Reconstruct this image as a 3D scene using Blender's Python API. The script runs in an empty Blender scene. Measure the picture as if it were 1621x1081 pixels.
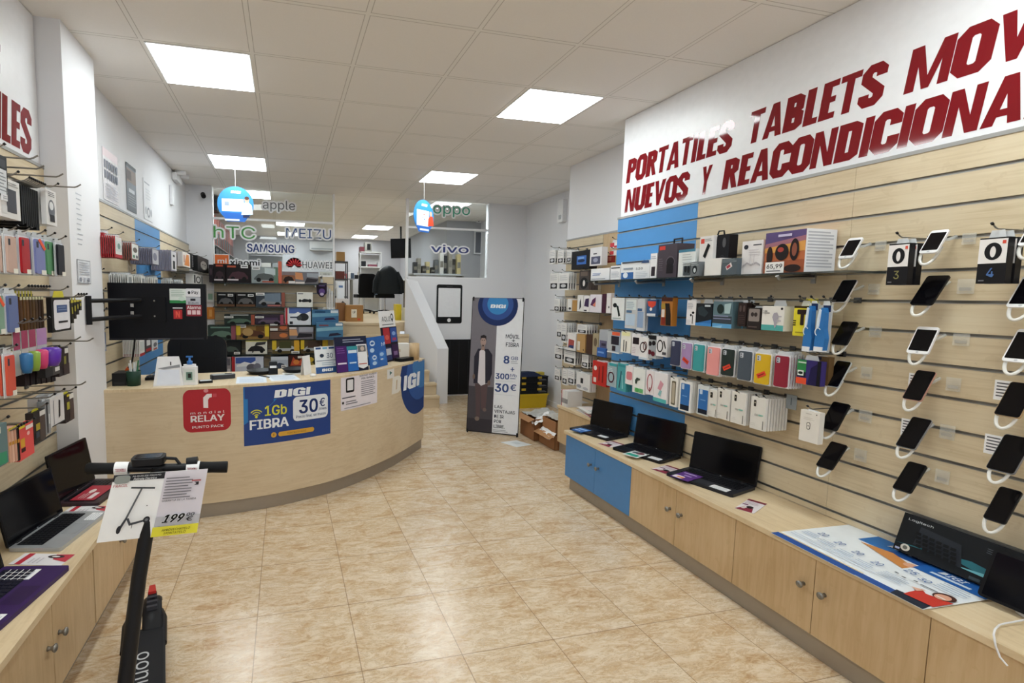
import bpy, math, random
from mathutils import Matrix, Vector
S = bpy.context.scene
C = S.collection
rnd = random.Random(7)
PI = math.pi

# ---------------------------------------------------------------- camera, sky, exposure
cam = bpy.data.cameras.new('camera')
cam.sensor_fit = 'HORIZONTAL'; cam.sensor_width = 36.0
cam.lens = 36.0 * 799.06 / 1621.0
cam.shift_x = (810.5 - 648.65) / 1621.0
cam.shift_y = -(540.5 - 537.89) / 1621.0
cam.clip_start = 0.02; cam.clip_end = 100
camo = bpy.data.objects.new('camera', cam); C.objects.link(camo)
yaw, pit, rol = .2425, .0891, .013
fw = Vector((math.sin(yaw)*math.cos(pit), math.cos(yaw)*math.cos(pit), -math.sin(pit)))
r0 = Vector((math.cos(yaw), -math.sin(yaw), 0)); u0 = r0.cross(fw)
rr = math.cos(rol)*r0 + math.sin(rol)*u0; uu = -math.sin(rol)*r0 + math.cos(rol)*u0
cm = Matrix.Identity(4)
for i in range(3):
    cm[i][0] = rr[i]; cm[i][1] = uu[i]; cm[i][2] = -fw[i]
cm[2][3] = 1.56
camo.matrix_world = cm
S.camera = camo
S.view_settings.view_transform = 'Standard'; S.view_settings.look = 'None'
S.view_settings.gamma = 1.0; S.view_settings.use_curve_mapping = False
S.view_settings.exposure = 0.92
wd = bpy.data.worlds.new('daylight'); S.world = wd; wd.use_nodes = True
wb = wd.node_tree.nodes['Background']; wb.inputs[0].default_value = (.86, .93, 1, 1); wb.inputs[1].default_value = 0.4
LAMP = 9.5            # strength of the ceiling panels

# ---------------------------------------------------------------- materials
def lin(h):
    h = h.lstrip('#'); o = []
    for i in (0, 2, 4):
        c = int(h[i:i+2], 16) / 255.0
        o.append(c/12.92 if c <= .04045 else ((c+.055)/1.055)**2.4)
    return (o[0], o[1], o[2], 1)
_mc = {}
def M(h, rough=.5, metal=0.0, spec=None):
    if not isinstance(h, str): return h
    if spec is None: spec = .22 if sum(lin(h)[:3]) < .25 else .45
    k = (h, rough, metal, spec)
    if k in _mc: return _mc[k]
    m = bpy.data.materials.new('plain_' + h.lstrip('#')); m.use_nodes = True
    nt = m.node_tree; b = nt.nodes['Principled BSDF']
    b.inputs['Roughness'].default_value = rough; b.inputs['Metallic'].default_value = metal
    b.inputs['Specular IOR Level'].default_value = spec
    tc = nt.nodes.new('ShaderNodeTexCoord'); n = nt.nodes.new('ShaderNodeTexNoise')
    n.inputs['Scale'].default_value = 22; n.inputs['Detail'].default_value = 3
    nt.links.new(tc.outputs['Object'], n.inputs['Vector'])
    mx = nt.nodes.new('ShaderNodeMix'); mx.data_type = 'RGBA'
    c = lin(h); mx.inputs['A'].default_value = [v*.95 for v in c[:3]] + [1]; mx.inputs['B'].default_value = [min(1, v*1.05) for v in c[:3]] + [1]
    nt.links.new(n.outputs['Fac'], mx.inputs['Factor']); nt.links.new(mx.outputs['Result'], b.inputs['Base Color'])
    _mc[k] = m
    return m
class NT:
    def __init__(s, name):
        s.m = bpy.data.materials.new(name); s.m.use_nodes = True; s.t = s.m.node_tree
        s.b = s.t.nodes['Principled BSDF']; s.out = s.t.nodes['Material Output']
    def n(s, ty, **k):
        o = s.t.nodes.new('ShaderNode' + ty)
        for a, v in k.items(): setattr(o, a, v)
        return o
    def put(s, inp, v):
        if hasattr(v, 'links') or isinstance(v, bpy.types.NodeSocket): s.t.links.new(v, inp)
        elif isinstance(v, tuple) and len(v) == 3 and inp.type == 'RGBA': inp.default_value = v + (1,)
        else: inp.default_value = v
    def ma(s, op, a, b=0.0, c=0.0):
        o = s.n('Math', operation=op)
        for i, v in enumerate((a, b, c)): s.put(o.inputs[i], v)
        return o.outputs[0]
    def mix(s, f, a, b):
        o = s.n('Mix', data_type='RGBA'); s.put(o.inputs['Factor'], f); s.put(o.inputs['A'], a); s.put(o.inputs['B'], b)
        return o.outputs['Result']
    def pos(s, scale=(1, 1, 1), obj=False):
        if obj: v = s.n('TexCoord').outputs['Object']
        else: v = s.n('NewGeometry').outputs['Position']
        mp = s.n('Mapping'); s.t.links.new(v, mp.inputs['Vector']); mp.inputs['Scale'].default_value = scale
        return mp.outputs['Vector']
    def noise(s, vec, scale, detail=4, rough=.5, dist=0.0):
        o = s.n('TexNoise'); s.t.links.new(vec, o.inputs['Vector'])
        o.inputs['Scale'].default_value = scale; o.inputs['Detail'].default_value = detail
        o.inputs['Roughness'].default_value = rough; o.inputs['Distortion'].default_value = dist
        return o.outputs['Fac']
    def ramp(s, f, stops):
        o = s.n('ValToRGB'); e = o.color_ramp.elements
        while len(e) < len(stops): e.new(.5)
        for x, (p, c) in zip(e, stops): x.position = p; x.color = lin(c) if isinstance(c, str) else c
        s.put(o.inputs[0], f); return o.outputs['Color']
    def bump(s, h, st=.2, d=.01):
        o = s.n('Bump'); o.inputs['Strength'].default_value = st; o.inputs['Distance'].default_value = d
        s.put(o.inputs['Height'], h); s.t.links.new(o.outputs['Normal'], s.b.inputs['Normal'])
    def end(s, col, rough=.5, metal=0.0, spec=.5):
        s.put(s.b.inputs['Base Color'], col); s.put(s.b.inputs['Roughness'], rough); s.b.inputs['Metallic'].default_value = metal
        s.b.inputs['Specular IOR Level'].default_value = spec
        return s.m
def wood(name, c0, c1, c2, scale, rough=.35):
    t = NT(name); v = t.pos(scale); a = t.noise(v, 2.2, 6, .6, .8); b = t.noise(t.pos((1.3, 1.3, 1.3)), 2.3, 2, .5, .3)
    k = t.noise(t.pos((9, 9, 9)), 2.0, 2)
    col = t.ramp(t.ma('MULTIPLY_ADD', a, .55, t.ma('MULTIPLY', b, .45)), [(.3, c0), (.5, c1), (.72, c2)])
    col = t.mix(t.ma('MULTIPLY', t.ma('GREATER_THAN', k, .66), .25), col, lin(c0)[:3])
    return t.end(col, rough, 0, .35)
W_SLAT = wood('birch_slat', '#c2ae8c', '#d6c5a6', '#e0d2b6', (3, 1.2, 30))
W_DOOR = wood('birch_door', '#bb9c72', '#cbae86', '#d6bc96', (18, 18, 1.6))
W_TOP = wood('birch_top', '#ccb48e', '#dec8a4', '#e6d4b6', (22, 2, 5))
W_COUNT = wood('birch_counter', '#c8b290', '#d6c2a2', '#dfceb0', (2, 6, 24))
def floor_mat():
    t = NT('marble_tile'); p = t.n('NewGeometry').outputs['Position']; sp = t.n('SeparateXYZ'); t.t.links.new(p, sp.inputs[0])
    fx = t.ma('FRACT', t.ma('DIVIDE', t.ma('ADD', sp.outputs[0], 20.383), .44)); fy = t.ma('FRACT', t.ma('DIVIDE', t.ma('ADD', sp.outputs[1], 20.417), .466))
    ix = t.ma('FLOOR', t.ma('DIVIDE', t.ma('ADD', sp.outputs[0], 20.383), .44)); iy = t.ma('FLOOR', t.ma('DIVIDE', t.ma('ADD', sp.outputs[1], 20.417), .466))
    ex = t.ma('MINIMUM', fx, t.ma('SUBTRACT', 1.0, fx)); ey = t.ma('MINIMUM', fy, t.ma('SUBTRACT', 1.0, fy))
    e = t.ma('MINIMUM', ex, ey); line = t.ma('LESS_THAN', e, .0042)
    # each tile repeats the same clouding, nudged a little from tile to tile
    cv = t.n('CombineXYZ'); t.put(cv.inputs[0], t.ma('MULTIPLY_ADD', ix, .61, fx)); t.put(cv.inputs[1], t.ma('MULTIPLY', t.ma('MULTIPLY_ADD', iy, .37, fy), 2.6)); t.put(cv.inputs[2], t.ma('MULTIPLY', ix, .3))
    big = t.noise(cv.outputs[0], 1.7, 5, .65, 1.2); fine = t.noise(t.pos((9, 22, 9)), 1.0, 6, .72, 2.2); gr = t.noise(t.pos((60, 110, 60)), 1.0, 3, .7)
    c = t.ramp(t.ma('MULTIPLY_ADD', big, .45, t.ma('MULTIPLY_ADD', fine, .38, t.ma('MULTIPLY', gr, .17))), [(.35, '#a87f56'), (.43, '#c9aa84'), (.52, '#d8c2a3'), (.64, '#e6d7c1')])
    vn = t.ma('MULTIPLY', t.ma('LESS_THAN', t.ma('ABSOLUTE', t.ma('SUBTRACT', fine, .47)), .012), .35)
    c = t.mix(vn, c, lin('#8b6a52')[:3])
    c = t.mix(t.ma('MULTIPLY', line, .75), c, lin('#8d7257')[:3])
    t.bump(t.ma('MULTIPLY_ADD', line, -1.0, t.ma('MULTIPLY', gr, .45)), .3, .004)
    return t.end(c, t.ma('MULTIPLY_ADD', fine, .14, .13), 0, .5)
def ceil_mat():
    t = NT('ceiling_tile'); p = t.n('NewGeometry').outputs['Position']; sp = t.n('SeparateXYZ'); t.t.links.new(p, sp.inputs[0])
    fx = t.ma('FRACT', t.ma('DIVIDE', t.ma('ADD', sp.outputs[0], 30.778), .6)); fy = t.ma('FRACT', t.ma('DIVIDE', t.ma('ADD', sp.outputs[1], 26.726), .6))
    ex = t.ma('MULTIPLY', t.ma('MINIMUM', fx, t.ma('SUBTRACT', 1.0, fx)), .6); ey = t.ma('MULTIPLY', t.ma('MINIMUM', fy, t.ma('SUBTRACT', 1.0, fy)), .6)
    e = t.ma('MINIMUM', ex, ey); bar = t.ma('LESS_THAN', e, .012); gap = t.ma('MULTIPLY', t.ma('LESS_THAN', e, .0155), t.ma('GREATER_THAN', e, .0115))
    n = t.noise(t.pos((1, 1, 1)), 90, 2)
    c = t.mix(bar, t.mix(n, lin('#efece8')[:3], lin('#f3f0ed')[:3]), lin('#f0eeea')[:3])
    c = t.mix(t.ma('MULTIPLY', gap, .55), c, lin('#8d857d')[:3])
    t.bump(t.ma('MULTIPLY_ADD', bar, .5, t.ma('MULTIPLY', n, .08)), .4, .006)
    return t.end(c, .8, 0, .2)
def wall_mat(name, c, c2):
    t = NT(name); n = t.noise(t.pos((1, 1, 1)), 1.3, 3); g = t.noise(t.pos((1, 1, 1)), 120, 2)
    t.bump(g, .05, .003)
    return t.end(t.mix(n, lin(c)[:3], lin(c2)[:3]), .6, 0, .3)
FLOOR = floor_mat(); CEIL = ceil_mat(); WALL = wall_mat('white_paint', '#e4e4e8', '#e9e9ec')
WALL2 = wall_mat('dimmed_white_paint', '#acacb1', '#b4b4b9'); STONE = wall_mat('step_stone', '#cdb795', '#d8c6a8')  # WALL2: white wall paint darkened in colour to dim the workshop upstairs
def glass_mat():
    t = NT('window_glass'); tr = t.n('BsdfTransparent'); tr.inputs[0].default_value = (.93, .955, .96, 1); gl = t.n('BsdfGlossy'); gl.inputs['Roughness'].default_value = .02
    fr = t.n('Fresnel'); fr.inputs[0].default_value = 1.35; mx = t.n('MixShader')
    t.put(mx.inputs[0], fr.outputs[0]); t.put(mx.inputs[1], tr.outputs[0]); t.put(mx.inputs[2], gl.outputs[0]); t.t.links.new(mx.outputs[0], t.out.inputs[0])
    return t.m
GLASS = glass_mat()
def clear_mat(name, tint, dens, rough=.1):
    t = NT(name); tr = t.n('BsdfTransparent'); tr.inputs[0].default_value = (1, 1, 1, 1); t.end(lin(tint)[:3], rough)
    mx = t.n('MixShader'); mx.inputs[0].default_value = dens
    t.put(mx.inputs[1], tr.outputs[0]); t.put(mx.inputs[2], t.b.outputs[0]); t.t.links.new(mx.outputs[0], t.out.inputs[0])
    return t.m
CLEAR = clear_mat('clear_plastic', '#e6ecf0', .42); FOG = clear_mat('milky_plastic', '#eceff2', .72); CORD = clear_mat('milky_cord', '#f4f3ee', .8)
ACRY = clear_mat('clear_acrylic', '#e8ecec', .33); CARD = clear_mat('clear_card', '#f0f0ea', .22); SHGLASS = clear_mat('shelf_glass', '#3c4746', .55)
def emit(name, c, st):
    t = NT(name); e = t.n('Emission'); e.inputs[0].default_value = c; e.inputs[1].default_value = st; t.t.links.new(e.outputs[0], t.out.inputs[0]); return t.m
PANEL = emit('lit_diffuser', (.93, 1, 1, 1), LAMP)
ALU = M('#b9b9b8', .35, .9); CHROME = M('#d8d8da', .18, 1.0); STEEL = M('#8d8a84', .4, .75); KICK = M('#a49b8f', .38, .55)
BLK = M('#17171a', .45); BLKG = M('#0d0d10', .12); DARK = M('#26272b', .5); WHT = M('#eeeef0', .45); PAPER = M('#f2f2f3', .6)
RED = M('#7c101b', .06, 0, .5); BLUE = M('#4d8fcb', .35); BLUED = M('#4a86c2', .3)

# ---------------------------------------------------------------- mesh builder
_tc = {}
try: FONT = bpy.data.fonts.load(bpy.utils.system_resource('DATAFILES', path='fonts') + '/Inter.woff2')   # Blender's own interface face
except Exception: FONT = None
def tmesh(s, ext=0.0, res=2):
    k = (s, ext, res)
    if k not in _tc:
        cu = bpy.data.curves.new('t', 'FONT'); cu.body = s; cu.size = 1; cu.resolution_u = res; cu.extrude = ext
        if FONT: cu.font = FONT
        o = bpy.data.objects.new('t', cu); C.objects.link(o)
        dg = bpy.context.evaluated_depsgraph_get(); dg.update()
        me = bpy.data.meshes.new_from_object(o.evaluated_get(dg))
        vs = [tuple(v.co) for v in me.vertices]; fs = [tuple(p.vertices) for p in me.polygons]
        bpy.data.objects.remove(o); bpy.data.curves.remove(cu); bpy.data.meshes.remove(me)
        xs = [v[0] for v in vs]; ys = [v[1] for v in vs]
        _tc[k] = (vs, fs, min(xs), max(xs), min(ys), max(ys))
    return _tc[k]
def arc(cx, cy, r, a0, a1, n, ry=None):
    ry = r if ry is None else ry
    return [(cx + r*math.cos(a0 + (a1-a0)*i/n), cy + ry*math.sin(a0 + (a1-a0)*i/n)) for i in range(n+1)]
def rr_pts(x0, y0, x1, y1, r, n=4):
    r = min(r, (x1-x0)/2.01, (y1-y0)/2.01)
    return arc(x1-r, y0+r, r, -PI/2, 0, n) + arc(x1-r, y1-r, r, 0, PI/2, n) + arc(x0+r, y1-r, r, PI/2, PI, n) + arc(x0+r, y0+r, r, PI, 1.5*PI, n)
class G:
    def __init__(s, nx=1): s.v = []; s.f = []; s.i = []; s.sm = []; s.ms = []; s.nx = nx
    def mi(s, m):
        m = M(m)
        if m not in s.ms: s.ms.append(m)
        return s.ms.index(m)
    def add(s, vs, fs, m, sm=False):
        b = len(s.v); k = s.mi(m); s.v += [tuple(v) for v in vs]
        for f in fs: s.f.append(tuple(b+i for i in f)); s.i.append(k); s.sm.append(sm)
        return s
    def box(s, x0, y0, z0, x1, y1, z1, m, rot=None):
        vs = [(x, y, z) for x in (x0, x1) for y in (y0, y1) for z in (z0, z1)]
        if rot: vs = [tuple(rot @ Vector(v)) for v in vs]
        return s.add(vs, [(0, 1, 3, 2), (4, 6, 7, 5), (0, 4, 5, 1), (2, 3, 7, 6), (0, 2, 6, 4), (1, 5, 7, 3)], m)
    def poly(s, pts, z0, z1, m, sm=False):
        n = len(pts); vs = [(x, y, z0) for x, y in pts] + [(x, y, z1) for x, y in pts]
        return s.add(vs, [tuple(range(n))[::-1], tuple(range(n, 2*n))] + [(i, (i+1) % n, n+(i+1) % n, n+i) for i in range(n)], m, sm)
    def rbox(s, x0, y0, z0, x1, y1, z1, r, m, n=4): return s.poly(rr_pts(x0, y0, x1, y1, r, n), z0, z1, m)
    def flat(s, pts, z, m): return s.add([(x, y, z) for x, y in pts], [tuple(range(len(pts)))], m)
    def rect(s, x0, y0, x1, y1, z, m):
        for i in range(s.nx):
            a = x0 + (x1-x0)*i/s.nx; b = x0 + (x1-x0)*(i+1)/s.nx
            s.flat([(a, y0), (b, y0), (b, y1), (a, y1)], z, m)
        return s
    def ell(s, cx, cy, rx, ry, z, m, n=24): return s.flat([(cx+rx*math.cos(2*PI*i/n), cy+ry*math.sin(2*PI*i/n)) for i in range(n)], z, m)
    def ring(s, cx, cy, rx, ry, t, z, m, a0=0, a1=2*PI, n=24):
        o = arc(cx, cy, rx, a0, a1, n, ry); q = arc(cx, cy, rx-t, a0, a1, n, ry-t); k = len(o)
        return s.add([(x, y, z) for x, y in o+q], [(i, i+1, k+i+1, k+i) for i in range(k-1)], m)
    def cyl(s, p, q, r, m, n=12, r1=None, cap=True):
        p = Vector(p); q = Vector(q); d = (q-p).normalized(); a = d.orthogonal().normalized(); b = d.cross(a); r1 = r if r1 is None else r1
        vs = [p + r*(math.cos(2*PI*i/n)*a + math.sin(2*PI*i/n)*b) for i in range(n)] + [q + r1*(math.cos(2*PI*i/n)*a + math.sin(2*PI*i/n)*b) for i in range(n)]
        s.add(vs, [(i, (i+1) % n, n+(i+1) % n, n+i) for i in range(n)], m, True)
        if cap: s.add(vs, [tuple(range(n))[::-1], tuple(range(n, 2*n))], m)
        return s
    def tube(s, pts, r, m, n=8, closed=False):
        pts = [Vector(p) for p in pts]; k = len(pts); vs = []; a = None
        for i, p in enumerate(pts):
            t = (pts[(i+1) % k] - pts[i-1]) if closed else (pts[min(i+1, k-1)] - pts[max(i-1, 0)])
            t.normalize()
            a = t.orthogonal().normalized() if a is None else (a - t*a.dot(t)).normalized()
            b = t.cross(a); ri = r[i] if isinstance(r, (list, tuple)) else r
            vs += [p + ri*(math.cos(2*PI*j/n)*a + math.sin(2*PI*j/n)*b) for j in range(n)]
        fs = [(i*n+j, i*n+(j+1) % n, ((i+1) % k)*n+(j+1) % n, ((i+1) % k)*n+j) for i in range(k if closed else k-1) for j in range(n)]
        s.add(vs, fs, m, True)
        if not closed: s.add(vs, [tuple(range(n))[::-1], tuple(range((k-1)*n, k*n))], m)
        return s
    def lathe(s, prof, m, n=24, o=(0, 0, 0), axis='z'):
        vs = []
        for r, h in prof:
            for j in range(n):
                x, y = r*math.cos(2*PI*j/n), r*math.sin(2*PI*j/n)
                vs.append({'z': (o[0]+x, o[1]+y, o[2]+h), 'x': (o[0]+h, o[1]+x, o[2]+y), 'y': (o[0]+x, o[1]+h, o[2]+y)}[axis])
        k = len(prof)
        return s.add(vs, [(i*n+j, i*n+(j+1) % n, (i+1)*n+(j+1) % n, (i+1)*n+j) for i in range(k-1) for j in range(n)], m, True)
    def text(s, t, x0, y0, x1, y1, z, m, shear=0.0, bold=0.0, ext=0.0, rot=0):
        vs, fs, a, b, c, d = tmesh(t, ext, 1 if len(t) > 14 else 2)
        k = max(0, bold)*(y1-y0)*.9; sh = [(0, 0)] if k < 1e-5 else [(-k, -k*.5), (k, -k*.5), (-k, k*.5), (k, k*.5), (0, 0)]
        x0 += k; x1 -= k; y0 += k*.5; y1 -= k*.5
        for e, (sx, sy) in enumerate(sh): s._text(vs, fs, a, b, c, d, x0+sx, y0+sy, x1+sx, y1+sy, z + e*.00006, m, shear, rot)
        return s
    def _text(s, vs, fs, a, b, c, d, x0, y0, x1, y1, z, m, shear, rot):
        o = []
        for v in vs:
            p = (v[0]-a)/max(b-a, 1e-6); q = (v[1]-c)/max(d-c, 1e-6)
            if rot == 180: p, q = 1-p, 1-q
            if rot == 90: p, q = 1-q, p
            if rot == -90: p, q = q, 1-p
            o.append((x0 + p*(x1-x0) + shear*(q-.5)*(y1-y0), y0 + q*(y1-y0), z + v[2]))
        return s.add(o, fs, m)
    def lines(s, x0, y0, x1, y1, n, z, m, fill=.35):
        for i in range(n):
            y = y1 - (i+.5)*(y1-y0)/n; w = (y1-y0)/n*fill/2
            s.rect(x0, y-w, x0+(x1-x0)*(1 if i % 3 else .86), y+w, z, m)
        return s
    def art(s, w, h, items, z=.0008):
        for i, a in enumerate(items):
            q = z + i*.0005; k = a[0]
            if k == 'r': s.rect(a[1]*w, a[2]*h, a[3]*w, a[4]*h, q, a[5])
            elif k == 'R' and s.nx > 1:
                x0, y0, x1, y1 = a[1]*w, a[2]*h, a[3]*w, a[4]*h; r = min(a[6]*min(w, h), (y1-y0)/2.01, (x1-x0)/2.01); xs = [x0] + [x0+r*j/4 for j in (.3, 1, 2, 3)] + [x0+r+(x1-x0-2*r)*j/8 for j in range(9)] + [x1-r*j/4 for j in (3, 2, 1, .3)] + [x1]
                f = lambda x: r - math.sqrt(max(0, r*r - max(0, x0+r-x, x-x1+r)**2))
                for u, v in zip(xs[:-1], xs[1:]): s.flat([(u, y0+f(u)), (v, y0+f(v)), (v, y1-f(v)), (u, y1-f(u))], q, a[5])
            elif k == 'R': s.flat(rr_pts(a[1]*w, a[2]*h, a[3]*w, a[4]*h, a[6]*min(w, h)), q, a[5])
            elif k == 'e': s.ell(a[1]*w, a[2]*h, a[3]*w, a[4]*h, q, a[5])
            elif k == 'o': s.ring(a[1]*w, a[2]*h, a[3]*w, a[4]*h, a[6]*min(w, h), q, a[5])
            elif k == 'p': s.flat([(x*w, y*h) for x, y in a[1]], q, a[2])
            elif k == 't': s.text(a[1], a[2]*w, a[3]*h, a[4]*w, a[5]*h, q, a[6], a[7] if len(a) > 7 else 0, a[8] if len(a) > 8 else .012)
            elif k == 'l': s.lines(a[1]*w, a[2]*h, a[3]*w, a[4]*h, a[5], q, a[6])
        return s
    def ob(s, name, mat=None, parent=None, warp=None, **props):
        me = bpy.data.meshes.new(name)
        me.from_pydata([warp(*v) for v in s.v] if warp else s.v, [], s.f)
        for m in s.ms: me.materials.append(m)
        me.polygons.foreach_set('material_index', s.i); me.polygons.foreach_set('use_smooth', s.sm); me.update()
        o = bpy.data.objects.new(name, me); C.objects.link(o)
        if mat is not None: o.matrix_basis = mat
        if parent is not None: o.parent = parent
        tag(o, **props); return o
def tag(o, label=None, cat=None, group=None, kind=None):
    if label:
        n = len(label.split()); assert 4 <= n <= 16, (n, label)
        o['label'] = label
    if cat: o['category'] = cat
    if group: o['group'] = group
    if kind: o['kind'] = kind
    return o
def thing(name, label, cat, mat=None, group=None):
    o = bpy.data.objects.new(name, None); o.empty_display_size = .05; C.objects.link(o)
    if mat is not None: o.matrix_basis = mat
    return tag(o, label, cat, group)
def dup(o, mat=None, label=None, parent=None, group=None):
    c = o.copy(); C.objects.link(c)
    if parent is not None: c.parent = parent
    if mat is not None: c.matrix_basis = mat
    if label: tag(c, label)
    if group: c['group'] = group
    for ch in list(o.children): dup(ch, ch.matrix_basis.copy(), None, c)
    return c
def T(o, u, v):
    u = Vector(u).normalized(); v = Vector(v).normalized(); n = u.cross(v); m = Matrix.Identity(4)
    for i in range(3): m[i][0] = u[i]; m[i][1] = v[i]; m[i][2] = n[i]; m[i][3] = o[i]
    return m
def R(x, y, z): return T((x, y, z), (0, -1, 0), (0, 0, 1))     # faces -X (right hand wall)
def L(x, y, z): return T((x, y, z), (0, 1, 0), (0, 0, 1))      # faces +X (left hand wall)
def B(x, y, z): return T((x, y, z), (1, 0, 0), (0, 0, 1))      # faces -Y (back wall)
def U(x, y, z, a=0.0): return T((x, y, z), (math.cos(a), math.sin(a), 0), (-math.sin(a), math.cos(a), 0))   # lies face up
NTH = ['first', 'second', 'third', 'fourth', 'fifth', 'sixth', 'seventh', 'eighth', 'ninth', 'tenth', 'eleventh']
ORD = ['', 'second', 'third', 'fourth', 'fifth', 'sixth', 'seventh', 'eighth', 'ninth', 'tenth', 'eleventh', 'twelfth', 'thirteenth', 'fourteenth']
def st(name, g, mat=None): return g.ob(name, mat, kind='structure')
def stack(o, n, step, label, group):
    """copies hanging behind the front pack o, one step apart along its own depth"""
    if n > 1: o['group'] = group
    for k in range(1, n):
        dup(o, o.matrix_basis @ Matrix.Translation((0, 0, -step*k)), label + ', ' + ORD[k] + ' from front', group=group)
def hook(mat, ln, label, r=.0028, tip=True, group='prong hooks'):
    """a straight prong along local z, upturned at its tip, with a clip in the groove"""
    h = thing('display_hook', label, 'hook', mat, group)
    g = G(); pts = [(0, 0, 0), (0, 0, ln*.5), (0, 0, ln-.03), (0, .004, ln-.018), (0, .016, ln)]
    g.tube(pts, r, STEEL, 6).ob('prong', None, h)
    G().box(-.016, -.012, -.004, .016, .014, .003, M('#5c5c5e', .4, .6)).ob('clip', None, h)
    if tip: G().cyl((0, .014, ln-.002), (0, .019, ln+.004), r*1.7, BLK, 8).ob('tip', None, h)
    return h
def box_pack(name, label, cat, mat, w, h, d, col, art=(), side=(), tab=0.0, tabc=None, n=1, step=None, group=None, r=0):
    g = G()
    if r: g.rbox(0, 0, -d, w, h, 0, r, col)
    else: g.box(0, 0, -d, w, h, 0, col)
    if tab: g.poly([(w*.2, h), (w*.8, h), (w*.72, h+tab), (w*.28, h+tab)], -d*.5-.0006, -d*.5+.0006, tabc or FOG)
    g.art(w, h, art)
    o = g.ob(name, mat, None, None, label=label, cat=cat, group=group)
    if n > 1: stack(o, n, step or d*1.15, label, group or (name.replace('_', ' ') + 's in one stack'))
    return o
def rp(name, label, cat, ya, yb, z0, z1, X, d, col, art=(), slat=None, hx=2.64, **k):
    if slat: k['tab'] = max(slat - z1 - .004, 0)
    o = box_pack(name, label, cat, R(X, ya, z0), ya-yb, z1-z0, d, col, art, **k)
    if slat: hook(R(hx, (ya+yb)/2, slat), hx-X+.02, 'thin chrome hook holding the ' + ' '.join(label.split()[:10]))
    return o
def lp(name, label, cat, ya, yb, z0, z1, X, d, col, art=(), slat=None, hx=-1.24, **k):
    if slat: k['tab'] = max(slat - z1 - .004, 0)
    o = box_pack(name, label, cat, L(X, ya, z0), yb-ya, z1-z0, d, col, art, **k)
    if slat: hook(L(hx, (ya+yb)/2, slat), X-hx+.03, 'thin chrome hook holding the ' + ' '.join(label.split()[:10]))
    return o
def bp(name, label, cat, x0, x1, z0, z1, Y, d, col, art=(), **k):
    return box_pack(name, label, cat, B(x0, Y, z0), x1-x0, z1-z0, d, col, art, **k)

# ---------------------------------------------------------------- heavy condensed block lettering
def stroke(pts, t, closed=False):
    k = len(pts); a = []; b = []
    for i in range(k):
        p = Vector(pts[i])
        d0 = (p - Vector(pts[i-1])).normalized() if (closed or i) else None
        d1 = (Vector(pts[(i+1) % k]) - p).normalized() if (closed or i < k-1) else None
        d0 = d0 or d1; d1 = d1 or d0
        n = Vector((-(d0+d1).y, (d0+d1).x)).normalized(); s = t/2/max(.5, n.dot(Vector((-d0.y, d0.x))))
        a.append(p+n*s); b.append(p-n*s)
    v = [tuple(q) for q in a+b]
    return v, [(i, (i+1) % k, k+(i+1) % k, k+i) for i in range(k if closed else k-1)]
def _q(*r): return [([(x0, y0), (x1, y0), (x1, y1), (x0, y1)], [(0, 1, 2, 3)]) for x0, y0, x1, y1 in r]
def _p(*pts): return [(list(pts), [tuple(range(len(pts)))])]
_t = .225
def _bowl(y0, y1, x1=.5): 
    h = _t/2
    return [stroke([(h, y0+h), (x1-.19, y0+h), (x1-h, y0+.17), (x1-h, y1-.17), (x1-.19, y1-h), (h, y1-h)], _t)]
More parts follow.
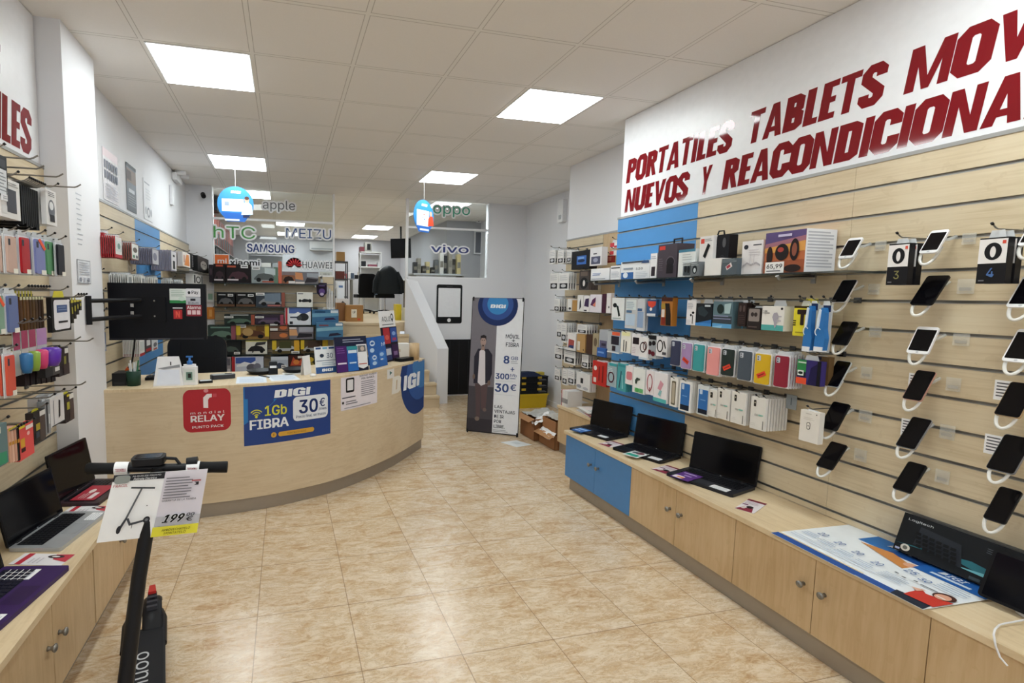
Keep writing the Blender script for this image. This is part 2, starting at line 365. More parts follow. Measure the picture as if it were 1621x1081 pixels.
GL = {
 'P': (.5, _q((0, 0, _t, 1)) + _bowl(.40, 1)), 'R': (.52, _q((0, 0, _t, 1)) + _bowl(.44, 1) + _p((.2, .5), (.345, 0), (.53, 0), (.37, .52))),
 'B': (.52, _q((0, 0, _t, 1)) + _bowl(.44, 1, .5) + _bowl(0, .58, .52)), 'D': (.52, _q((0, 0, _t, 1)) + _bowl(0, 1, .52)),
 'O': (.52, [stroke([(.0875, .2), (.17, .09), (.35, .09), (.4325, .2), (.4325, .8), (.35, .91), (.17, .91), (.0875, .8)], _t, True)]),
 'C': (.5, [stroke([(.4125, .38), (.4125, .19), (.33, .09), (.17, .09), (.0875, .2), (.0875, .8), (.17, .91), (.33, .91), (.4125, .81), (.4125, .64)], _t)]),
 'S': (.48, [stroke([(.09, .3), (.09, .18), (.16, .09), (.31, .09), (.39, .19), (.39, .33), (.09, .66), (.09, .81), (.17, .91), (.31, .91), (.39, .82), (.39, .69)], _t*.98)]),
 'T': (.46, _q((0, .83, .46, 1), (.14, 0, .32, .9))), 'I': (.185, _q((0, 0, .185, 1))), 'L': (.36, _q((0, 0, _t, 1), (0, 0, .36, .17))),
 'E': (.38, _q((0, 0, _t, 1), (0, 0, .38, .165), (0, .83, .38, 1), (0, .43, .35, .585))), 'U': (.52, [stroke([(.0875, 1), (.0875, .2), (.17, .09), (.35, .09), (.4325, .2), (.4325, 1)], _t)]),
 'N': (.54, _q((0, 0, .165, 1), (.375, 0, .54, 1)) + _p((.05, 1), (.19, 1), (.49, 0), (.35, 0))),
 'M': (.7, _q((0, 0, .165, 1), (.535, 0, .7, 1)) + _p((.06, 1), (.2, 1), (.41, .0), (.29, .0)) + _p((.64, 1), (.5, 1), (.29, 0), (.41, 0))),
 'A': (.56, _p((0, 0), (.18, 0), (.34, 1), (.18, 1)) + _p((.56, 0), (.38, 0), (.22, 1), (.38, 1)) + _q((.12, .17, .44, .32))),
 'V': (.54, _p((0, 1), (.18, 1), (.34, 0), (.2, 0)) + _p((.54, 1), (.36, 1), (.2, 0), (.34, 0))),
 'Y': (.54, _p((0, 1), (.19, 1), (.35, .4), (.2, .4)) + _p((.54, 1), (.35, 1), (.19, .4), (.34, .4)) + _q((.185, 0, .355, .45))),
 'G': (.52, [stroke([(.4325, .66), (.4325, .81), (.35, .91), (.17, .91), (.0875, .8), (.0875, .2), (.17, .09), (.4325, .09), (.4325, .45), (.27, .45)], _t)]),
 ' ': (.25, [])}
def block(g, s, x0, y0, x1, y1, z, m, shear=.12, gap=.035):
    W = sum(GL[c][0] for c in s) + gap*(len(s)-1); x = 0; h = y1-y0
    k = (x1-x0-shear*h)/W
    for c in s:
        w, parts = GL[c]
        for j, (v, f) in enumerate(parts): g.add([(x0 + (x+p)*k + shear*q*h, y0 + q*h, z + .0003*j) for p, q in v], f, m)
        x += w + gap
    return g

# ---------------------------------------------------------------- the room
ZC = 2.976; YP = 7.40
st('floor', G().box(-1.5, -3, -.1, 3.9, YP, 0, FLOOR))
st('ceiling', G().box(-1.5, -3, ZC, 3.9, 13.5, ZC+.1, CEIL))
st('wall_left', G().box(-1.5, -3, 0, -1.266, YP+.1, ZC, WALL))
st('wall_upper_left', G().box(-1.5, YP+.1, 0, -1.266, 13.4, ZC, WALL2))
st('wall_left_pillar', G().box(-1.266, 3.15, 0, -1.135, 3.63, ZC, WALL))
st('wall_right', G().box(2.664, -3, 0, 3.9, 3.64, ZC, WALL))
st('wall_right_recess', G().box(3.04, 3.64, 0, 3.9, 5.08, ZC, WALL))
st('wall_right_far', G().box(3.69, 5.08, 0, 3.9, 13.4, ZC, WALL))
st('wall_back_left', G().box(-1.266, YP-.06, 0, -.94, YP+.1, ZC, WALL))
st('wall_back_right', G().box(3.065, YP, 0, 3.69, YP+.12, ZC, WALL))
st('wall_back_parapet', G().box(1.775, YP, 0, 3.065, YP+.12, 1.815, WALL))
st('wall_back_base', G().box(-.94, YP, 0, .69, YP+.1, 1.80, WALL))
st('floor_upper', G().box(-1.266, YP+.12, 1.0, 3.69, 13.4, 1.14, STONE))
st('wall_upper_back', G().box(-1.266, 13.3, .95, 3.69, 13.4, ZC, WALL2))
st('wall_upper_right', G().box(3.0, 9.3, .95, 3.69, 13.3, ZC, WALL2))
# the stair climbs between the back display and the sloping side wall
def stairs():
    for k in range(7):
        y = 6.62 + .12*k; y1 = y + (.12 if k < 6 else .178); x1 = 2.085 - .34*max(0, (y1-6.84))/.56 - .01; h = .1628*(k+1)
        o = G().box(.74, y+.0005, 0, x1, y1-.0005, h-.03, STONE); o.box(.74, y-.018, h-.03, x1, y1-.019, h, STONE)
        o.ob('stair_step', None, None, None, label=['lowest', 'second lowest', 'third', 'fourth', 'fifth', 'sixth', 'topmost'][k] + ' beige stone step beside the white sloping stair wall', cat='step', group='stone steps up to the workshop')
stairs()
# sloping white stair wall
p0 = Vector((2.10, 6.84)); p1 = Vector((1.76, YP)); th = Vector((.17, .02))
vs = []
for (a, z) in ((p0, .80), (p1, 1.80)):
    for q in (a, a+th): vs += [(q.x, q.y, 0), (q.x, q.y, z)]
st('wall_stair', G().add(vs, [(0, 2, 3, 1), (4, 5, 7, 6), (0, 1, 5, 4), (2, 6, 7, 3), (1, 3, 7, 5), (0, 4, 6, 2)], WALL))
for nm, x0, y0, x1, y1 in (('baseboard_back', 2.3, YP-.012, 3.69, YP, ), ('baseboard_right', 3.678, 5.1, 3.69, YP-.012)):
    st(nm, G().box(x0, y0, 0, x1, y1, .07, WHT))
# low black cupboard door under the window
t = thing('cupboard_door', 'black low cupboard door in the white wall under the window', 'door', B(2.27, YP-.006, .02))
G().box(0, 0, 0, .62, .86, .02, BLK).ob('panel', None, t)
g = G()
for i in range(4): g.box(.04+.15*i, .02, .02, .05+.15*i, .84, .024, DARK)
g.ob('ribs', None, t); G().cyl((.56, .5, .02), (.56, .5, .05), .012, STEEL).ob('knob', None, t)
# ---------------------------------------------------------------- ceiling lamps
def ceil_light(i, j, label):
    x = -.778 + .6*i; y = 3.274 + .6*j
    t = thing('ceiling_light', label, 'ceiling light', Matrix.Translation((x, y, ZC)), 'square ceiling light panels')
    G().box(.012, .012, -.006, .588, .588, -.001, WHT).ob('frame', None, t)
    G().box(.022, .022, -.009, .578, .578, -.0065, PANEL).ob('diffuser', None, t)
for i, j, l in ((0, 0, 'large square light panel nearest on the left of the ceiling'), (4, 0, 'large square light panel nearest the red wall lettering'),
                (0, 4, 'square light panel second along the left side of the ceiling'), (4, 4, 'square light panel above the right hanging round sign'),
                (0, 7, 'square light panel behind the glass near the grey lowercase letters'), (5, 7, 'square light panel behind the glass near the green oval letters'),
                (0, -4, 'square light panel overhead left, behind the camera'), (4, -4, 'square light panel overhead right, behind the camera'),
                (0, -8, 'square light panel farthest behind on the left'), (4, -8, 'square light panel farthest behind on the right'),
                (4, 12, 'light panel over the workshop, at the top of the stairs'), (1, 12, 'light panel over the workshop behind the upper blue letters'), (1, 15, 'light panel far back behind the green three letter word'),
                (4, 15, 'light panel farthest back over the workshop chairs')):
    ceil_light(i, j, l)
# ---------------------------------------------------------------- slat walls
SL = [2.083 - .1308*k for k in range(13)]
def slatwall(label, mat, w, z0, z1, m, seams=(), group=None, slats=SL, base=0.0):
    g = G(); gs = G(); zs = [z1] + [s for s in slats if z0 + .02 < s < z1 - .02] + [z0]
    xs = [0] + list(seams) + [w]
    for a, b in zip(zs[:-1], zs[1:]):
        for x, y in zip(xs[:-1], xs[1:]):
            g.box(x+.0008, b+(.006 if b != z0 else 0)-base, -.018, y-.0008, a-(.006 if a != z1 else 0)-base, 0, m)
    for s in zs[1:-1]:
        gs.box(0, s-.0075-base, -.0178, w, s+.0075-base, -.013, STEEL); gs.box(0, s-.0075-base, -.013, w, s-.0045-base, .0012, ALU)
    o = g.ob('slatwall_panel', mat, None, None, label=label, cat='wall panel', group=group)
    gs.ob('groove_strip', None, o)
    return o
XS = 2.642
slatwall('sky blue slatted wall panel behind the three black laptops', R(XS, 3.66, 0), .826, .478, 2.19, BLUE, group='right slat panels')
slatwall('birch slatted wall panel under the red lettering, beside the blue one', R(XS, 2.834, 0), .949, .478, 2.19, W_SLAT, group='right slat panels')
slatwall('birch slatted wall panel carrying most of the display phones', R(XS, 1.885, 0), 1.885, .478, 2.19, W_SLAT, group='right slat panels')
slatwall('birch slatted wall panel behind the leather cases, left foreground', L(-1.244, .6, 0), 2.55, .478, 2.2, W_SLAT)
slatwall('birch slatted wall panel left of the blue one, beside the pillar', L(-1.244, 3.63, 0), 1.2, .3, 2.18, W_SLAT, group='left slat panels')
slatwall('sky blue slatted wall panel on the left, behind the counter', L(-1.244, 4.83, 0), .89, .3, 2.18, BLUE, group='left slat panels')
slatwall('birch slatted wall panel right of the blue one, behind the counter', L(-1.244, 5.72, 0), 1.62, .3, 2.18, W_SLAT, group='left slat panels')
slatwall('birch slatted wall panel holding the toy car boxes', B(-.94, YP-.024, 0), 1.62, .3, 1.80, W_SLAT)
slatwall('birch slatted wall panel with memory cards in the right recess', R(3.02, 5.06, 0), .66, .478, 2.17, W_SLAT)
G().box(0, .478, -.018, .75, 2.17, 0, W_DOOR).ob('plain_panel', R(3.02, 4.395, 0), None, None, label='plain birch board between the recess slats and blue panel', cat='wall panel')
for nm, m, w in (('trim_right', R(XS, 3.665, 2.19), 3.665), ('trim_left', L(-1.244, .6, 2.2), 2.55), ('trim_left_far', L(-1.244, 3.63, 2.18), 3.71), ('trim_recess', R(3.02, 5.07, 2.17), 1.43)):
    G().box(0, 0, -.018, w, .016, .004, M('#a9a8a6', .4, .4)).ob(nm, m, kind='structure')
# ---------------------------------------------------------------- lettered signs
def sign(label, mat, w, h, words, m=WHT):
    t = thing('wall_sign', label, 'sign', mat)
    G().box(0, 0, -.006, w, h, .003, M('#e9e9ec', .35)).ob('sign_panel', None, t)
    g = G()
    for s, x0, y0, x1, y1 in words: block(g, s, x0, y0, x1, y1, .0036, RED)
    g.ob('lettering', None, t)
l1, l2 = .258, .438
sign('white wall sign with dark red lettering PORTATILES TABLETS', R(2.656, 3.645, 2.207), 3.0, .766,
     [('PORTATILES', .045, l1, 1.045, l2), ('TABLETS', 1.135, l1, 1.85, l2), ('MOVILES', 1.917, l1, 2.68, l2),
      ('NUEVOS', .045, .028, .715, .205), ('Y', .80, .028, .90, .205), ('REACONDICIONADOS', .977, .028, 2.66, .205)])
sign('white wall sign with dark red letters ending in LES', L(-1.258, 1.6, 2.216), 1.54, .755, [('MOVILES', .72, .03, 1.468, .245), ('PORTATILES TABLETS', -.9+.95, .30, 1.2, .48)])
# ---------------------------------------------------------------- low cabinets
def knob(parent, x, y, z):
    G().lathe([(0, 0), (.009, 0), (.006, .008), (.007, .014), (.014, .02), (.015, .026), (.009, .03), (0, .031)], STEEL, 14, (x, y, z)).ob('knob', None, parent)
def cabinet(label, mat, w, h, d, m, side, pairs=True, group=None):
    t = thing('base_cabinet', label, 'cabinet', mat, group)
    G().box(.001, 0, -d, w-.001, h, -.019, W_DOOR).ob('body', None, t)
    for k in range(2):
        x0 = k*w/2 + .0015; dr = G().box(x0, .002, -.018, x0+w/2-.003, h-.004, 0, m).ob('door', None, t)
        knob(dr, w/2 - .045 if k == 0 else w/2 + .045, h*.60, 0)
    return t
XC = 2.214
for k, (y, m, l) in enumerate(((3.6, BLUED, 'low base cabinet with two sky blue doors'), (2.8, W_DOOR, 'low birch cabinet next to the blue doors'),
                               (2.0, W_DOOR, 'low birch cabinet under the blue price posters'), (1.2, W_DOOR, 'low birch cabinet under the tablet with white cable'))):
    cabinet(l, R(XC, y, .105), .8, .345, .43, m, 'r', group='right low cabinets')
G().box(0, 0, -.43, 3.3, .025, .012, W_TOP).ob('worktop', R(XC, 3.62, .451), None, None, label='long birch worktop under the laptops and phones', cat='worktop')
G().box(0, 0, -.40, 3.2, .104, 0, KICK).ob('plinth', R(XC+.03, 3.57, 0), None, None, label='grey metal plinth under the right low cabinets', cat='plinth')
for k, (y, l) in enumerate(((2.36, 'low birch cabinet under the open silver laptop'), (1.56, 'low birch cabinet in the left foreground corner'))):
    cabinet(l, L(-.816, y, .105), .79, .345, .42, W_DOOR, 'l', group='left low cabinets')
G().box(0, 0, -.43, 2.4, .025, .004, W_TOP).ob('worktop', L(-.816, .76, .451), None, None, label='birch worktop under the left row of laptops', cat='worktop')
G().box(0, 0, -.36, 2.36, .104, 0, KICK).ob('plinth', L(-.872, .78, 0), None, None, label='grey metal plinth under the left low cabinets', cat='plinth')
t = cabinet('low birch cabinet with magazines in the right recess', R(2.66, 4.49, .105), .84, .345, .35, W_DOOR, 'r')
G().box(-.015, 0, -.365, .85, .025, .006, W_TOP).ob('worktop', R(2.66, 4.49, .451), None, None, label='short birch worktop under the magazines in the recess', cat='worktop')
G().box(0, 0, -.3, .82, .104, 0, KICK).ob('plinth', R(2.68, 4.48, 0), None, None, label='grey plinth under the recess cabinet', cat='plinth')
# ---------------------------------------------------------------- glass partition
def pane(label, x0, x1, z0, z1, name='window_pane'):
    g = G().box(0, 0, -.004, x1-x0, z1-z0, .004, GLASS)
    return g.ob(name, B(x0, YP+.03, z0), None, None, kind='structure')
pane('', -.93, .675, 1.815, 2.55, 'window_1'); pane('', -.93, .675, 2.58, 2.96, 'window_2')
pane('', 1.79, 3.06, 1.83, 2.55, 'window_3'); pane('', 1.79, 3.06, 2.58, 2.96, 'window_4')
def bar(nm, x0, z0, x1, z1): st(nm, G().box(x0, YP, z0, x1, YP+.05, z1, WHT))
bar('trim_1', .675, 1.0, .70, ZC); bar('trim_2', 1.755, 1.8, 1.79, ZC); bar('trim_3', -.94, 2.55, .675, 2.578); bar('trim_4', 1.79, 2.55, 3.065, 2.578)
bar('trim_5', -.94, 1.80, .675, 1.822); bar('trim_6', 1.79, 1.815, 3.065, 1.835)
# ---------------------------------------------------------------- reception counter
CP = [(-1.14, 3.575), (-.82, 3.585), (-.6, 3.6), (-.29, 3.64), (0, 3.715), (.335, 3.86), (.64, 4.08), (.9, 4.32), (1.08, 4.52), (1.36, 4.87)]
def spline(P, n):
    P = [Vector(p) for p in P]; P = [2*P[0]-P[1]] + P + [2*P[-1]-P[-2]]; o = []
    for i in range(1, len(P)-2):
        a, b, c, d = P[i-1:i+3]
        for k in range(n):
            q = k/n; o.append(.5*((2*b) + (c-a)*q + (2*a-5*b+4*c-d)*q*q + (3*b-a-3*c+d)*q**3))
    return o + [P[-2]]
CV = spline(CP, 8); CL = [0.0]
for a, b in zip(CV[:-1], CV[1:]): CL.append(CL[-1] + (b-a).length)
def cpt(s):
    i = 0
    while i < len(CL)-2 and CL[i+1] < s: i += 1
    f = (s-CL[i])/(CL[i+1]-CL[i]); d = (CV[i+1]-CV[i]).normalized()
    return CV[i].lerp(CV[i+1], f), Vector((d.y, -d.x))
def cwarp(s0, z0):
    def f(u, v, n):
        p, nn = cpt(s0+u); q = p + nn*n
        return (q.x, q.y, z0+v)
    return f
def strip(g, z0, z1, n0, n1, m, N=56):
    e = CL[-1]; vs = []
    for i in range(N+1):
        p, nn = cpt(e*i/N)
        for n, z in ((n1, z0), (n1, z1), (n0, z1), (n0, z0)):
            q = p+nn*n; vs.append((q.x, q.y, z))
    fs = []
    for i in range(N):
        a = 4*i
        for j in range(4): fs.append((a+j, a+(j+1) % 4, a+4+(j+1) % 4, a+4+j))
    fs += [(0, 3, 2, 1), (4*N, 4*N+1, 4*N+2, 4*N+3)]
    return g.add(vs, fs, m)
ct = thing('reception_counter', 'long curved birch reception counter with grey kickboard', 'counter')
strip(G(), .104, .905, -.02, 0, W_COUNT).ob('front_panel', None, ct)
strip(G(), 0, .1035, -.05, -.02, KICK).ob('kickboard', None, ct)
strip(G(), .9055, .924, -.62, .002, W_TOP).ob('worktop', None, ct)
p, nn = cpt(CL[-1]-.001); q = p - nn*.62
G().add([(p.x-nn.x*.02, p.y-nn.y*.02, 0), (q.x, q.y, 0), (q.x, q.y, .905), (p.x-nn.x*.02, p.y-nn.y*.02, .905)] + [(a[0]-.02, a[1]-.015, a[2]) for a in [(p.x-nn.x*.02, p.y-nn.y*.02, 0), (q.x, q.y, 0), (q.x, q.y, .905), (p.x-nn.x*.02, p.y-nn.y*.02, .905)]],
        [(0, 1, 2, 3), (7, 6, 5, 4), (0, 4, 5, 1), (1, 5, 6, 2), (2, 6, 7, 3), (3, 7, 4, 0)], W_COUNT).ob('end_panel', None, ct)

# ---------------------------------------------------------------- right hand wall: shelf goods
def slat_for(z):
    s = min((s for s in SL if s > z-.014), default=SL[0])
    return s if s - z < .035 else z + .014
def rq(name, label, cat, ya, yb, z0, z1, d, col, art=(), X=2.45, **k): return rp(name, label, cat, ya, yb, z0, z1, X, d, col, art, slat=slat_for(z1), **k)
ZS = 1.694
sh = thing('glass_shelf', 'long smoked glass shelf with boxes on the right wall', 'shelf', R(2.64, 3.72, ZS))
G().box(0, -.010, 0, 2.0, -.001, .235, SHGLASS).ob('shelf_plate', None, sh)
for u in (.62, 1.12, 1.68, .12):
    g = G(); g.tube([(u, -.02, 0), (u, -.022, .12), (u, -.03, .225), (u, -.015, .238)], .009, ALU, 8); g.box(u-.012, -.05, -.0, u+.012, .01, .006, ALU); g.ob('bracket', None, sh)
def sp(name, label, cat, xl, xr, z1, d, col, art=(), X=2.44, **k):      # goods standing on the shelf
    return rp(name, label, cat, xl, xr, ZS+.001, z1, X, d, col, art, **k)
DK = '#23232a'; GR = '#9aa0a8'
sp('product_box', 'white flat box with pale blue print, left end of glass shelf', 'box', 3.70, 3.455, 1.789, .12, '#e8e8ea', [('r', .1, .55, .55, .62, '#9aa6c8'), ('r', .1, .42, .5, .5, '#7f8db8'), ('r', .05, .1, .8, .14, '#54566a')])
sp('product_box', 'white box with dark top stripe beside the printer ink', 'box', 3.44, 3.325, 1.80, .15, '#ececee', [('r', .05, .8, .95, .88, DK), ('l', .1, .15, .9, .6, 5, '#b9bfca')])
sp('ink_box', 'white and blue printer cartridge box on the glass shelf', 'box', 3.318, 3.01, 1.822, .16, '#e9ebee', [('r', .02, 0, .46, .38, '#2c67ab'), ('e', .18, .22, .09, .16, '#e7eef6'), ('r', .1, .54, .44, .64, '#8f99a5'), ('t', '120', .55, .5, .78, .62, '#44474d'), ('r', .05, .9, .95, .99, '#454a55'), ('p', [(.72, .84), (.8, 1), (.98, .98), (.98, .84)], '#2b4a78'), ('l', .55, .05, .95, .4, 4, '#c3c9d2')])
sp('phone_box', 'small white phone box left of the dark speaker box', 'box', 3.005, 2.945, 1.862, .07, '#efeff1', [('r', .2, .08, .8, .46, '#2a2028'), ('l', .1, .75, .9, .9, 2, '#8c93b0')])
o = sp('speaker_box', 'dark grey speaker box with red logo and carry handle', 'box', 2.935, 2.765, 1.912, .13, '#4b434c', [('r', .07, .84, .38, .95, '#d63b2c'), ('e', .68, .44, .2, .15, '#1e1920'), ('o', .68, .46, .22, .17, '#6a626c', .02), ('r', .5, .12, .84, .4, '#171319'), ('l', .08, .2, .3, .6, 6, '#5e5660')])
G().tube([(.07, .218, -.06), (.07, .252, -.06), (.14, .252, -.06), (.14, .218, -.06)], .006, DK, 6).ob('handle', None, o)
sp('product_box', 'white box with teal lid right of the speaker box', 'box', 2.75, 2.615, 1.865, .16, '#e6eae8', [('r', 0, .9, 1, 1, '#3f7f99'), ('l', .25, .4, .8, .85, 5, '#b9bfbe')])
sp('earbud_case', 'small clear case with dark earbuds before the teal lid box', 'earbuds', 2.672, 2.60, 1.785, .05, CLEAR, [('R', .08, .05, .92, .9, '#434b50', .12), ('e', .35, .5, .14, .24, '#181b1e'), ('e', .68, .45, .14, .24, '#181b1e'), ('l', .1, .7, .9, .95, 3, '#dfe6e6')], X=2.405)
o = sp('speaker_box', 'white speaker box with red logo and black strap', 'box', 2.585, 2.485, 1.93, .14, '#e9e6e4', [('r', .08, .82, .34, .94, '#d8432f'), ('l', .4, .86, .9, .94, 2, '#8f8c8c'), ('p', [(.3, .5), (.62, .82), (.8, .76), (.48, .44)], '#121114')], side=())
G().tube([(.075, .236, -.05), (.085, .262, -.05), (.11, .262, -.06), (.115, .236, -.06)], .005, BLK, 6).ob('strap', None, o)
sp('portable_speaker', 'black portable speaker with two round drivers on the shelf', 'speaker', 2.48, 2.395, 1.93, .06, '#15141a', [('e', .6, .8, .14, .12, '#55565a'), ('e', .5, .3, .2, .14, '#5c5c60'), ('o', .5, .3, .3, .2, '#2d2d33', .06)], X=2.46, r=.008)
sp('watch_case', 'grey printed watch case before the white speaker box', 'box', 2.60, 2.54, 1.78, .05, '#6d7378', [('e', .5, .45, .3, .3, '#20262b'), ('e', .5, .4, .16, .16, '#c9d2d6'), ('l', .05, .7, .95, .95, 2, '#b4bdc2')], X=2.40)
sp('product_box', 'plain low white box in the middle of the glass shelf', 'box', 2.505, 2.392, 1.792, .1, '#ebe9e6', X=2.41)
sp('watch_case', 'dark grey case with a red tag beside the plain white box', 'box', 2.385, 2.285, 1.785, .09, '#4d5860', [('p', [(.25, .5), (.6, .75), (.7, .5), (.35, .28)], '#e4dcdc'), ('p', [(.3, .5), (.52, .65), (.6, .5), (.38, .35)], '#a93242'), ('l', .05, .75, .95, .98, 3, '#8f9aa0')], X=2.41)
sp('earphone_pack', 'tall white earphone pack with dark round seal on the shelf', 'pack', 2.288, 2.165, 1.873, .05, '#e8e5e6', [('e', .2, .82, .11, .07, '#33343e'), ('r', .55, .85, .95, .88, '#4a4a52'), ('l', .35, .55, .9, .75, 3, '#cfcace'), ('p', [(.08, .2), (.3, .3), (.5, .24), (.75, .3), (.95, .22), (.95, .28), (.75, .36), (.5, .3), (.3, .36), (.08, .27)], '#b3aeb2'), ('r', .42, .3, .46, .6, '#d0cccf'), ('r', .62, .3, .66, .6, '#d0cccf')])
o = sp('toy_car_box', 'large orange toy car box with its price 65,99 in white', 'box', 2.15, 1.938, 1.902, .19, '#b9663a',
       [('r', 0, .62, 1, 1, '#59477c'), ('p', [(0, .62), (1, .62), (1, .86), (0, .72)], '#a06a7a'), ('p', [(0, .5), (1, .5), (1, .74), (0, .62)], '#d99a4a'), ('r', 0, 0, 1, .3, '#9c4f2c'), ('e', .14, .42, .08, .24, '#2a1a18'), ('e', .45, .5, .17, .2, '#1d1718'), ('e', .42, .56, .08, .06, '#a83a30'),
        ('e', .76, .54, .11, .26, '#20171a'), ('e', .76, .54, .06, .16, '#8a4a34'), ('r', .34, .87, .68, .93, '#cfc6e4'), ('e', .74, .1, .2, .09, '#2a1c1a'), ('r', .06, 0, .54, .27, '#f4f2f0'), ('t', '65,99', .1, .09, .5, .22, '#1c1c22', 0, .03), ('r', .1, .04, .46, .06, '#55555c')])
g = G(); g.lines(.01, .02, .17, .2, 12, .0008, '#b5b8c2', .5); g.box(0, 0, -.0004, .19, .209, .0003, '#e6e7ec'); g.ob('side_print', T((.2123, 0, -.0002), (0, 0, -1), (0, 1, 0)), o)
# ---------------------------------------------------------------- first hook row under the shelf
rq('earphone_pack', 'white boxed pack with black hair dryer picture', 'pack', 3.4177, 3.2723, 1.3882, 1.5583, .05, '#e9ecec', [('e', .25, .66, .16, .1, '#15181c'), ('p', [(.3, .7), (.55, .62), (.72, .2), (.58, .16), (.42, .55)], '#1d2a26'), ('r', .12, .06, .8, .1, '#9fb2ae')])
rq('cable_bag', 'clear bluish bag hanging left on the blue panel', 'bag', 3.2554, 3.134, 1.3356, 1.555, .012, FOG, [('r', .06, .62, .94, .95, '#dfe8e8'), ('r', .1, .52, .6, .6, '#4b6f92'), ('r', .06, .1, .9, .48, '#b9cde0'), ('l', .1, .65, .8, .9, 4, '#9db2c4')], n=2, step=.02)
rq('cable_bag', 'blue grey clear bag beside the bluish one', 'bag', 3.1297, 3.0509, 1.3259, 1.5517, .012, FOG, [('r', .1, .1, .9, .6, '#8fa6c6'), ('r', .1, .62, .7, .7, '#3d5f88')], n=2, step=.02)
rq('blister_card', 'small red topped blister card on the blue panel', 'pack', 3.0292, 2.9365, 1.4344, 1.5485, .02, '#2f5684', [('p', [(.05, .9), (.95, .9), (.9, .65), (.55, .5), (.15, .62)], '#d8452e'), ('e', .45, .42, .13, .1, '#efe9e6'), ('r', .05, 0, .95, .16, '#d9dde2')])
rq('thermometer_box', 'orange and black box with gun thermometer picture', 'box', 2.8899, 2.7901, 1.377, 1.5628, .04, '#b5742c', [('r', 0, .87, 1, 1, '#4a231a'), ('e', .2, .7, .22, .1, '#a98a2c'), ('p', [(.35, .8), (.75, .8), (.9, .4), (.95, .02), (.5, .02), (.45, .5)], '#1f1814'), ('r', .08, .3, .35, .58, '#e3d9cf'), ('r', .08, .02, .45, .3, '#7d2c1e')])
rq('earphone_pack', 'slim white pack with black selfie microphone picture', 'pack', 2.6668, 2.5939, 1.3947, 1.5489, .03, '#eceaec', [('e', .72, .5, .14, .05, '#1b1b1f'), ('e', .5, .4, .1, .05, '#1b1b1f'), ('r', .66, .06, .74, .4, '#1b1b1f'), ('l', .1, .65, .7, .9, 4, '#a8a8b4'), ('l', .08, .02, .5, .22, 5, '#c4c4cc')])
rq('car_holder_box', 'black box with blue foot hanging next to clear one', 'box', 2.5925, 2.4723, 1.3952, 1.5306, .06, '#1b2026', [('r', 0, 0, 1, .13, '#3a86cc'), ('p', [(.1, .13), (1, .13), (1, .3), (.6, .22)], '#2b6fb4'), ('r', .55, .86, .9, .94, '#cfd6da'), ('p', [(.1, .8), (.4, .9), (.8, .6), (.6, .4), (.2, .5)], '#2f3a40')], n=2)
rq('car_holder_box', 'see-through blue footed box with a phone holder', 'box', 2.4651, 2.3332, 1.392, 1.5442, .07, '#5f7a84', [('r', 0, 0, 1, .16, '#5aa0d2'), ('r', 0, .18, 1, .45, '#39434c'), ('l', .05, .3, .95, .5, 2, '#8a90b0'), ('e', .4, .72, .18, .18, '#22302e'), ('p', [(.6, .9), (.95, .95), (.9, .55), (.62, .55)], '#a9c4c8'), ('p', [(0, 0), (.5, .0), (.55, .1), (.1, .05)], '#8cc4e6')], n=2)
rq('charger_box', 'narrow dark boxed charger in the hook row', 'box', 2.2964, 2.2447, 1.41, 1.5398, .04, '#2d211f', [('e', .3, .75, .14, .14, '#5a4a48'), ('e', .75, .75, .14, .14, '#5a4a48'), ('l', .1, .1, .9, .5, 5, '#4a3a38')], n=2)
rq('earbud_box', 'brown black window box with earbuds', 'box', 2.237, 2.1559, 1.3965, 1.5134, .06, '#2a2322', [('R', .12, .38, .92, .96, '#8d827e', .08), ('e', .4, .7, .12, .1, '#3a302e'), ('e', .65, .7, .12, .1, '#3a302e'), ('r', .15, .1, .8, .16, '#5a4c48')], n=2)
rq('charger_box', 'white box with teal foot and a grey car charger', 'box', 2.1488, 2.0269, 1.3992, 1.5258, .09, '#ebe8e2', [('r', 0, 0, 1, .23, '#52aaa6'), ('t', 'CAR', .04, .76, .24, .82, '#303036'), ('t', 'CHARGER', .04, .68, .36, .74, '#303036'), ('e', .9, .9, .05, .05, '#1d1d22'), ('p', [(.5, .55), (.56, .72), (.7, .75), (.78, .6), (.72, .35), (.68, .15), (.62, .12), (.58, .35)], '#a7a2ac'), ('r', .72, .38, .9, .44, '#b9b4bd'), ('r', .74, .56, .92, .61, '#b9b4bd')])
o = rq('tool_box', 'yellow box with a black letter T shaped device', 'box', 1.9767, 1.8989, 1.3831, 1.53, .05, '#e3d52c', [('r', 0, .93, 1, 1, '#33260f'), ('R', .22, .72, .9, .88, '#2a1a18', .06), ('R', .45, .36, .68, .78, '#2a1a18', .06), ('r', 0, .48, .2, .52, '#2a1a18'), ('r', 0, .41, .2, .45, '#2a1a18'), ('r', 0, .34, .2, .38, '#2a1a18'), ('r', .2, .1, .8, .14, '#9c8a1c')], n=2)
G().box(.02, .0, -.03, .08, .028, -.0295, '#d9cf3a').ob('hang_tab', Matrix.Translation((.01, .155, 0)), o)
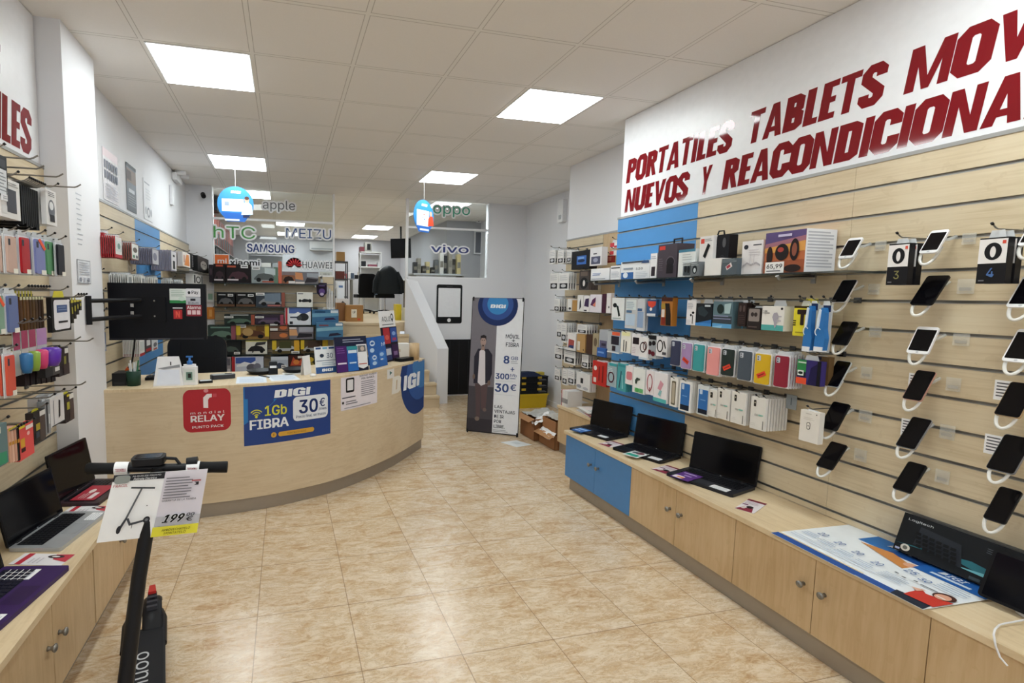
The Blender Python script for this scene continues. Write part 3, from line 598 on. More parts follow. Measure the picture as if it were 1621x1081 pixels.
for k, (yl, l) in enumerate((('1.9082, 1.8576, 1.3092, 1.5438', 'blue and white hair clipper blister left of its twin'), ('1.8543, 1.7973, 1.3153, 1.5359', 'blue and white hair clipper blister next to the phones'))):
    ya, yb, z0, z1 = [float(v) for v in yl.split(',')]; w = ya-yb; h = z1-z0
    o = rq('clipper_pack', l, 'pack', ya, yb, z0, z1, .004, CLEAR, [('r', .3, .86, .9, 1, '#1d2f58')], group='hair clipper packs')
    g = G(); g.poly([(w*x, h*y) for x, y in ((.1, .05), (.88, .05), (.95, .3), (.8, .5), (.78, .85), (.68, .95), (.5, .95), (.42, .7), (.2, .42))], .001, .028, '#2670b4')
    g.poly([(w*x, h*y) for x, y in ((.28, .5), (.46, .55), (.55, .9), (.42, .92), (.3, .7))], .028, .034, '#d9e4ee'); g.ring(w*.45, h*.44, w*.26, h*.09, w*.08, .0345, '#dfe8f2', .6, 4.4); g.poly([(w*.18, h*.02), (w*.86, h*.02), (w*.86, h*.12), (w*.18, h*.12)], .002, .032, '#e4e6ea')
    g.ob('clipper', None, o)
# ---------------------------------------------------------------- silicone case row
def sleeve(ya, yb, z0, z1, col, label, n, sticker=False, X=2.45, group='silicone case packs on the right wall', tilt=0.0, lens='#c9ced8'):
    w = ya-yb; h = z1-z0; sl = slat_for(z1); g = G()
    g.rbox(0, 0, -.004, w, h, .0, .004, FOG); g.rect(.003, .003, w-.003, h-.003, .0006, '#e9ebf0')
    g.poly([(w*.12, h), (w*.88, h), (w*.8, h+max(.012, sl-z1)), (w*.2, h+max(.012, sl-z1))], -.0026, -.0014, FOG)
    o = g.ob('case_pack', R(X, ya, z0), None, None, label=label, cat='phone case', group=group)
    c = G(); c.rbox(w*.1, h*.035, .001, w*.92, h*.95, .009, .009, M(col, .4)); c.flat(rr_pts(w*.2, h*.74, w*.42, h*.9, .004), .0096, lens); c.ell(w*.28, h*.85, .004, .004, .0102, '#4a4f5a'); c.ell(w*.28, h*.78, .004, .004, .0102, '#4a4f5a')
    if sticker:
        a = Matrix.Translation((w*.52, h*.32, .011)) @ Matrix.Rotation(-.5 if sticker == 2 else .5, 4, 'Z'); q = [a @ Vector(v) for v in ((-.026, -.012, 0), (.026, -.012, 0), (.026, .012, 0), (-.026, .012, 0))]
        c.add(q, [(0, 1, 2, 3)], '#e0442a'); q = [a @ Vector(v) for v in ((-.02, -.003, .0004), (.02, -.003, .0004), (.02, .003, .0004), (-.02, .003, .0004))]; c.add(q, [(0, 1, 2, 3)], '#8e2416')
    c.ob('phone_case', None, o)
    hook(R(2.64, (ya+yb)/2, sl), 2.64-X+.02, 'thin chrome hook holding the ' + label)
    if n > 1: stack(o, n, .016, label, 'packs of the ' + label)
    return o
for a, col, l, n, s in (
    ('2.7802, 2.6885, 1.1226, 1.2959', '#3d415a', 'navy silicone case', 4, 0), ('2.687, 2.5977, 1.1153, 1.2879', '#a88cba', 'lilac silicone case with orange sticker', 4, 2),
    ('2.5918, 2.4981, 1.1134, 1.2888', '#3d9da0', 'teal silicone case', 4, 0), ('2.4873, 2.3864, 1.1062, 1.2835', '#ea9b98', 'pink silicone case', 4, 0),
    ('2.3836, 2.2893, 1.1188, 1.2829', '#2a3532', 'blackish green silicone case with orange sticker', 5, 1), ('2.2737, 2.1785, 1.1114, 1.2836', '#4a545f', 'slate grey silicone case', 4, 0),
    ('2.1715, 2.0706, 1.1079, 1.2809', '#d8b01e', 'yellow silicone case with orange sticker', 5, 1), ('2.0574, 1.9725, 1.1114, 1.2838', '#8f2136', 'crimson silicone case', 6, 0)):
    ya, yb, z0, z1 = [float(v) for v in a.split(',')]; sleeve(ya, yb, z0, z1, col, l + ' in clear pack', n, s)
rq('software_box', 'green and purple box with orange sticker after the cases', 'box', 1.9384, 1.8233, 1.1515, 1.2696, .03, '#3b3174', [('r', 0, .45, .38, 1, '#2c8a4c'), ('r', 0, .3, .38, .5, '#1f2430'), ('r', .04, .34, .3, .56, '#dfe6e2'), ('e', .17, .45, .1, .06, '#1d2a22'), ('r', 0, 0, .44, .26, '#e2502c'), ('r', .86, 0, 1, 1, '#14141c'), ('p', [(.5, 0), (.86, 0), (.86, .9), (.6, .7)], '#221c48'), ('r', .06, .86, .4, .92, '#cfe8d6')])
rq('leather_case', 'brown leather case behind the green and purple box', 'phone case', 1.918, 1.8267, 1.1537, 1.29, .03, '#6a5030', [('r', .1, .88, .6, .98, '#26283c')], X=2.5)
# ---------------------------------------------------------------- small packs left of the cases
rq('accessory_pack', 'clear pack with orange corner and dark gadget, blue panel left edge', 'pack', 3.4498, 3.3043, 1.1341, 1.2969, .03, CLEAR, [('r', .35, .84, 1, 1, '#e2603a'), ('r', .3, .4, .95, .8, '#2a2430'), ('r', .4, .1, .7, .34, '#31202a'), ('r', .0, 0, 1, .06, '#dcdcdc')])
rq('earphone_pack', 'cream topped earphone pack with two black cables', 'pack', 3.2896, 3.1792, 1.1523, 1.3086, .02, '#efece2', [('r', .1, .8, .9, .98, '#e9e6ae'), ('r', .28, .05, .36, .6, '#24242a'), ('r', .52, .05, .6, .55, '#24242a')], n=4, step=.016)
rq('phone_cover_pack', 'white pack with a dark square window on top', 'pack', 3.1674, 3.0735, 1.143, 1.3036, .02, '#eae6e8', [('r', .12, .52, .82, .82, '#2a2026'), ('l', .1, .1, .5, .4, 4, '#c9b4bc')], n=2)
rq('cable_pack', 'white pack with a curled dark red cable', 'pack', 3.072, 2.9886, 1.1274, 1.284, .02, '#eceaea', [('o', .45, .55, .38, .24, '#2e1c20', .1), ('o', .7, .62, .24, .2, '#5a2428', .08), ('r', .0, 0, 1, .1, '#c9d6e2')], X=2.44, n=2)
rq('earbud_pack', 'clear blister with black and dark red earbuds', 'pack', 3.0021, 2.9161, 1.145, 1.3118, .02, CLEAR, [('r', .05, .78, .95, .95, '#141318'), ('e', .3, .6, .2, .1, '#1c171b'), ('e', .72, .64, .2, .1, '#1c171b'), ('e', .3, .25, .22, .1, '#5a1a26'), ('e', .7, .2, .22, .1, '#5a1a26')], n=3, step=.02)
rq('cable_pack', 'white pack with a round looped black cable', 'pack', 2.916, 2.8169, 1.1686, 1.3014, .02, '#e6e4e6', [('o', .35, .52, .3, .32, '#202024', .09), ('p', [(.62, .8), (.74, .8), (.92, .45), (.84, .4)], '#1d1d20'), ('r', .6, .1, .95, .24, '#4a4a50')], n=4, step=.016)
# ---------------------------------------------------------------- lower hook row
rq('cable_pack', 'grey teal blister with a dark coiled cable', 'pack', 3.4383, 3.3225, 0.8709, 1.0541, .02, '#9fb4bc', [('r', .2, .88, 1, 1, '#3aa0a8'), ('o', .45, .4, .34, .24, '#4a2030', .1), ('l', .1, .6, .6, .8, 3, '#d8e0e4')], n=2)
rq('cable_pack', 'teal green cable bag under the cream earphone pack', 'bag', 3.3135, 3.2118, 0.8593, 1.0657, .012, '#4aa2a8', [('p', [(.2, .1), (.35, .1), (.5, .7), (.4, .75)], '#2a5a68'), ('p', [(.6, .08), (.75, .1), (.62, .6), (.52, .6)], '#86c8cc'), ('r', .1, .88, .9, .96, '#2f8f98')], n=4, step=.014)
rq('cable_pack', 'white pack with pink window beside teal bags', 'pack', 3.22, 3.1399, 0.9239, 1.0597, .02, '#eee6e6', [('R', .15, .25, .95, .7, '#d8828a', .2)], n=2)
rq('cable_pack', 'white pack with green leaves and a dark plug', 'pack', 3.135, 3.0088, 0.8787, 1.0574, .02, '#ecefec', [('r', .2, .03, .9, .2, '#7ac48a'), ('e', .4, .12, .16, .09, '#4fa85c'), ('e', .7, .12, .16, .08, '#69b876'), ('p', [(.2, .5), (.35, .62), (.62, .6), (.62, .54), (.4, .5), (.36, .36), (.24, .36)], '#39463c')], n=2)
rq('cable_pack', 'white pack with oval dark red cable loop', 'pack', 2.998, 2.9208, 0.8913, 1.0592, .02, '#ece6e8', [('o', .5, .5, .36, .36, '#a33848', .1), ('r', .5, .1, .6, .3, '#7a2030')], n=2)
rq('cable_pack', 'white pack with teal foot and a pink cable', 'pack', 2.9184, 2.7958, 0.8588, 1.0577, .02, '#ece8ea', [('r', 0, 0, 1, .13, '#54b4b4'), ('p', [(.3, .45), (.5, .75), (.75, .65), (.55, .4)], '#d89aa8'), ('p', [(.35, .25), (.5, .42), (.65, .4), (.55, .2)], '#8cbcc0')], n=4, step=.018)
WB = '#e9e6e1'
rq('case_pack', 'white frame pack with gold edged dark window', 'phone case', 2.768, 2.7055, 0.8564, 1.047, .014, '#efece6', [('R', .22, .06, .8, .88, '#6b6250', .12), ('R', .32, .12, .7, .82, '#b9ae9a', .1)], n=4, step=.018)
rq('case_pack', 'white frame pack with a blue case, left one', 'phone case', 2.6876, 2.5901, 0.8452, 1.0395, .012, '#eeece8', [('R', .14, .06, .88, .92, '#2a6cb2', .06), ('r', .14, .05, .88, .22, '#1a2232'), ('R', .22, .72, .42, .9, '#c3d6ea', .04), ('r', .3, .5, .7, .53, '#6f9fd2')], n=5, step=.016)
rq('case_pack', 'white frame pack with a blue case, right one', 'phone case', 2.5391, 2.4546, 0.8553, 1.037, .012, '#d9dede', [('R', .1, .06, .92, .86, '#2a6cb2', .06), ('r', .1, .05, .92, .2, '#182030'), ('R', .2, .7, .44, .86, '#c3d6ea', .04), ('r', .3, .5, .75, .53, '#6f9fd2')], n=4, step=.016)
for a, l, n, cx in (('2.4576, 2.3904, 0.8628, 1.0248', 'small white case box with dark lens corner, leftmost', 2, .36), ('2.3947, 2.3072, 0.8667, 1.0438', 'white case box with black lens bar, second', 3, .2), ('2.2972, 2.2056, 0.8648, 1.0435', 'white case box with black lens bar, third', 6, .2), ('2.1745, 2.0849, 0.8642, 1.0389', 'white case box with black lens block, rightmost', 8, .2)):
    ya, yb, z0, z1 = [float(v) for v in a.split(',')]
    rq('case_box', l, 'phone case', ya, yb, z0, z1, .012, WB, [('R', .04, .03, .96, .97, '#e2dfd8', .05), ('R', .2, .7, .46 if cx > .3 else .36, .9, '#2c2926', .04), ('e', .28, .82, .04, .025, '#b0a890'), ('t', 'clear view', .3, .42, .78, .5, '#9c9a94'), ('r', .55, .44, .85, .48, '#86c2b4'), ('r', .86, .04, .9, .3, '#3a3836'), ('l', .1, .1, .4, .2, 2, '#d3cfc8')], n=n, step=.019)
hook(R(2.64, (2.6, 2.0952, 1.0439)[1], 1.0367), .2, 'empty chrome hook with a grey tag, right of white boxes')
box_pack('price_tag', 'small grey tag hanging on the empty hook', 'tag', R(2.56, (2.56, 2.0692, 1.0438)[1], (2.56, 2.0648, 0.9907)[2]), .055, .075, .002, '#8f969a', [('r', .45, .3, .55, .8, '#5e656a')])
rq('phone_box', 'flat white box with small phone outline, hanging alone', 'box', 1.903, 1.8109, 0.8752, 1.027, .03, '#e7e2da', [('R', .36, .4, .56, .64, '#4a4744', .1), ('R', .39, .42, .53, .62, '#e7e2da', .08), ('e', .46, .52, .03, .02, '#3a3836'), ('e', .85, .92, .03, .02, '#4a4744'), ('l', .2, .7, .75, .8, 2, '#cfc8bf'), ('r', .3, .9, .6, .92, '#bdb6ae')])
# ---------------------------------------------------------------- fitness bands
for a, l, num, c, n in (('1.5996, 1.5259, 1.627, 1.7962', 'black band box marked 3 with a white top', '3', '#8a8450', 2), ('1.3133, 1.2361, 1.6271, 1.7903', 'black band box marked 4 with a white top', '4', '#4a6ea8', 2)):
    ya, yb, z0, z1 = [float(v) for v in a.split(',')]
    rq('band_box', l, 'box', ya, yb, z0, z1, .03, '#17161a', [('r', .0, .44, .97, .97, '#ece8e6'), ('e', .5, .7, .3, .19, '#17171b'), ('e', .5, .69, .1, .12, '#e6e2e0'), ('r', .8, .86, .92, .93, '#d8503c'), ('t', num, .36, .14, .62, .34, c), ('r', .1, .05, .3, .08, '#6a6a70')], X=2.46, n=n, step=.045)
# ---------------------------------------------------------------- display phones on tilted holders
def phone(Bx, y, z, Ln, th, w, body, label, screen='#0b0a0d', frame=None):
    u = (0, -1, 0); v = (math.sin(th), 0, math.cos(th)); m = T((Bx, y, z), u, v)
    t = thing('display_phone', label, 'phone', m)
    G().rbox(0, 0, -.008, w, Ln, -.0005, .009, M(frame or body, .3, .3 if frame else 0)).ob('body', None, t)
    k = .0035 if body == DK or body == '#141417' else .004
    g = G(); g.flat(rr_pts(.001, .001, w-.001, Ln-.001, .008), -.0003, M(body, .2)); 
    e = .013 if body not in (DK, '#141417') else .004
    g.flat(rr_pts(k, e, w-k, Ln-e, .003), .0001, M(screen, .12)); g.ob('screen', None, t)
    if e > .005: G().flat([(w/2+.005*math.cos(a*PI/6), .0065+.004*math.sin(a*PI/6)) for a in range(12)], .0003, M('#bdbdc2', .3)).ob('home_button', None, t)
    h = thing('phone_holder', 'clear holder under the ' + label, 'holder', m, 'acrylic phone holders')
    G().box(w*.2, Ln*.25, -.014, w*.8, Ln*.8, -.0085, ACRY).ob('back_plate', None, h)
    # arm reaching back to the groove, price card at its root
    iv = m.inverted(); p = [iv @ Vector((Bx+.06, y-w*.55, z+Ln*.45)), iv @ Vector((2.60, y-w*.6, z+Ln*.5)), iv @ Vector((2.638, y-w*.6, z+Ln*.62))]
    G().tube(p, .007, ACRY, 6).ob('arm', None, h)
    q = [iv @ Vector(c) for c in ((2.632, y-w*1.0, z+Ln*.3), (2.632, y-w*1.7, z+Ln*.3), (2.632, y-w*1.7, z+Ln*.7), (2.632, y-w*1.0, z+Ln*.7))]
    e = iv @ Vector((2.635, 0, 0)) - iv @ Vector((2.632, 0, 0)); g = G().add(q + [e + c for c in q], [(0, 1, 2, 3), (7, 6, 5, 4), (0, 4, 5, 1), (1, 5, 6, 2), (2, 6, 7, 3), (3, 7, 4, 0)], CARD)
    q = [iv @ Vector((2.6315, y-w*(1.1+.5*(i % 2)), z+Ln*(.38+.09*(i//2)))) for i in (0, 1, 3, 2)]
    g.add(q, [(0, 1, 2, 3)], M('#b9b4aa')); g.ob('price_card', None, h)
    pts = []
    for i in range(13):
        a = PI*i/12; pts.append((w*.36 - .019*math.cos(a), .004 - .044*math.sin(a), -.012 - .022*(i/12)))
    pts = [(w*.36-.019, .03, -.013)] + pts + [(w*.36+.021, .05, -.034)]
    G().tube(pts, .0055, CORD, 8).ob('cord', None, h)
    return t
KW = '#ecebec'; KB = '#141417'
PH = [(0, 1.831, 1.754, .111, .55, .062, KW, 'white phone top left of the display phones', None),
 (0, 1.847, 1.552, .122, .55, .066, KB, 'black phone with white rim, second down in left column', '#e6e6ea'), (0, 1.829, 1.356, .123, .526, .069, KB, 'black phone level with the blue hair clippers', None),
 (0, 1.845, 1.155, .138, .54, .066, DK, 'phone with pale silver rim beside the green purple box', '#cfd6dc'), (0, 1.848, .949, .145, .541, .077, KB, 'black phone beside the flat white hanging box', None), (0, 1.85, .76, .144, .648, .075, KB, 'lowest black phone of the left column', None),
 (0, 1.521, 1.754, .111, .568, .060, KW, 'white phone beside the band box marked 3', None), (0, 1.535, 1.548, .148, .641, .075, KB, 'large black phone below the band box marked 3', None), (0, 1.53, 1.348, .121, .453, .074, KW, 'white phone third down in the middle column', None),
 (0, 1.528, 1.156, .139, .545, .066, KB, 'rose gold rimmed phone in the middle column', '#c99a8c'), (0, 1.535, .953, .148, .619, .069, KB, 'black phone with grey rim in the middle column', '#8d8f94'), (0, 1.531, .769, .139, .638, .066, KB, 'lowest black phone of the middle column', None)]
PH += [(0, 1.236, 1.759, .108, .56, .060, KW, 'white phone top right, cut by the photo edge', None), (0, 1.247, 1.545, .135, .6, .072, KW, 'large white phone second down in the right column', None), (0, 1.242, 1.352, .135, .56, .072, KW, 'large white phone third down in the right column', None),
 (0, 1.246, 1.155, .14, .56, .068, KB, 'gold rimmed phone in the right column', '#b89a72'), (0, 1.25, .953, .15, .6, .075, KB, 'black phone fifth down in the right column', '#7f8188'), (0, 1.242, .766, .138, .585, .06, KB, 'lowest black phone above the keyboard box', None)]
for q in PH:
    t = phone(2.5, *q[1:7], q[7], frame=q[8])
    t['group'] = 'display phones on the right wall'
for y, z, l in ((1.57, 1.20, 'white price note left of the rose gold rimmed phone'), (1.58, 1.0, 'white price note left of the grey rimmed phone'), (1.30, 1.215, 'white price note left of the gold rimmed phone'), (1.31, 1.005, 'white price note left of the fifth right phone')):
    g = G(); g.box(0, 0, 0, .06, .075, .0012, PAPER); g.lines(.006, .01, .05, .07, 5, .0016, '#55555c', .4)
    g.ob('price_note', R(2.60, y, z-.02), None, None, label=l, cat='note')
# ---------------------------------------------------------------- laptops
def laptop(label, P0, P1, depth, z, lid, ang, deck, rim, key='#15151a', screen='#0c0c10', group=None, scr_w=None):
    u = Vector((P1[0]-P0[0], P1[1]-P0[1])); w = u.length; u.normalize(); v = Vector((-u.y, u.x))
    t = thing('laptop', label, 'laptop', T((P0[0], P0[1], z), (u.x, u.y, 0), (v.x, v.y, 0)), group)
    dm = M(deck, .35, .5 if deck == '#b9bcc0' else 0)
    b = G(); b.rbox(0, 0, 0, w, depth, .016, .012, dm); b.ob('base', None, t)
    k = G(); kx = w*.07; kw = w*.86; k.flat(rr_pts(kx, depth*.42, kx+kw, depth*.92, .004), .0163, M(key, .6))
    for r in range(5):
        for c in range(15):
            a = kx + kw*(c+.1)/15; y = depth*(.44 + .093*r); k.box(a, y, .0164, a+kw*.8/15, y+depth*.075, .0182, M(key, .35))
    k.ob('keyboard', None, t)
    G().flat(rr_pts(w*.34, depth*.07, w*.64, depth*.36, .004), .0164, M(rim, .3)).ob('touchpad', None, t)
    lm = Matrix.Translation((0, depth-.004, .012)) @ Matrix.Rotation(ang, 4, 'X')
    l = G().rbox(0, 0, -.009, w, lid, 0, .009, M('#141418', .3)).ob('lid', lm, t)
    s = G(); s.flat(rr_pts(.008, .014, w-.008, lid-.009, .004), .0006, M(screen, .08)); s.ob('screen', None, l)
    G().flat([(w/2+.005*math.cos(a*PI/5), .008+.003*math.sin(a*PI/5)) for a in range(10)], .0008, '#8d9096').ob('badge', None, l)
    g = G(); g.cyl((w*.12, depth-.006, .014), (w*.2, depth-.006, .014), .006, DARK, 8); g.cyl((w*.8, depth-.006, .014), (w*.88, depth-.006, .014), .006, DARK, 8); g.ob('hinge', None, t)
    return t
ZT = .477
def note(t, x, y, w, h, label=None, m=PAPER):      # paper label stuck on a laptop palm rest
    g = G(); g.box(x, y, .0166, x+w, y+h, .0171, m); g.lines(x+.004, y+.004, x+w-.004, y+h-.004, 4, .0174, '#b6bac2', .3); o = g.ob('price_label', None, t); 
    return o
A1 = math.radians(81)
t = laptop('open black laptop farthest away, with a blue leaflet on it', (2.249, 3.62), (2.352, 3.262), .25, ZT, .225, A1, '#1b1b20', '#202026', group='black laptops on the right worktop'); note(t, .27, .012, .075, .045)
t = laptop('open black laptop in the middle, with a green printed card', (2.262, 3.075), (2.372, 2.728), .245, ZT, .225, A1, '#18181b', '#1e1e22', group='black laptops on the right worktop'); note(t, .265, .012, .08, .05)
t = laptop('open black laptop nearest, with a purple leaflet on its corner', (2.257, 2.545), (2.364, 2.17), .245, ZT, .235, A1, '#28282d', '#2f2f35', group='black laptops on the right worktop'); note(t, .255, .012, .095, .055)
def leaflet(label, x, y, z, a, w, h, bg, art, group=None):
    g = G(); g.box(0, 0, 0, w, h, .0012, bg); g.art(w, h, art, .0015)
    return g.ob('leaflet', U(x, y, z, a), None, None, label=label, cat='leaflet', group=group)
LR = [('r', 0, .86, 1, 1, '#7d2438'), ('p', [(0, 0), (.9, 0), (.75, .3), (.2, .22)], '#8c2c40'), ('e', .55, .35, .18, .1, '#2d2226'), ('e', .3, .22, .12, .09, '#d9c7c4'), ('r', .05, .45, .35, .52, '#7d3c6a'), ('l', .1, .55, .8, .8, 3, '#c6b7c0')]
leaflet('blue leaflet lying on the farthest black laptop', (2.2181, 3.5499, 0.497)[0], (2.2181, 3.5499, 0.497)[1], ZT+.0185, -1.25, .10, .13, '#2d6cb4', [('r', .1, .6, .9, .8, '#9cc3ea'), ('r', .0, 0, 1, .12, '#1d4a8c'), ('r', .1, .3, .6, .4, '#d5e4f4')])
leaflet('purple red leaflet between the first and second laptops', 2.245, 3.22, ZT, -1.3, .11, .16, '#e7dcde', LR)
leaflet('white and green card lying on the middle laptop', (2.2291, 2.92, 0.497)[0], (2.2291, 2.92, 0.497)[1], ZT+.0185, -1.25, .105, .15, '#e3e6e2', [('r', .1, .1, .9, .42, '#2f9a86'), ('e', .62, .7, .26, .18, '#7d4a52'), ('e', .3, .68, .2, .14, '#4a5a62'), ('r', .05, .9, .95, .97, '#3a3a40')])
leaflet('purple red leaflet between the second and third laptops', 2.247, 2.66, ZT, -1.3, .12, .165, '#e7dcde', LR)
leaflet('purple leaflet on the corner of the nearest laptop', (2.2274, 2.4991, 0.497)[0]+.01, (2.2274, 2.4991, 0.497)[1]-.01, ZT+.0185, -1.28, .11, .16, '#5a2f80', [('r', .1, .8, .8, .86, '#d8c8ea'), ('r', .35, .48, .75, .6, '#a88cc8'), ('R', .05, .05, .6, .36, '#e7dfe6', .1), ('r', .25, .12, .62, .26, '#d88a5a')])
leaflet('purple red leaflet lying alone right of the nearest laptop', 2.26, 2.055, ZT, -1.14, .085, .20, '#e9e2e4', LR)
# price posters
PB = '#e9eef2'
def price_poster(label, p, a, w, h, art):
    g = G(); g.box(0, 0, 0, w, h, .0016, PB); g.art(w, h, art, .0022)
    return g.ob('price_poster', U(p[0], p[1], p[2], a), None, None, label=label, cat='poster', group='blue price posters')
TB = [('r', 0, 0, .95, .09, '#1b4f9c'), ('r', .3, .74, 1, 1, '#1f6fb8'), ('p', [(.55, .74), (1, .74), (1, 1), (.7, 1)], '#1a4d94'), ('r', 0, .09, 1, .105, '#e2c9a0')]
price_poster('blue and white price poster nearest the laptops', (2.187, 1.79, ZT), -PI/2-.03, .42, .46, TB + [('p', [(.36, .70), (.62, .76), (.96, .62), (.96, .5), (.6, .62)], '#d08a4a'), ('e', .84, .66, .05, .05, '#e0a98a'), ('t', 'DIGI', .5, .85, .72, .93, '#e8f0fa', .15, .03), ('r', .76, .86, .95, .9, '#cfe0f4')] +
             [('t', '20', .12+.2*i, .44-.03*i, .2+.2*i, .52-.03*i, '#3f66a4') for i in range(4)] + [('l', .06+.2*i, .3-.03*i, .22+.2*i, .4-.03*i, 3, '#9fb3cc') for i in range(4)] + [('l', .06, .16, .9, .24, 2, '#c3cfdf')])
price_poster('blue and white price poster with a smiling woman in red', (2.174, 1.425, ZT+.003), -PI/2-.03, .225, .40, [('r', 0, 0, .6, .1, '#1b4f9c'), ('p', [(.55, 0), (1, .0), (.95, .17), (.5, .12)], '#232b3a'), ('r', 0, .74, 1, 1, '#1f5fae'), ('t', 'DIGI', .25, .86, .6, .94, '#f0f5fb', .15, .03), ('r', .2, .79, .75, .83, '#cfe0f4'),
             ('p', [(.62, .1), (1, .12), (1, .36), (.7, .3), (.58, .36)], '#c8372c'), ('e', .84, .4, .13, .09, '#4a2a24'), ('e', .84, .38, .09, .07, '#e0a58c'), ('r', .78, .345, .9, .365, '#f3e6e2'), ('p', [(.5, .3), (.64, .36), (.62, .26)], '#e0b09a'), ('r', .48, .42, .72, .435, '#2a3a52')] +
             [('t', '25', .08, .55, .24, .64, '#3f66a4'), ('t', '30', .34, .5, .5, .58, '#3f66a4')] + [('r', .1+.14*i, .42-.03*(i % 2), .16+.14*i, .44-.03*(i % 2), '#40464e') for i in range(3)] + [('l', .06, .2, .45, .36, 5, '#a9b8cc'), ('l', .55, .5, .95, .68, 4, '#a9b8cc')])
# keyboard box leaning on the wall
kb = T((2.548, 1.535, ZT+.017), (.0, -1, 0), (.34, 0, 1)); g = G(); g.box(0, 0, -.04, .405, .165, 0, '#16191d')
g.art(.405, .165, [('t', 'Logitech', .05, .83, .26, .9, '#cfd4d6'), ('p', [(0, .2), (.5, .3), (1, .06), (1, .28), (.6, .42)], '#1d6a76'), ('p', [(.5, .2), (.8, .28), (.9, .16)], '#6fb6bf'), ('p', [(.15, .3), (.55, .18), (.5, .7), (.17, .78)], '#2b2f36'), ('e', .1, .14, .04, .09, '#d7d3c8'), ('e', .1, .14, .02, .05, '#6a6a62'), ('r', .02, .04, .06, .09, '#a9b4d8'),
    ('r', .62, .03, .70, .1, '#3e4a50'), ('r', .74, .03, .82, .1, '#3e4a50'), ('r', .86, .03, .94, .1, '#7a4a44'), ('l', .68, .72, .9, .86, 3, '#4c545c')] + [('r', .18+.058*c-.006*r, .26+.1*r-.012*c, .222+.058*c-.006*r, .33+.1*r-.012*c, '#0d0e11') for r in range(4) for c in range(6)])
o = g.ob('keyboard_box', kb, None, None, label='black keyboard box leaning against the slats behind the posters', cat='box')
# tablet on a stand and its cable
tb = thing('tablet', 'dark tablet tilted on a round stand at the right edge', 'tablet', T((2.44, 1.203, ZT+.022), (.06, -1, 0), (.42, 0, 1)))
G().rbox(0, 0, -.009, .25, .18, 0, .012, M('#101014', .3)).ob('body', None, tb); G().flat(rr_pts(.01, .01, .24, .17, .004), .0005, M('#0b0c12', .08)).ob('screen', None, tb)
iv = tb.matrix_basis.inverted(); q = [iv @ Vector(c) for c in ((2.53, 1.08, ZT+.004), (2.535, 1.08, ZT+.05), (2.49, 1.08, ZT+.09))]
G().tube(q, .012, WHT, 8).ob('stand_arm', None, tb)
g = G(); g.lathe([(0, 0), (.055, 0), (.055, .008), (.05, .012), (0, .012)], WHT, 24); sb = g.ob('stand_foot', tb.matrix_basis.inverted() @ Matrix.Translation((2.52, 1.08, ZT)), tb)
g = G(); g.tube([(2.46, 1.07, ZT+.013), (2.3363, 1.0766, 0.486), (2.3146, 1.0778, 0.484), (2.215, 1.0401, 0.5094), (2.19, 1.0298, 0.5032), (2.19, 1.0225, 0.4698), (2.192, 1.0107, 0.4397), (2.195, 0.9933, 0.4225)], .0028, WHT, 8)
g.ob('cable', None, None, None, label='white charging cable hanging over the worktop edge', cat='cable')
# ---------------------------------------------------------------- recess display (far right)
def fq(name, label, cat, ya, yb, z0, z1, d, col, art=(), X=2.8, hk=True, **k): return rp(name, label, cat, ya, yb, z0, z1, X, d, col, art, slat=slat_for(z1) if hk else None, hx=3.0, **k)
MC = [('r', .1, .08, .9, .4, '#26262a'), ('e', .5, .25, .26, .1, '#c8c8cc'), ('l', .12, .55, .88, .9, 3, '#c3c3c7')]
for a, l, n in (('5.0335, 4.9092, 1.9122, 2.0559', 'small white memory card pack, top left of the recess', 3), ('4.86, 4.7444, 1.9026, 2.042', 'small white memory card pack, second of the top row', 5), ('4.678, 4.601, 1.9054, 2.0274', 'small white memory card pack beside the black square', 4),
                ('5.0031, 4.832, 1.6311, 1.809', 'white memory card pack, left of the second row', 2), ('4.8192, 4.6291, 1.63, 1.8022', 'white memory card pack, right in the second row', 4), ('4.8937, 4.7882, 1.4013, 1.5362', 'white memory card pack alone at mid height', 4),
                ('4.8195, 4.725, 1.1291, 1.2829', 'white memory card pack, first in the fourth row', 2), ('4.7295, 4.632, 1.0905, 1.288', 'white memory card pack, second in the fourth row', 5), ('4.4334, 4.2724, 1.2055, 1.2926', 'white memory card pack behind the white phone box', 5),
                ('4.8471, 4.6954, 0.8956, 1.0375', 'white memory card pack, first in the fifth row', 3), ('4.6568, 4.4472, 0.8803, 1.0435', 'white memory card pack, second in the fifth row', 4), ('4.3334, 4.2286, 0.8802, 1.0091', 'white memory card pack, third in the fifth row', 3),
                ('4.8297, 4.7279, 0.6725, 0.7942', 'white memory card pack, first in the sixth row', 2), ('4.6767, 4.5804, 0.6518, 0.8163', 'white memory card pack, second in the sixth row', 4), ('4.5686, 4.4534, 0.6773, 0.8256', 'white memory card pack, third in the sixth row', 4)):
    ya, yb, z0, z1 = [float(v) for v in a.split(',')]; fq('memory_card_pack', l, 'pack', ya, yb, z0, z1, .006, '#e6e5e3', MC, n=n, step=.028, group='memory card packs in the recess')
fq('drone_box', 'square black box with a blue picture in the recess', 'box', 4.5535, 4.2443, 1.8289, 2.0045, .08, '#131318', [('r', .3, .25, .82, .72, '#2f66b8'), ('e', .55, .45, .2, .08, '#1a2a4a'), ('r', .36, .55, .7, .65, '#7aa6dc')], X=2.78, hk=False)
fq('camera_box', 'white box with a grey action camera picture', 'box', 4.2419, 4.0603, 1.8504, 2.0154, .06, '#e4e2e4', [('r', .12, .08, .9, .5, '#4e5068'), ('e', .5, .3, .2, .12, '#9a9cb4'), ('r', .3, .62, .6, .68, '#3f3f46')], X=2.78, hk=False)
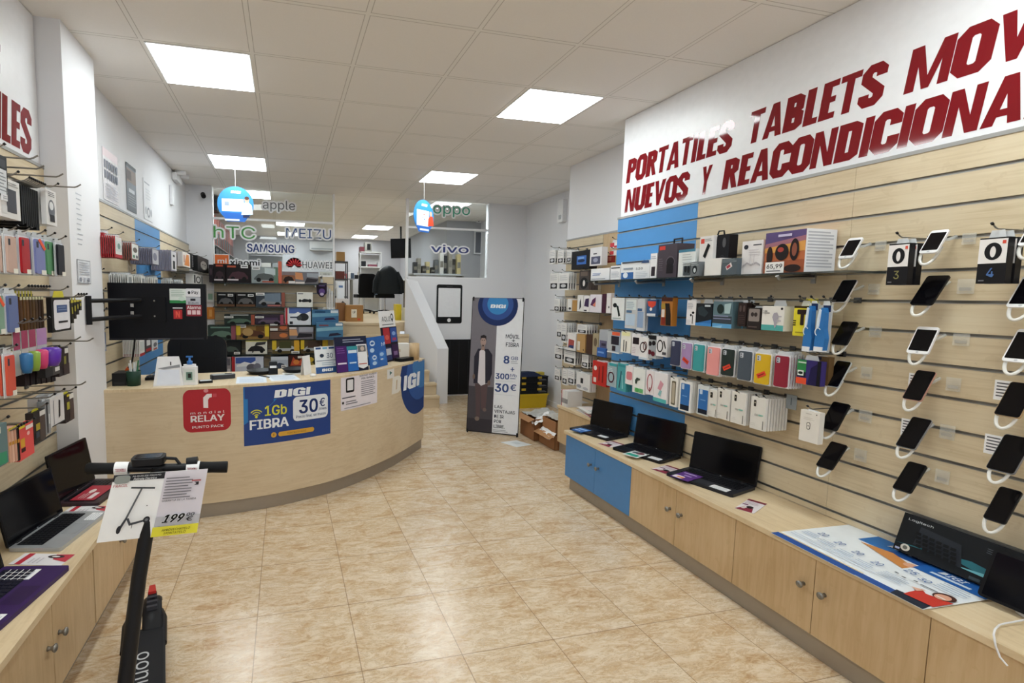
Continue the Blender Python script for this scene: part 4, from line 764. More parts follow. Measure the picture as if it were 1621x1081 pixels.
fq('band_pack', 'dark pack with a black wrist band picture in the recess', 'pack', 4.436, 4.271, 1.6277, 1.8125, .03, '#4a4240', [('e', .5, .35, .4, .3, '#141416'), ('e', .5, .35, .12, .16, '#d6d0cc'), ('r', .15, .72, .85, .95, '#6a5a50')], n=3)
fq('glue_card', 'small red and white blister card, upper plain board', 'pack', 4.114, 3.9953, 2.0079, 2.054, .01, '#e8e2e2', [('r', 0, .2, .5, 1, '#d03a44'), ('r', .5, 0, 1, .4, '#b84850')], X=2.9, group='red and white blister cards')
fq('glue_card', 'red and white blister card, middle of the plain board', 'pack', 4.1178, 3.9987, 1.9394, 1.9799, .01, '#e8e2e2', [('r', 0, .2, .5, 1, '#d03a44')], X=2.9, group='red and white blister cards')
fq('glue_card', 'dark red blister card, lowest on the plain board', 'pack', 4.1612, 4.0581, 1.8786, 1.9428, .02, '#8e2a2c', [('r', .2, .2, .7, .8, '#b86a5a')], X=2.9)
fs = thing('glass_shelf', 'glass shelf with phone boxes at mid height in recess', 'shelf', R(3.0, 4.98, (2.8, 4.6069, 1.4177)[2]))
G().box(0, -.008, 0, 1.1, -.001, .2, SHGLASS).ob('shelf_plate', None, fs); G().tube([(.1, -.012, 0), (.1, -.02, .19)], .006, ALU, 6).ob('bracket', None, fs); G().tube([(.95, -.012, 0), (.95, -.02, .19)], .006, ALU, 6).ob('bracket', None, fs)
zf = (2.8, 4.6069, 1.4177)[2]
def px_rows(rows, z0, X, d, nm, cat):
    for ya, yb, z1, c, l, art in rows: rp(nm, l, cat, ya, yb, z0, z1, X, d, c, art)
px_rows([((2.8, 4.6305, 1.4942)[1], (2.8, 4.5543, 1.4956)[1], (2.8, 4.6339, 1.5391)[2], '#e3e1dd', 'white phone box at the left of the recess shelf', [('e', .6, .2, .3, .1, '#2c2c30')]),
 ((2.8, 4.5427, 1.4959)[1], (2.8, 4.4634, 1.4974)[1], (2.8, 4.5451, 1.5274)[2], '#b58a4c', 'kraft brown box on the recess shelf', []),
 ((2.8, 4.4523, 1.4976)[1], (2.8, 4.3542, 1.4995)[1], (2.8, 4.4584, 1.5783)[2], '#e6e4e0', 'white phone box with slim black picture, recess shelf', [('p', [(.4, .1), (.7, .3), (.6, .8), (.4, .6)], '#26242a')]),
 ((2.8, 4.3435, 1.4997)[1], (2.8, 4.2495, 1.5015)[1], (2.8, 4.3491, 1.5726)[2], '#e9e6e6', 'white phone box with violet picture, recess shelf', [('p', [(.1, .35), (.9, .3), (.9, .85), (.3, .8)], '#3d2c4e'), ('r', .1, .05, .6, .12, '#2a2430')]),
 ((2.8, 4.2392, 1.5017)[1], (2.8, 4.0621, 1.5052)[1], (2.8, 4.2456, 1.585)[2], '#e4dde4', 'white phone box with purple pink picture, recess shelf', [('p', [(.05, .4), (.5, .3), (.5, .85), (.2, .7)], '#5a2a56'), ('p', [(.25, .4), (.5, .3), (.5, .6)], '#d8806a')]),
 ((2.8, 4.0526, 1.5054)[1], (2.8, 3.9966, 1.5064)[1], (2.8, 4.0592, 1.5912)[2], '#4a2236', 'dark plum box at the right of the recess shelf', []),
 ((2.8, 3.9874, 1.5066)[1], (2.8, 3.9239, 1.5079)[1], (2.8, 3.9943, 1.597)[2], '#e8e2e2', 'white tall box at the end of the recess shelf', [('e', .6, .3, .14, .06, '#3a3a40')])], zf+.001, 2.8, .12, 'phone_box', 'box')
zg = (2.78, 4.2134, 1.024)[2]
gs = thing('glass_shelf', 'lower glass shelf with a blue box in the recess', 'shelf', R(3.0, 4.75, zg))
G().box(0, -.008, 0, 1.05, -.001, .22, SHGLASS).ob('shelf_plate', None, gs); G().tube([(.1, -.012, 0), (.1, -.02, .2)], .006, ALU, 6).ob('bracket', None, gs); G().tube([(.9, -.012, 0), (.9, -.02, .2)], .006, ALU, 6).ob('bracket', None, gs)
px_rows([((2.78, 4.5779, 1.0784)[1], (2.78, 4.4232, 1.0936)[1], (2.78, 4.5871, 1.2001)[2], '#e6e4e2', 'white phone box with red blue picture, lower recess shelf', [('p', [(.15, .2), (.8, .15), (.85, .6), (.2, .65)], '#a84a44'), ('p', [(.2, .15), (.8, .12), (.8, .3), (.3, .3)], '#2c3a6a')]),
 ((2.78, 4.401, 1.0958)[1], (2.78, 4.2616, 1.1095)[1], (2.78, 4.409, 1.201)[2], '#b9935c', 'kraft box with a white label, lower recess shelf', [('r', .1, .1, .4, .6, '#d9d2c8')]),
 ((2.78, 4.2408, 1.1116)[1], (2.78, 4.1494, 1.1206)[1], (2.78, 4.2481, 1.2075)[2], '#4a3226', 'dark brown box on the lower recess shelf', []),
 ((2.78, 4.1395, 1.1216)[1], (2.78, 4.0518, 1.1302)[1], (2.78, 4.1476, 1.2273)[2], '#a89a7c', 'beige box on the lower recess shelf', [('e', .5, .6, .3, .2, '#6a5a44')]),
 ((2.78, 4.0423, 1.1312)[1], (2.78, 3.9126, 1.1439)[1], (2.78, 4.0529, 1.2692)[2], '#aeb2b8', 'clear grey box at the right of lower recess shelf', [('r', .1, .2, .9, .6, '#5f5c78'), ('r', .3, .4, .8, .5, '#3a3446')])], zg+.001, 2.78, .12, 'phone_box', 'box')
rp('product_box', 'small blue box in front on the lower recess shelf', 'box', (2.74, 4.0459, 1.0675)[1], (2.74, 3.9145, 1.0822)[1], zg+.001, zg+.08, 2.765, .03, '#2c62b0', [('r', .1, .4, .8, .6, '#7aa8e0')])
fq('cable_pack', 'red blister pack at the edge of the blue panel', 'pack', 4.0013, 3.7992, 0.7801, 0.9915, .02, '#c8281f', [('e', .2, .7, .12, .1, '#efe3e0'), ('r', .1, .1, .3, .3, '#e8d8d4'), ('r', .45, .2, .55, .8, '#8e1a14'), ('r', .7, .15, .8, .85, '#8e1a14')], X=2.7, n=3, step=.02)
fq('cable_pack', 'large white pack with black charger in the recess', 'pack', 4.4059, 4.1838, 0.6552, 0.824, .02, '#e2e0de', [('r', .3, .4, .5, .7, '#2b2b2f'), ('e', .2, .2, .18, .1, '#9a9aa0'), ('e', .7, .15, .2, .08, '#b8b8be')], n=3)
# stacked prints and magazines on the recess worktop
ZR = .477
for k in range(9):
    a = rnd.uniform(-.25, .1); box_pack('magazine', 'thin magazine lying in the loose pile, %s from below' % NTH[k], 'magazine', U(2.72+rnd.uniform(-.02, .02), 4.24+rnd.uniform(-.03, .03), ZR+.004*k+.004, -PI/2+a), .27, .19, .0035, ('#e6e3e2', '#d9d9dc', '#b9485a', '#e8e6e2', '#39424a')[k % 5], [('r', .08, .2, .5, .8, ('#a83a4a', '#3f4c5a', '#e9dcd8')[k % 3]), ('l', .55, .2, .95, .8, 5, '#9a9aa2')], group='magazines on the recess worktop')
for k in range(10):
    c = ('#b8303a', '#e6e4e2', '#e9e7e4', '#dcdcdf')[min(k, 1+k % 3) if k else 0]
    o = rp('booklet', 'upright thin booklet, %s from left on the recess worktop' % NTH[k], 'booklet', 4.475-.012*k, 4.466-.012*k, ZR+.001, ZR+.16, 2.68, .16, c, [('r', .2, .2, .8, .5, '#3a3a42')], group='upright booklets in the recess')

# ---------------------------------------------------------------- left foreground wall
def lq(name, label, cat, ya, yb, z0, z1, d, col, art=(), X=-1.0, **k):
    if (.7 < z1 < 1.2 or 1.46 < z1 < 1.6) and name in ('leather_case', 'battery_pack', 'case_pack'): k['tabc'] = M('#d6cb2c', .4)
    return lp(name, label, cat, ya, yb, z0, z1, X, d, col, art, slat=None if name == 'price_tag' else slat_for(z1), **k)
for a, l in (((-1, 2.486, 2.121), 'empty chrome hook nearest the red LES lettering'), ((-1, 2.5403, 2.0927), 'second empty chrome hook below the red LES lettering'), ((-1, 2.7329, 2.1012), 'third empty chrome hook, pointing at the pillar'), ((-1, 2.9433, 2.095), 'lowest empty chrome hook at the top, ending on the pillar')):
    hook(L(-1.24, a[1], a[2]-.016), .24, l, .0035, False)
lq('charger_pack', 'black and white pack cut by the left photo edge', 'pack', 2.076, 2.2304, 1.9001, 2.0474, .03, '#2a2a2e', [('r', .1, .05, .95, .66, '#dfe2e6'), ('l', .2, .1, .9, .6, 6, '#8c9096'), ('r', .5, .7, .9, .9, '#3f4046')])
lq('price_tag', 'small white price tag under the cut off pack', 'tag', 2.1661, 2.2012, 1.8837, 1.9066, .004, '#e9e9ec', [('l', .1, .2, .9, .8, 2, '#8a8a90')], X=-.99)
lq('phone_cover_box', 'white cover box with grey window, top left', 'box', 2.1711, 2.3136, 1.8268, 1.9709, .05, '#e4e2e0', [('r', .3, .15, .8, .75, '#4a4b52'), ('r', .05, .1, .3, .3, '#dcdcdc'), ('l', .4, .82, .9, .94, 2, '#9a9a9a')], n=2)
for k in range(9):
    y = (-1.02, 2.3726, 1.958)[1] + .0165*k
    lq('black_pouch', 'black pouch hanging in the dense black bunch, %s from left' % NTH[k], 'pouch', y, y+.012, (-1.02, 2.3576, 1.8221)[2]+rnd.uniform(-.01, .01), (-1.02, 2.3748, 1.9781)[2], .14, '#0e0e11', X=-1.02, group='black pouches in one bunch') if k else lq('black_pouch', 'black pouch at the left end of the dense black bunch', 'pouch', y, y+.012, (-1.02, 2.3576, 1.8221)[2], (-1.02, 2.3748, 1.9781)[2], .14, '#0e0e11', X=-1.02)
lq('watch_pack', 'white pack with smart watch picture, above the phone cases', 'pack', 2.539, 2.6406, 1.8456, 1.9985, .02, '#e7e5e4', [('e', .5, .45, .32, .28, '#6a6d74'), ('e', .48, .55, .2, .12, '#e6e8ea'), ('r', .3, .1, .75, .3, '#26262a'), ('l', .2, .8, .8, .95, 3, '#55555a')], n=3, step=.03)
def lsleeve(a, col, label, n, sticker=0, X=-1.0, price=True):
    ya, yb, z0, z1 = a; w = yb-ya; h = z1-z0; sl = slat_for(z1); g = G()
    g.rbox(0, 0, -.004, w, h, 0, .004, FOG); g.rect(.003, .003, w-.003, h-.003, .0006, '#dcdfe6'); g.poly([(w*.1, h), (w*.9, h), (w*.85, h+max(.02, sl-z1)), (w*.15, h+max(.02, sl-z1))], -.0026, -.0014, FOG)
    o = g.ob('case_pack', L(X, ya, z0), None, None, label=label + ' in clear pack', cat='phone case', group='silicone case packs on the left wall')
    c = G(); c.rbox(w*.12, h*.04, .001, w*.9, h*.94, .009, .008, M(col, .4)); c.flat(rr_pts(w*.18, h*.72, w*.36, h*.88, .003), .0096, '#3a3a44')
    if sticker: c.flat([(w*.3, h*.93), (w*.5, h*.97), (w*.98, h*.72), (w*.8, h*.66)], .0105, '#e8562e')
    if price: c.rect(w*.5, h*.02, w*.92, h*.14, .0103, '#e9e6da')
    c.ob('phone_case', None, o); hook(L(-1.24, (ya+yb)/2, sl), X+1.24+.03, 'thin chrome hook holding the ' + label)
    if n > 1: stack(o, n, .02, label + ' in clear pack', 'packs of the ' + label)
    return o
lsleeve((2.174, 2.2554, 1.618, 1.7658), '#c9a99a', 'beige silicone case', 5)
lsleeve((2.2764, 2.359, 1.6193, 1.7726), '#b01a24', 'red silicone case', 5)
lsleeve((2.3902, 2.4942, 1.6209, 1.7776), '#7d84b8', 'lavender silicone case with orange sticker', 5, 1)
lsleeve((2.5434, 2.6275, 1.623, 1.7824), '#5f9a6c', 'green silicone case', 4, 0, -1.02)
lsleeve((2.6007, 2.688, 1.6226, 1.7751), '#24242b', 'black silicone case', 4)
lsleeve((2.0679, 2.1412, 1.3968, 1.5465), '#7fa08a', 'sage silicone case cut by the photo edge', 3, 1)
lsleeve((2.1542, 2.2441, 1.3943, 1.5465), '#62709f', 'violet blue silicone case', 4)
# leather cases seen edge on
for k in range(8):
    y = (-1.02, 2.3139, 1.4689)[1] + .026*k
    lab = ['leather case at the left end of the brown row', 'brown leather case, second in the edge-on row', 'brown leather case, third in the edge-on row', 'brown leather case, fourth in the edge-on row', 'brown leather case, fifth in the edge-on row', 'brown leather case with a white spine strip showing', 'dark brown leather case, seventh in the edge-on row', 'dark brown leather case touching the white phone picture'][k]
    lq('leather_case', lab, 'phone case', y, y+.02, (-1.02, 2.3043, 1.3817)[2]+rnd.uniform(-.006, .006), (-1.02, 2.3207, 1.5313)[2], .08, ('#5a3a20', '#63431f', '#6a482a', '#4c3520', '#5c4426', '#4f3a2a', '#33241c', '#3c2a1c')[k], [('r', 0, .92, 1, 1, '#c9c8a4'), ('r', .1, 0, .25, .9, '#4a2f1a')], X=-1.02, group='brown leather cases in a row')
o = lq('leather_case', 'black leather case with a white phone picture on it', 'phone case', 2.541, 2.7438, 1.3717, 1.527, .02, '#1d1a1a', [('R', .1, .06, .94, .93, '#e6e4ea', .1), ('r', .24, .56, .8, .78, '#3f5688'), ('r', .3, .25, .8, .31, '#232329'), ('e', .86, .9, .08, .04, '#eeecf2'), ('l', .3, .6, .75, .75, 2, '#7f92ba')])
for k, (xa, l) in enumerate(((112, 'black pack with yellow strip, right of the leather case'), (118, 'black pack with yellow strip, second of four'), (124, 'black pack with yellow strip, third of four'), (129, 'black pack with yellow strip, beside the pillar'))):
    y = (-1.02, 2.8053, 1.4969)[1] + .035*k
    lq('battery_pack', l, 'pack', y, y+.03, (-1.02, 2.7941, 1.3983)[2]+.02*k, (-1.02, 2.8071, 1.5123)[2], .05, '#26231e', [('r', 0, .88, 1, 1, '#c9bd35'), ('r', .2, .4, .7, .7, '#a8a02c'), ('r', .3, .05, .8, .25, '#4a453c')], X=-1.02)
# fourth row
lsleeve((2.1252, 2.1951, 1.1607, 1.3257), '#d8563e', 'orange red silicone case', 4)
ZP = (-1, 2.3224, 1.2294)[2]
for xa, xb, c, l in (((-1, 2.2038, 1.2693)[1], (-1, 2.2529, 1.2623)[1], '#2c6a9c', 'blue'), ((-1, 2.2649, 1.2606)[1], (-1, 2.3146, 1.2536)[1], '#86a23c', 'lime green'), ((-1, 2.3249, 1.2521)[1], (-1, 2.3803, 1.2443)[1], '#cc3c70', 'pink'), ((-1, 2.3912, 1.2427)[1], (-1, 2.4796, 1.2302)[1], '#5b2ba4', 'purple')):
    w = xb-xa; h = .10; sl = slat_for(ZP+.17)
    g = G(); g.box(0, 0, -.004, w, .17, 0, CLEAR); g.rect(.0, .1, w, .17, .0008, M('#a03a5c' if l != 'purple' else '#b58ab8', .5))
    o = g.ob('speaker_pack', L(-1.0, xa, ZP), None, None, label='small ' + l + ' cup shaped gadget in a clear hanging pack', cat='pack', group='coloured gadgets in clear packs')
    c2 = G(); c2.lathe([(0, .01), (w*.3, .01), (w*.4, .03), (w*.45, .08), (w*.3, .088), (0, .088)], M(c, .3), 16, (w*.5, 0, .03), 'y'); c2.ob('gadget', None, o)
    hook(L(-1.24, xa+w/2, sl), .27, 'thin chrome hook holding the small %s gadget pack' % l)
for k in range(6):
    y = (-1.06, 2.4106, 1.188)[1] + .05*k
    lq('case_pack', 'dark wallet case in the low black bunch, ' + ('leftmost', 'second', 'third', 'fourth', 'fifth', 'rightmost')[k] + ' of six', 'phone case', y, y+.04, (-1.06, 2.4071, 1.1565)[2]-.005*k, (-1.06, 2.4135, 1.2142)[2], .05, '#1d1216', [('r', .1, .1, .3, .9, '#33222a')], X=-1.06)
lq('case_pack', 'grey and black pack with yellow labels and white tags', 'phone case', 2.4518, 2.5934, 1.1834, 1.3122, .03, '#2b2a2c', [('r', .5, 0, 1, .85, '#4a4746'), ('r', 0, .85, .6, 1, '#d3c62a'), ('r', .3, .32, .62, .54, '#9aa03a'), ('r', .6, .76, .98, .95, '#e3e0dc'), ('r', .62, .12, .95, .26, '#d9d6d2')])
lq('case_pack', 'black and brown pack with a yellow stripe near the pillar', 'phone case', 2.5871, 2.6962, 1.1669, 1.295, .03, '#2a1f20', [('r', .5, .3, .72, .68, '#7f7a2c'), ('r', .6, .78, .95, .96, '#dbd8d4'), ('r', .4, 0, 1, .4, '#3a2a2a')])
for a, l in (((-0.98, 2.7978, 1.3325), 'long bare chrome hook left of the television arm, lower'), ((-0.98, 2.9654, 1.3118), 'long bare chrome hook over the pillar'), ((-0.98, 2.8365, 1.102), 'bare chrome hook ending on the pillar, lower')):
    hook(L(-1.24, a[1], a[2]-.016), .26, l, .0035, False)
# fifth row
lq('case_pack', 'grey green case pack at the left photo edge, low', 'phone case', 1.9765, 2.0829, 0.9364, 1.0841, .02, '#5f7a7e', [('r', .1, .8, .6, .95, '#d9dcd6'), ('p', [(.2, .05), (.9, .02), (.9, .3), (.3, .35)], '#2f8f6a'), ('r', .0, .3, .4, .4, '#c9b83a')], X=-.98, n=2, step=.03)
for k, c in enumerate(('#d9a68c', '#e2b39c', '#cf9a84', '#211d1e')):
    y = (-1, 2.1339, 1.0431)[1] + .02*k
    lq('case_pack', ('peach case pack, edge on, left one', 'peach case pack, edge on, middle one', 'peach case pack, edge on, right one', 'black case pack, edge on, beside the coral one')[k], 'phone case', y, y+.016, (-1, 2.1199, 0.9156)[2]-.004*k, (-1, 2.1341, 1.0454)[2], .08, c, [('r', 0, .5, 1, .6, '#c98a2a'), ('r', 0, .92, 1, 1, '#d6c62c')])
lq('case_pack', 'coral red case pack with yellow label', 'phone case', 2.2033, 2.321, 0.8975, 1.0325, .025, '#e0504e', [('r', .1, .36, .38, .62, '#d9a02c'), ('r', .12, .22, .4, .34, '#3a1a18'), ('e', .62, .7, .1, .06, '#f2b6b0'), ('r', .45, .82, .95, .94, '#e9dcd8'), ('r', 0, .93, .4, 1, '#d6c62c')])
lq('case_pack', 'black grey case pack with yellow label beside the coral one', 'phone case', 2.3281, 2.4264, 0.93, 1.0579, .03, '#2e2a28', [('r', .5, .0, 1, .85, '#4f4440'), ('r', .15, .4, .5, .62, '#a9962a'), ('r', .5, .82, 1, .98, '#dcdad6'), ('r', .1, .16, .4, .36, '#3c4450')])
lq('screen_protector_pack', 'white pack with a dark slit, lower left wall', 'pack', 2.4807, 2.6208, 0.9582, 1.0868, .04, '#d9d7d8', [('p', [(.55, .2), (.68, .25), (.72, .8), (.6, .85)], '#26262a'), ('r', .2, .05, .24, .9, '#8a8a90'), ('r', .05, 0, 1, .04, '#3c3c40')], n=2)
lq('screen_protector_pack', 'grey clear pack with steel rings, left of the white pack', 'pack', 2.4312, 2.4781, 0.9384, 1.0831, .03, '#8f9296', [('r', .2, .05, .5, .9, '#3a3c40'), ('r', .6, .3, .8, .6, '#d4d6d8')])
lq('case_pack', 'black brown pack with yellow letters, lowest by the pillar', 'phone case', 2.6296, 2.7289, 0.9399, 1.0712, .03, '#2b2526', [('r', .5, 0, 1, .8, '#4a3d3a'), ('r', .2, .45, .5, .72, '#a8a42e'), ('r', .5, .8, .98, .98, '#d9d6d0'), ('r', .2, .92, .5, 1, '#d6c62c')])
# ---------------------------------------------------------------- left laptops and leaflets
AL = math.radians(78)
t = laptop('open silver laptop with black lid on the left worktop', (-.915, 2.30), (-.845, 2.65), .215, ZT, .23, AL, '#b9bcc0', '#9a9da1', group='laptops on the left worktop'); note(t, .26, .01, .08, .05)
t = laptop('open dark laptop beside the pillar, red leaflet on its keys', (-.925, 2.765), (-.865, 3.105), .20, ZT, .25, math.radians(80), '#3a2a30', '#2a2026', group='laptops on the left worktop')
t = laptop('open purple laptop in the left foreground, lid out of frame', (-.894, 1.765), (-.822, 2.14), .25, ZT, .24, AL, '#3a2458', '#2f1c48', '#1c1c2c', group='laptops on the left worktop'); note(t, .285, .09, .07, .12); note(t, .02, .02, .06, .05)
leaflet('red leaflet lying on the dark laptop by the pillar', -.955, 2.80, ZT+.0185, 1.38, .2, .12, '#a9283a', [('r', .1, .2, .5, .4, '#e9dcdc'), ('e', .6, .6, .14, .12, '#e8d8d4'), ('l', .1, .5, .45, .8, 3, '#d8b8b8')])
LL = [('r', 0, .78, 1, .9, '#b8283a'), ('p', [(.3, 0), (1, 0), (.95, .35), (.5, .3)], '#c03a48'), ('e', .75, .3, .14, .16, '#3a3034'), ('e', .74, .3, .06, .08, '#e9e2e0'), ('l', .1, .45, .6, .7, 3, '#c9c4ca')]
leaflet('red white leaflet between the purple and silver laptops', -.87, 2.175, ZT, 1.3, .085, .21, '#e6e3e6', LL)
leaflet('red white leaflet between the silver and dark laptops', -.872, 2.66, ZT, 1.35, .09, .2, '#e6e3e6', LL)
# ---------------------------------------------------------------- notices on the pillar and left wall
def wall_note(name, label, cat, mat, w, h, bg, art):
    g = G(); g.box(0, 0, -.001, w, h, .001, bg); g.art(w, h, art, .0016); return g.ob(name, mat, None, None, label=label, cat=cat)
wall_note('notice', 'small framed notice on the white pillar', 'notice', L(-1.132, 3.225, 1.60), .19, .135, '#e3e5ea', [('r', 0, .97, 1, 1, '#8a8c94'), ('r', 0, 0, 1, .03, '#8a8c94'), ('r', 0, 0, .02, 1, '#8a8c94'), ('r', .98, 0, 1, 1, '#8a8c94'), ('l', .1, .35, .9, .92, 6, '#b3b6c0'), ('r', .1, .08, .25, .25, '#9598a4'), ('r', .4, .08, .55, .25, '#a9acb8'), ('r', .7, .08, .88, .25, '#9598a4')])
g = G()
for i in range(11): g.rect(.0+.004*(i % 3), .30-.028*i, .085-.01*(i % 4), .306-.028*i, 0, '#b9bcc4')
g.ob('opening_hours', L(-1.1335, 3.25, 1.80), None, None, label='faint grey lines of opening hours lettered on the pillar', cat='lettering')
wall_note('poster', 'white poster with rows of dark pictures, high left wall', 'poster', L(-1.262, 4.14, 2.222), .335, .37, '#e9e6ea', [('r', 0, .84, 1, 1, '#ecd9df')] + [('r', .06+.15*i, .62-.2*j, .17+.15*i, .78-.2*j, '#55566a') for i in range(6) for j in range(2)] + [('l', .1, .04, .9, .34, 6, '#b9bac6')])
wall_note('poster', 'dark grey poster with brown pictures, high left wall', 'poster', L(-1.262, 4.70, 2.235), .275, .385, '#6a6e74', [('r', .02, .62, .98, .9, '#7d6452'), ('r', .05, .66, .5, .86, '#54423a'), ('r', .2, .4, .8, .48, '#c9ccd0'), ('l', .1, .1, .9, .36, 5, '#9a9ea4'), ('r', 0, .93, 1, 1, '#474a50')])
wall_note('poster', 'pale poster with small round marks, right of the dark poster', 'poster', L(-1.262, 5.22, 2.235), .31, .37, '#e7e7ea', [('r', .1, .9, .7, .94, '#a9abb2'), ('e', .5, .2, .16, .13, '#8f929a'), ('e', .5, .2, .09, .08, '#e7e7ea'), ('e', .2, .22, .08, .1, '#b3b6bc'), ('e', .8, .22, .08, .1, '#b3b6bc'), ('l', .2, .5, .8, .8, 4, '#d3d5da')])
st('trim_sign', G().box(-1.262, 3.64, 2.42, -1.255, 3.72, 2.62, M('#7a2a30')))
# ---------------------------------------------------------------- left wall behind the counter
def lf(name, label, cat, ya, yb, z0, z1, d, col, art=(), X=-1.05, **k): return lp(name, label, cat, ya, yb, z0, z1, X, d, col, art, slat=slat_for(z1), **k)
RC = [('r', 0, 0, 1, .16, '#b0242c'), ('r', .1, .3, .9, .8, '#cfd4d2')]
lf('cable_pack', 'white red footed cable pack in front of the red bunch', 'pack', 3.6146, 3.7579, 1.7742, 1.9109, .006, '#a8242c', [('r', .04, .12, .96, .98, '#dfdbda')] + RC + [('e', .5, .55, .2, .14, '#6f8a86')], n=11, step=.0125, group='red footed cable packs, upper row')
lf('cable_pack', 'red cable pack in the red striped bunch by the pillar', 'pack', 3.633, 3.767, 1.7933, 1.93, .006, '#a8202a', [('r', .1, .2, .9, .8, '#c8c2c0')], X=-1.12, n=8, step=.012)
lf('cable_pack', 'white pack with dark round pictures at the blue panel', 'pack', 3.9706, 4.1469, 1.7853, 1.9011, .006, '#8a5048', [('r', .04, .04, .96, .96, '#e6e6e2'), ('e', .5, .6, .3, .16, '#6a5f56'), ('e', .3, .2, .14, .1, '#4c7a60'), ('e', .7, .2, .14, .1, '#5a5a60')], n=7, step=.015)
lf('cable_pack', 'purple grey cable pack on the blue panel, foremost', 'pack', 4.5496, 4.7646, 1.7818, 1.9106, .006, '#6f6f86', [('r', .04, .04, .96, .96, '#d3d3da'), ('e', .4, .5, .3, .25, '#8a8aa0')], n=13, step=.013)
lf('cable_pack', 'lavender cable pack with a black dot label, foremost', 'pack', 5.2611, 5.4942, 1.7612, 1.9535, .006, '#a9a4b4', [('r', .04, .04, .96, .96, '#e6e3e6'), ('r', .3, .1, .7, .5, '#1d1d20'), ('e', .5, .75, .2, .06, '#3a3a40')], n=14, step=.013)
lf('cable_pack', 'white and orange boxed pack near the back corner', 'pack', 5.8204, 6.2663, 1.8318, 1.9855, .05, '#e6dcd4', [('p', [(.2, .1), (.5, .9), (.8, .9), (.9, .1)], '#e0883c'), ('r', .1, .3, .3, .8, '#c8a090')], n=2)
lf('speaker_box', 'black patterned box high on the left wall, near corner', 'box', 6.3037, 6.7866, 1.835, 2.0021, .05, '#17171a', [('l', .2, .1, .8, .9, 7, '#c9c9cc')])
lf('speaker_box', 'black box with a pale lion face near the corner', 'box', 6.4596, 7.3939, 1.8141, 1.9934, .06, '#111113', [('e', .5, .45, .28, .3, '#b9b4ae'), ('e', .4, .5, .05, .05, '#222222'), ('e', .6, .5, .05, .05, '#222222'), ('p', [(.4, .3), (.6, .3), (.5, .14)], '#e8e4de')], X=-1.0)
sf = thing('glass_shelf', 'glass shelf on the left wall near the back corner', 'shelf', L(-1.244, 6.0, (-1, 5.9902, 1.8081)[2]-.02)); G().box(0, -.008, 0, 1.3, -.001, .26, SHGLASS).ob('shelf_plate', None, sf); G().tube([(.2, -.014, 0), (.2, -.02, .22)], .007, ALU, 6).ob('bracket', None, sf)
lf('cable_pack', 'white red footed pack at the pillar, second row', 'pack', 3.7454, 3.8405, 1.5685, 1.6681, .006, '#e0dcda', RC, X=-1.205, n=2)
for xa, xb, c, l, n in ((0, 1, '#6f7a6e', 'grey green cable pack, second row, first bunch', 9), (1, 2, '#7c8087', 'grey cable pack, second row, second bunch', 9), (2, 3, '#6a5a5c', 'brown grey cable pack, second row, third bunch', 9), (3, 4, '#9a7a5c', 'tan cable pack, second row, fourth bunch', 6), (4, 5, '#c9c4bc', 'cream cable pack, second row, fifth bunch', 6)):
    y = (3.86, 4.2, 4.6, 5.2, 5.7)[xa]; lf('cable_pack', l, 'pack', y, y+.11, 1.50, 1.675, .006, '#d9d9d6', [('r', 0, 0, 1, .5, c), ('r', .2, .55, .8, .9, '#8f9294')], n=n, step=.014)
lf('product_box', 'long black box lying behind the television top', 'box', 6.1, 6.75, 1.55, 1.64, .16, '#121216', [('r', .6, .4, .85, .6, '#cfcfd2')])
lf('watch_box', 'white watch box with a round black watch picture', 'box', 6.1336, 6.8133, 1.6523, 1.7657, .08, '#dcdcda', [('e', .5, .45, .26, .36, '#26262a'), ('e', .5, .45, .16, .24, '#d9d9d8'), ('r', .05, .1, .2, .9, '#3a3a3e'), ('r', .8, .1, .95, .9, '#55555a')], X=-1.0)
lf('cable_pack', 'striped black pack with red foot under the television', 'pack', 4.2084, 4.3498, 1.0611, 1.1997, .006, '#e4e2e2', RC, X=-1.08, n=11, step=.011)
lf('cable_pack', 'black white pack right of the striped bunch', 'pack', 4.3695, 4.5631, 1.0663, 1.1807, .02, '#4a4a4e', [('r', .1, .1, .9, .3, '#b0242c'), ('r', .2, .5, .8, .9, '#d9d9da')], X=-1.08, n=3)
lf('cable_pack', 'white pack with small red mark, last under the television', 'pack', 4.5845, 4.777, 1.0622, 1.1564, .02, '#d9d9dc', [('e', .5, .5, .3, .2, '#6a6a70'), ('r', .2, .05, .8, .2, '#b85a5a')], X=-1.08, n=3)
for yt, l in ((462, 'dark pack left of the television, upper'), (480, 'blue white pack left of the television, middle'), (505, 'blue pack left of the television, lower')):
    z = {462: 1.55, 480: 1.42, 505: 1.28}[yt]; lf('cable_pack', l, 'pack', 3.70, 3.83, z-.13, z, .02, {462: '#3a3438', 480: '#d3d6dc', 505: '#8f9cc0'}[yt], [('r', .1, .1, .9, .4, '#c9ccd4'), ('e', .5, .7, .2, .12, '#4a4a52')], X=-1.19, n=2)
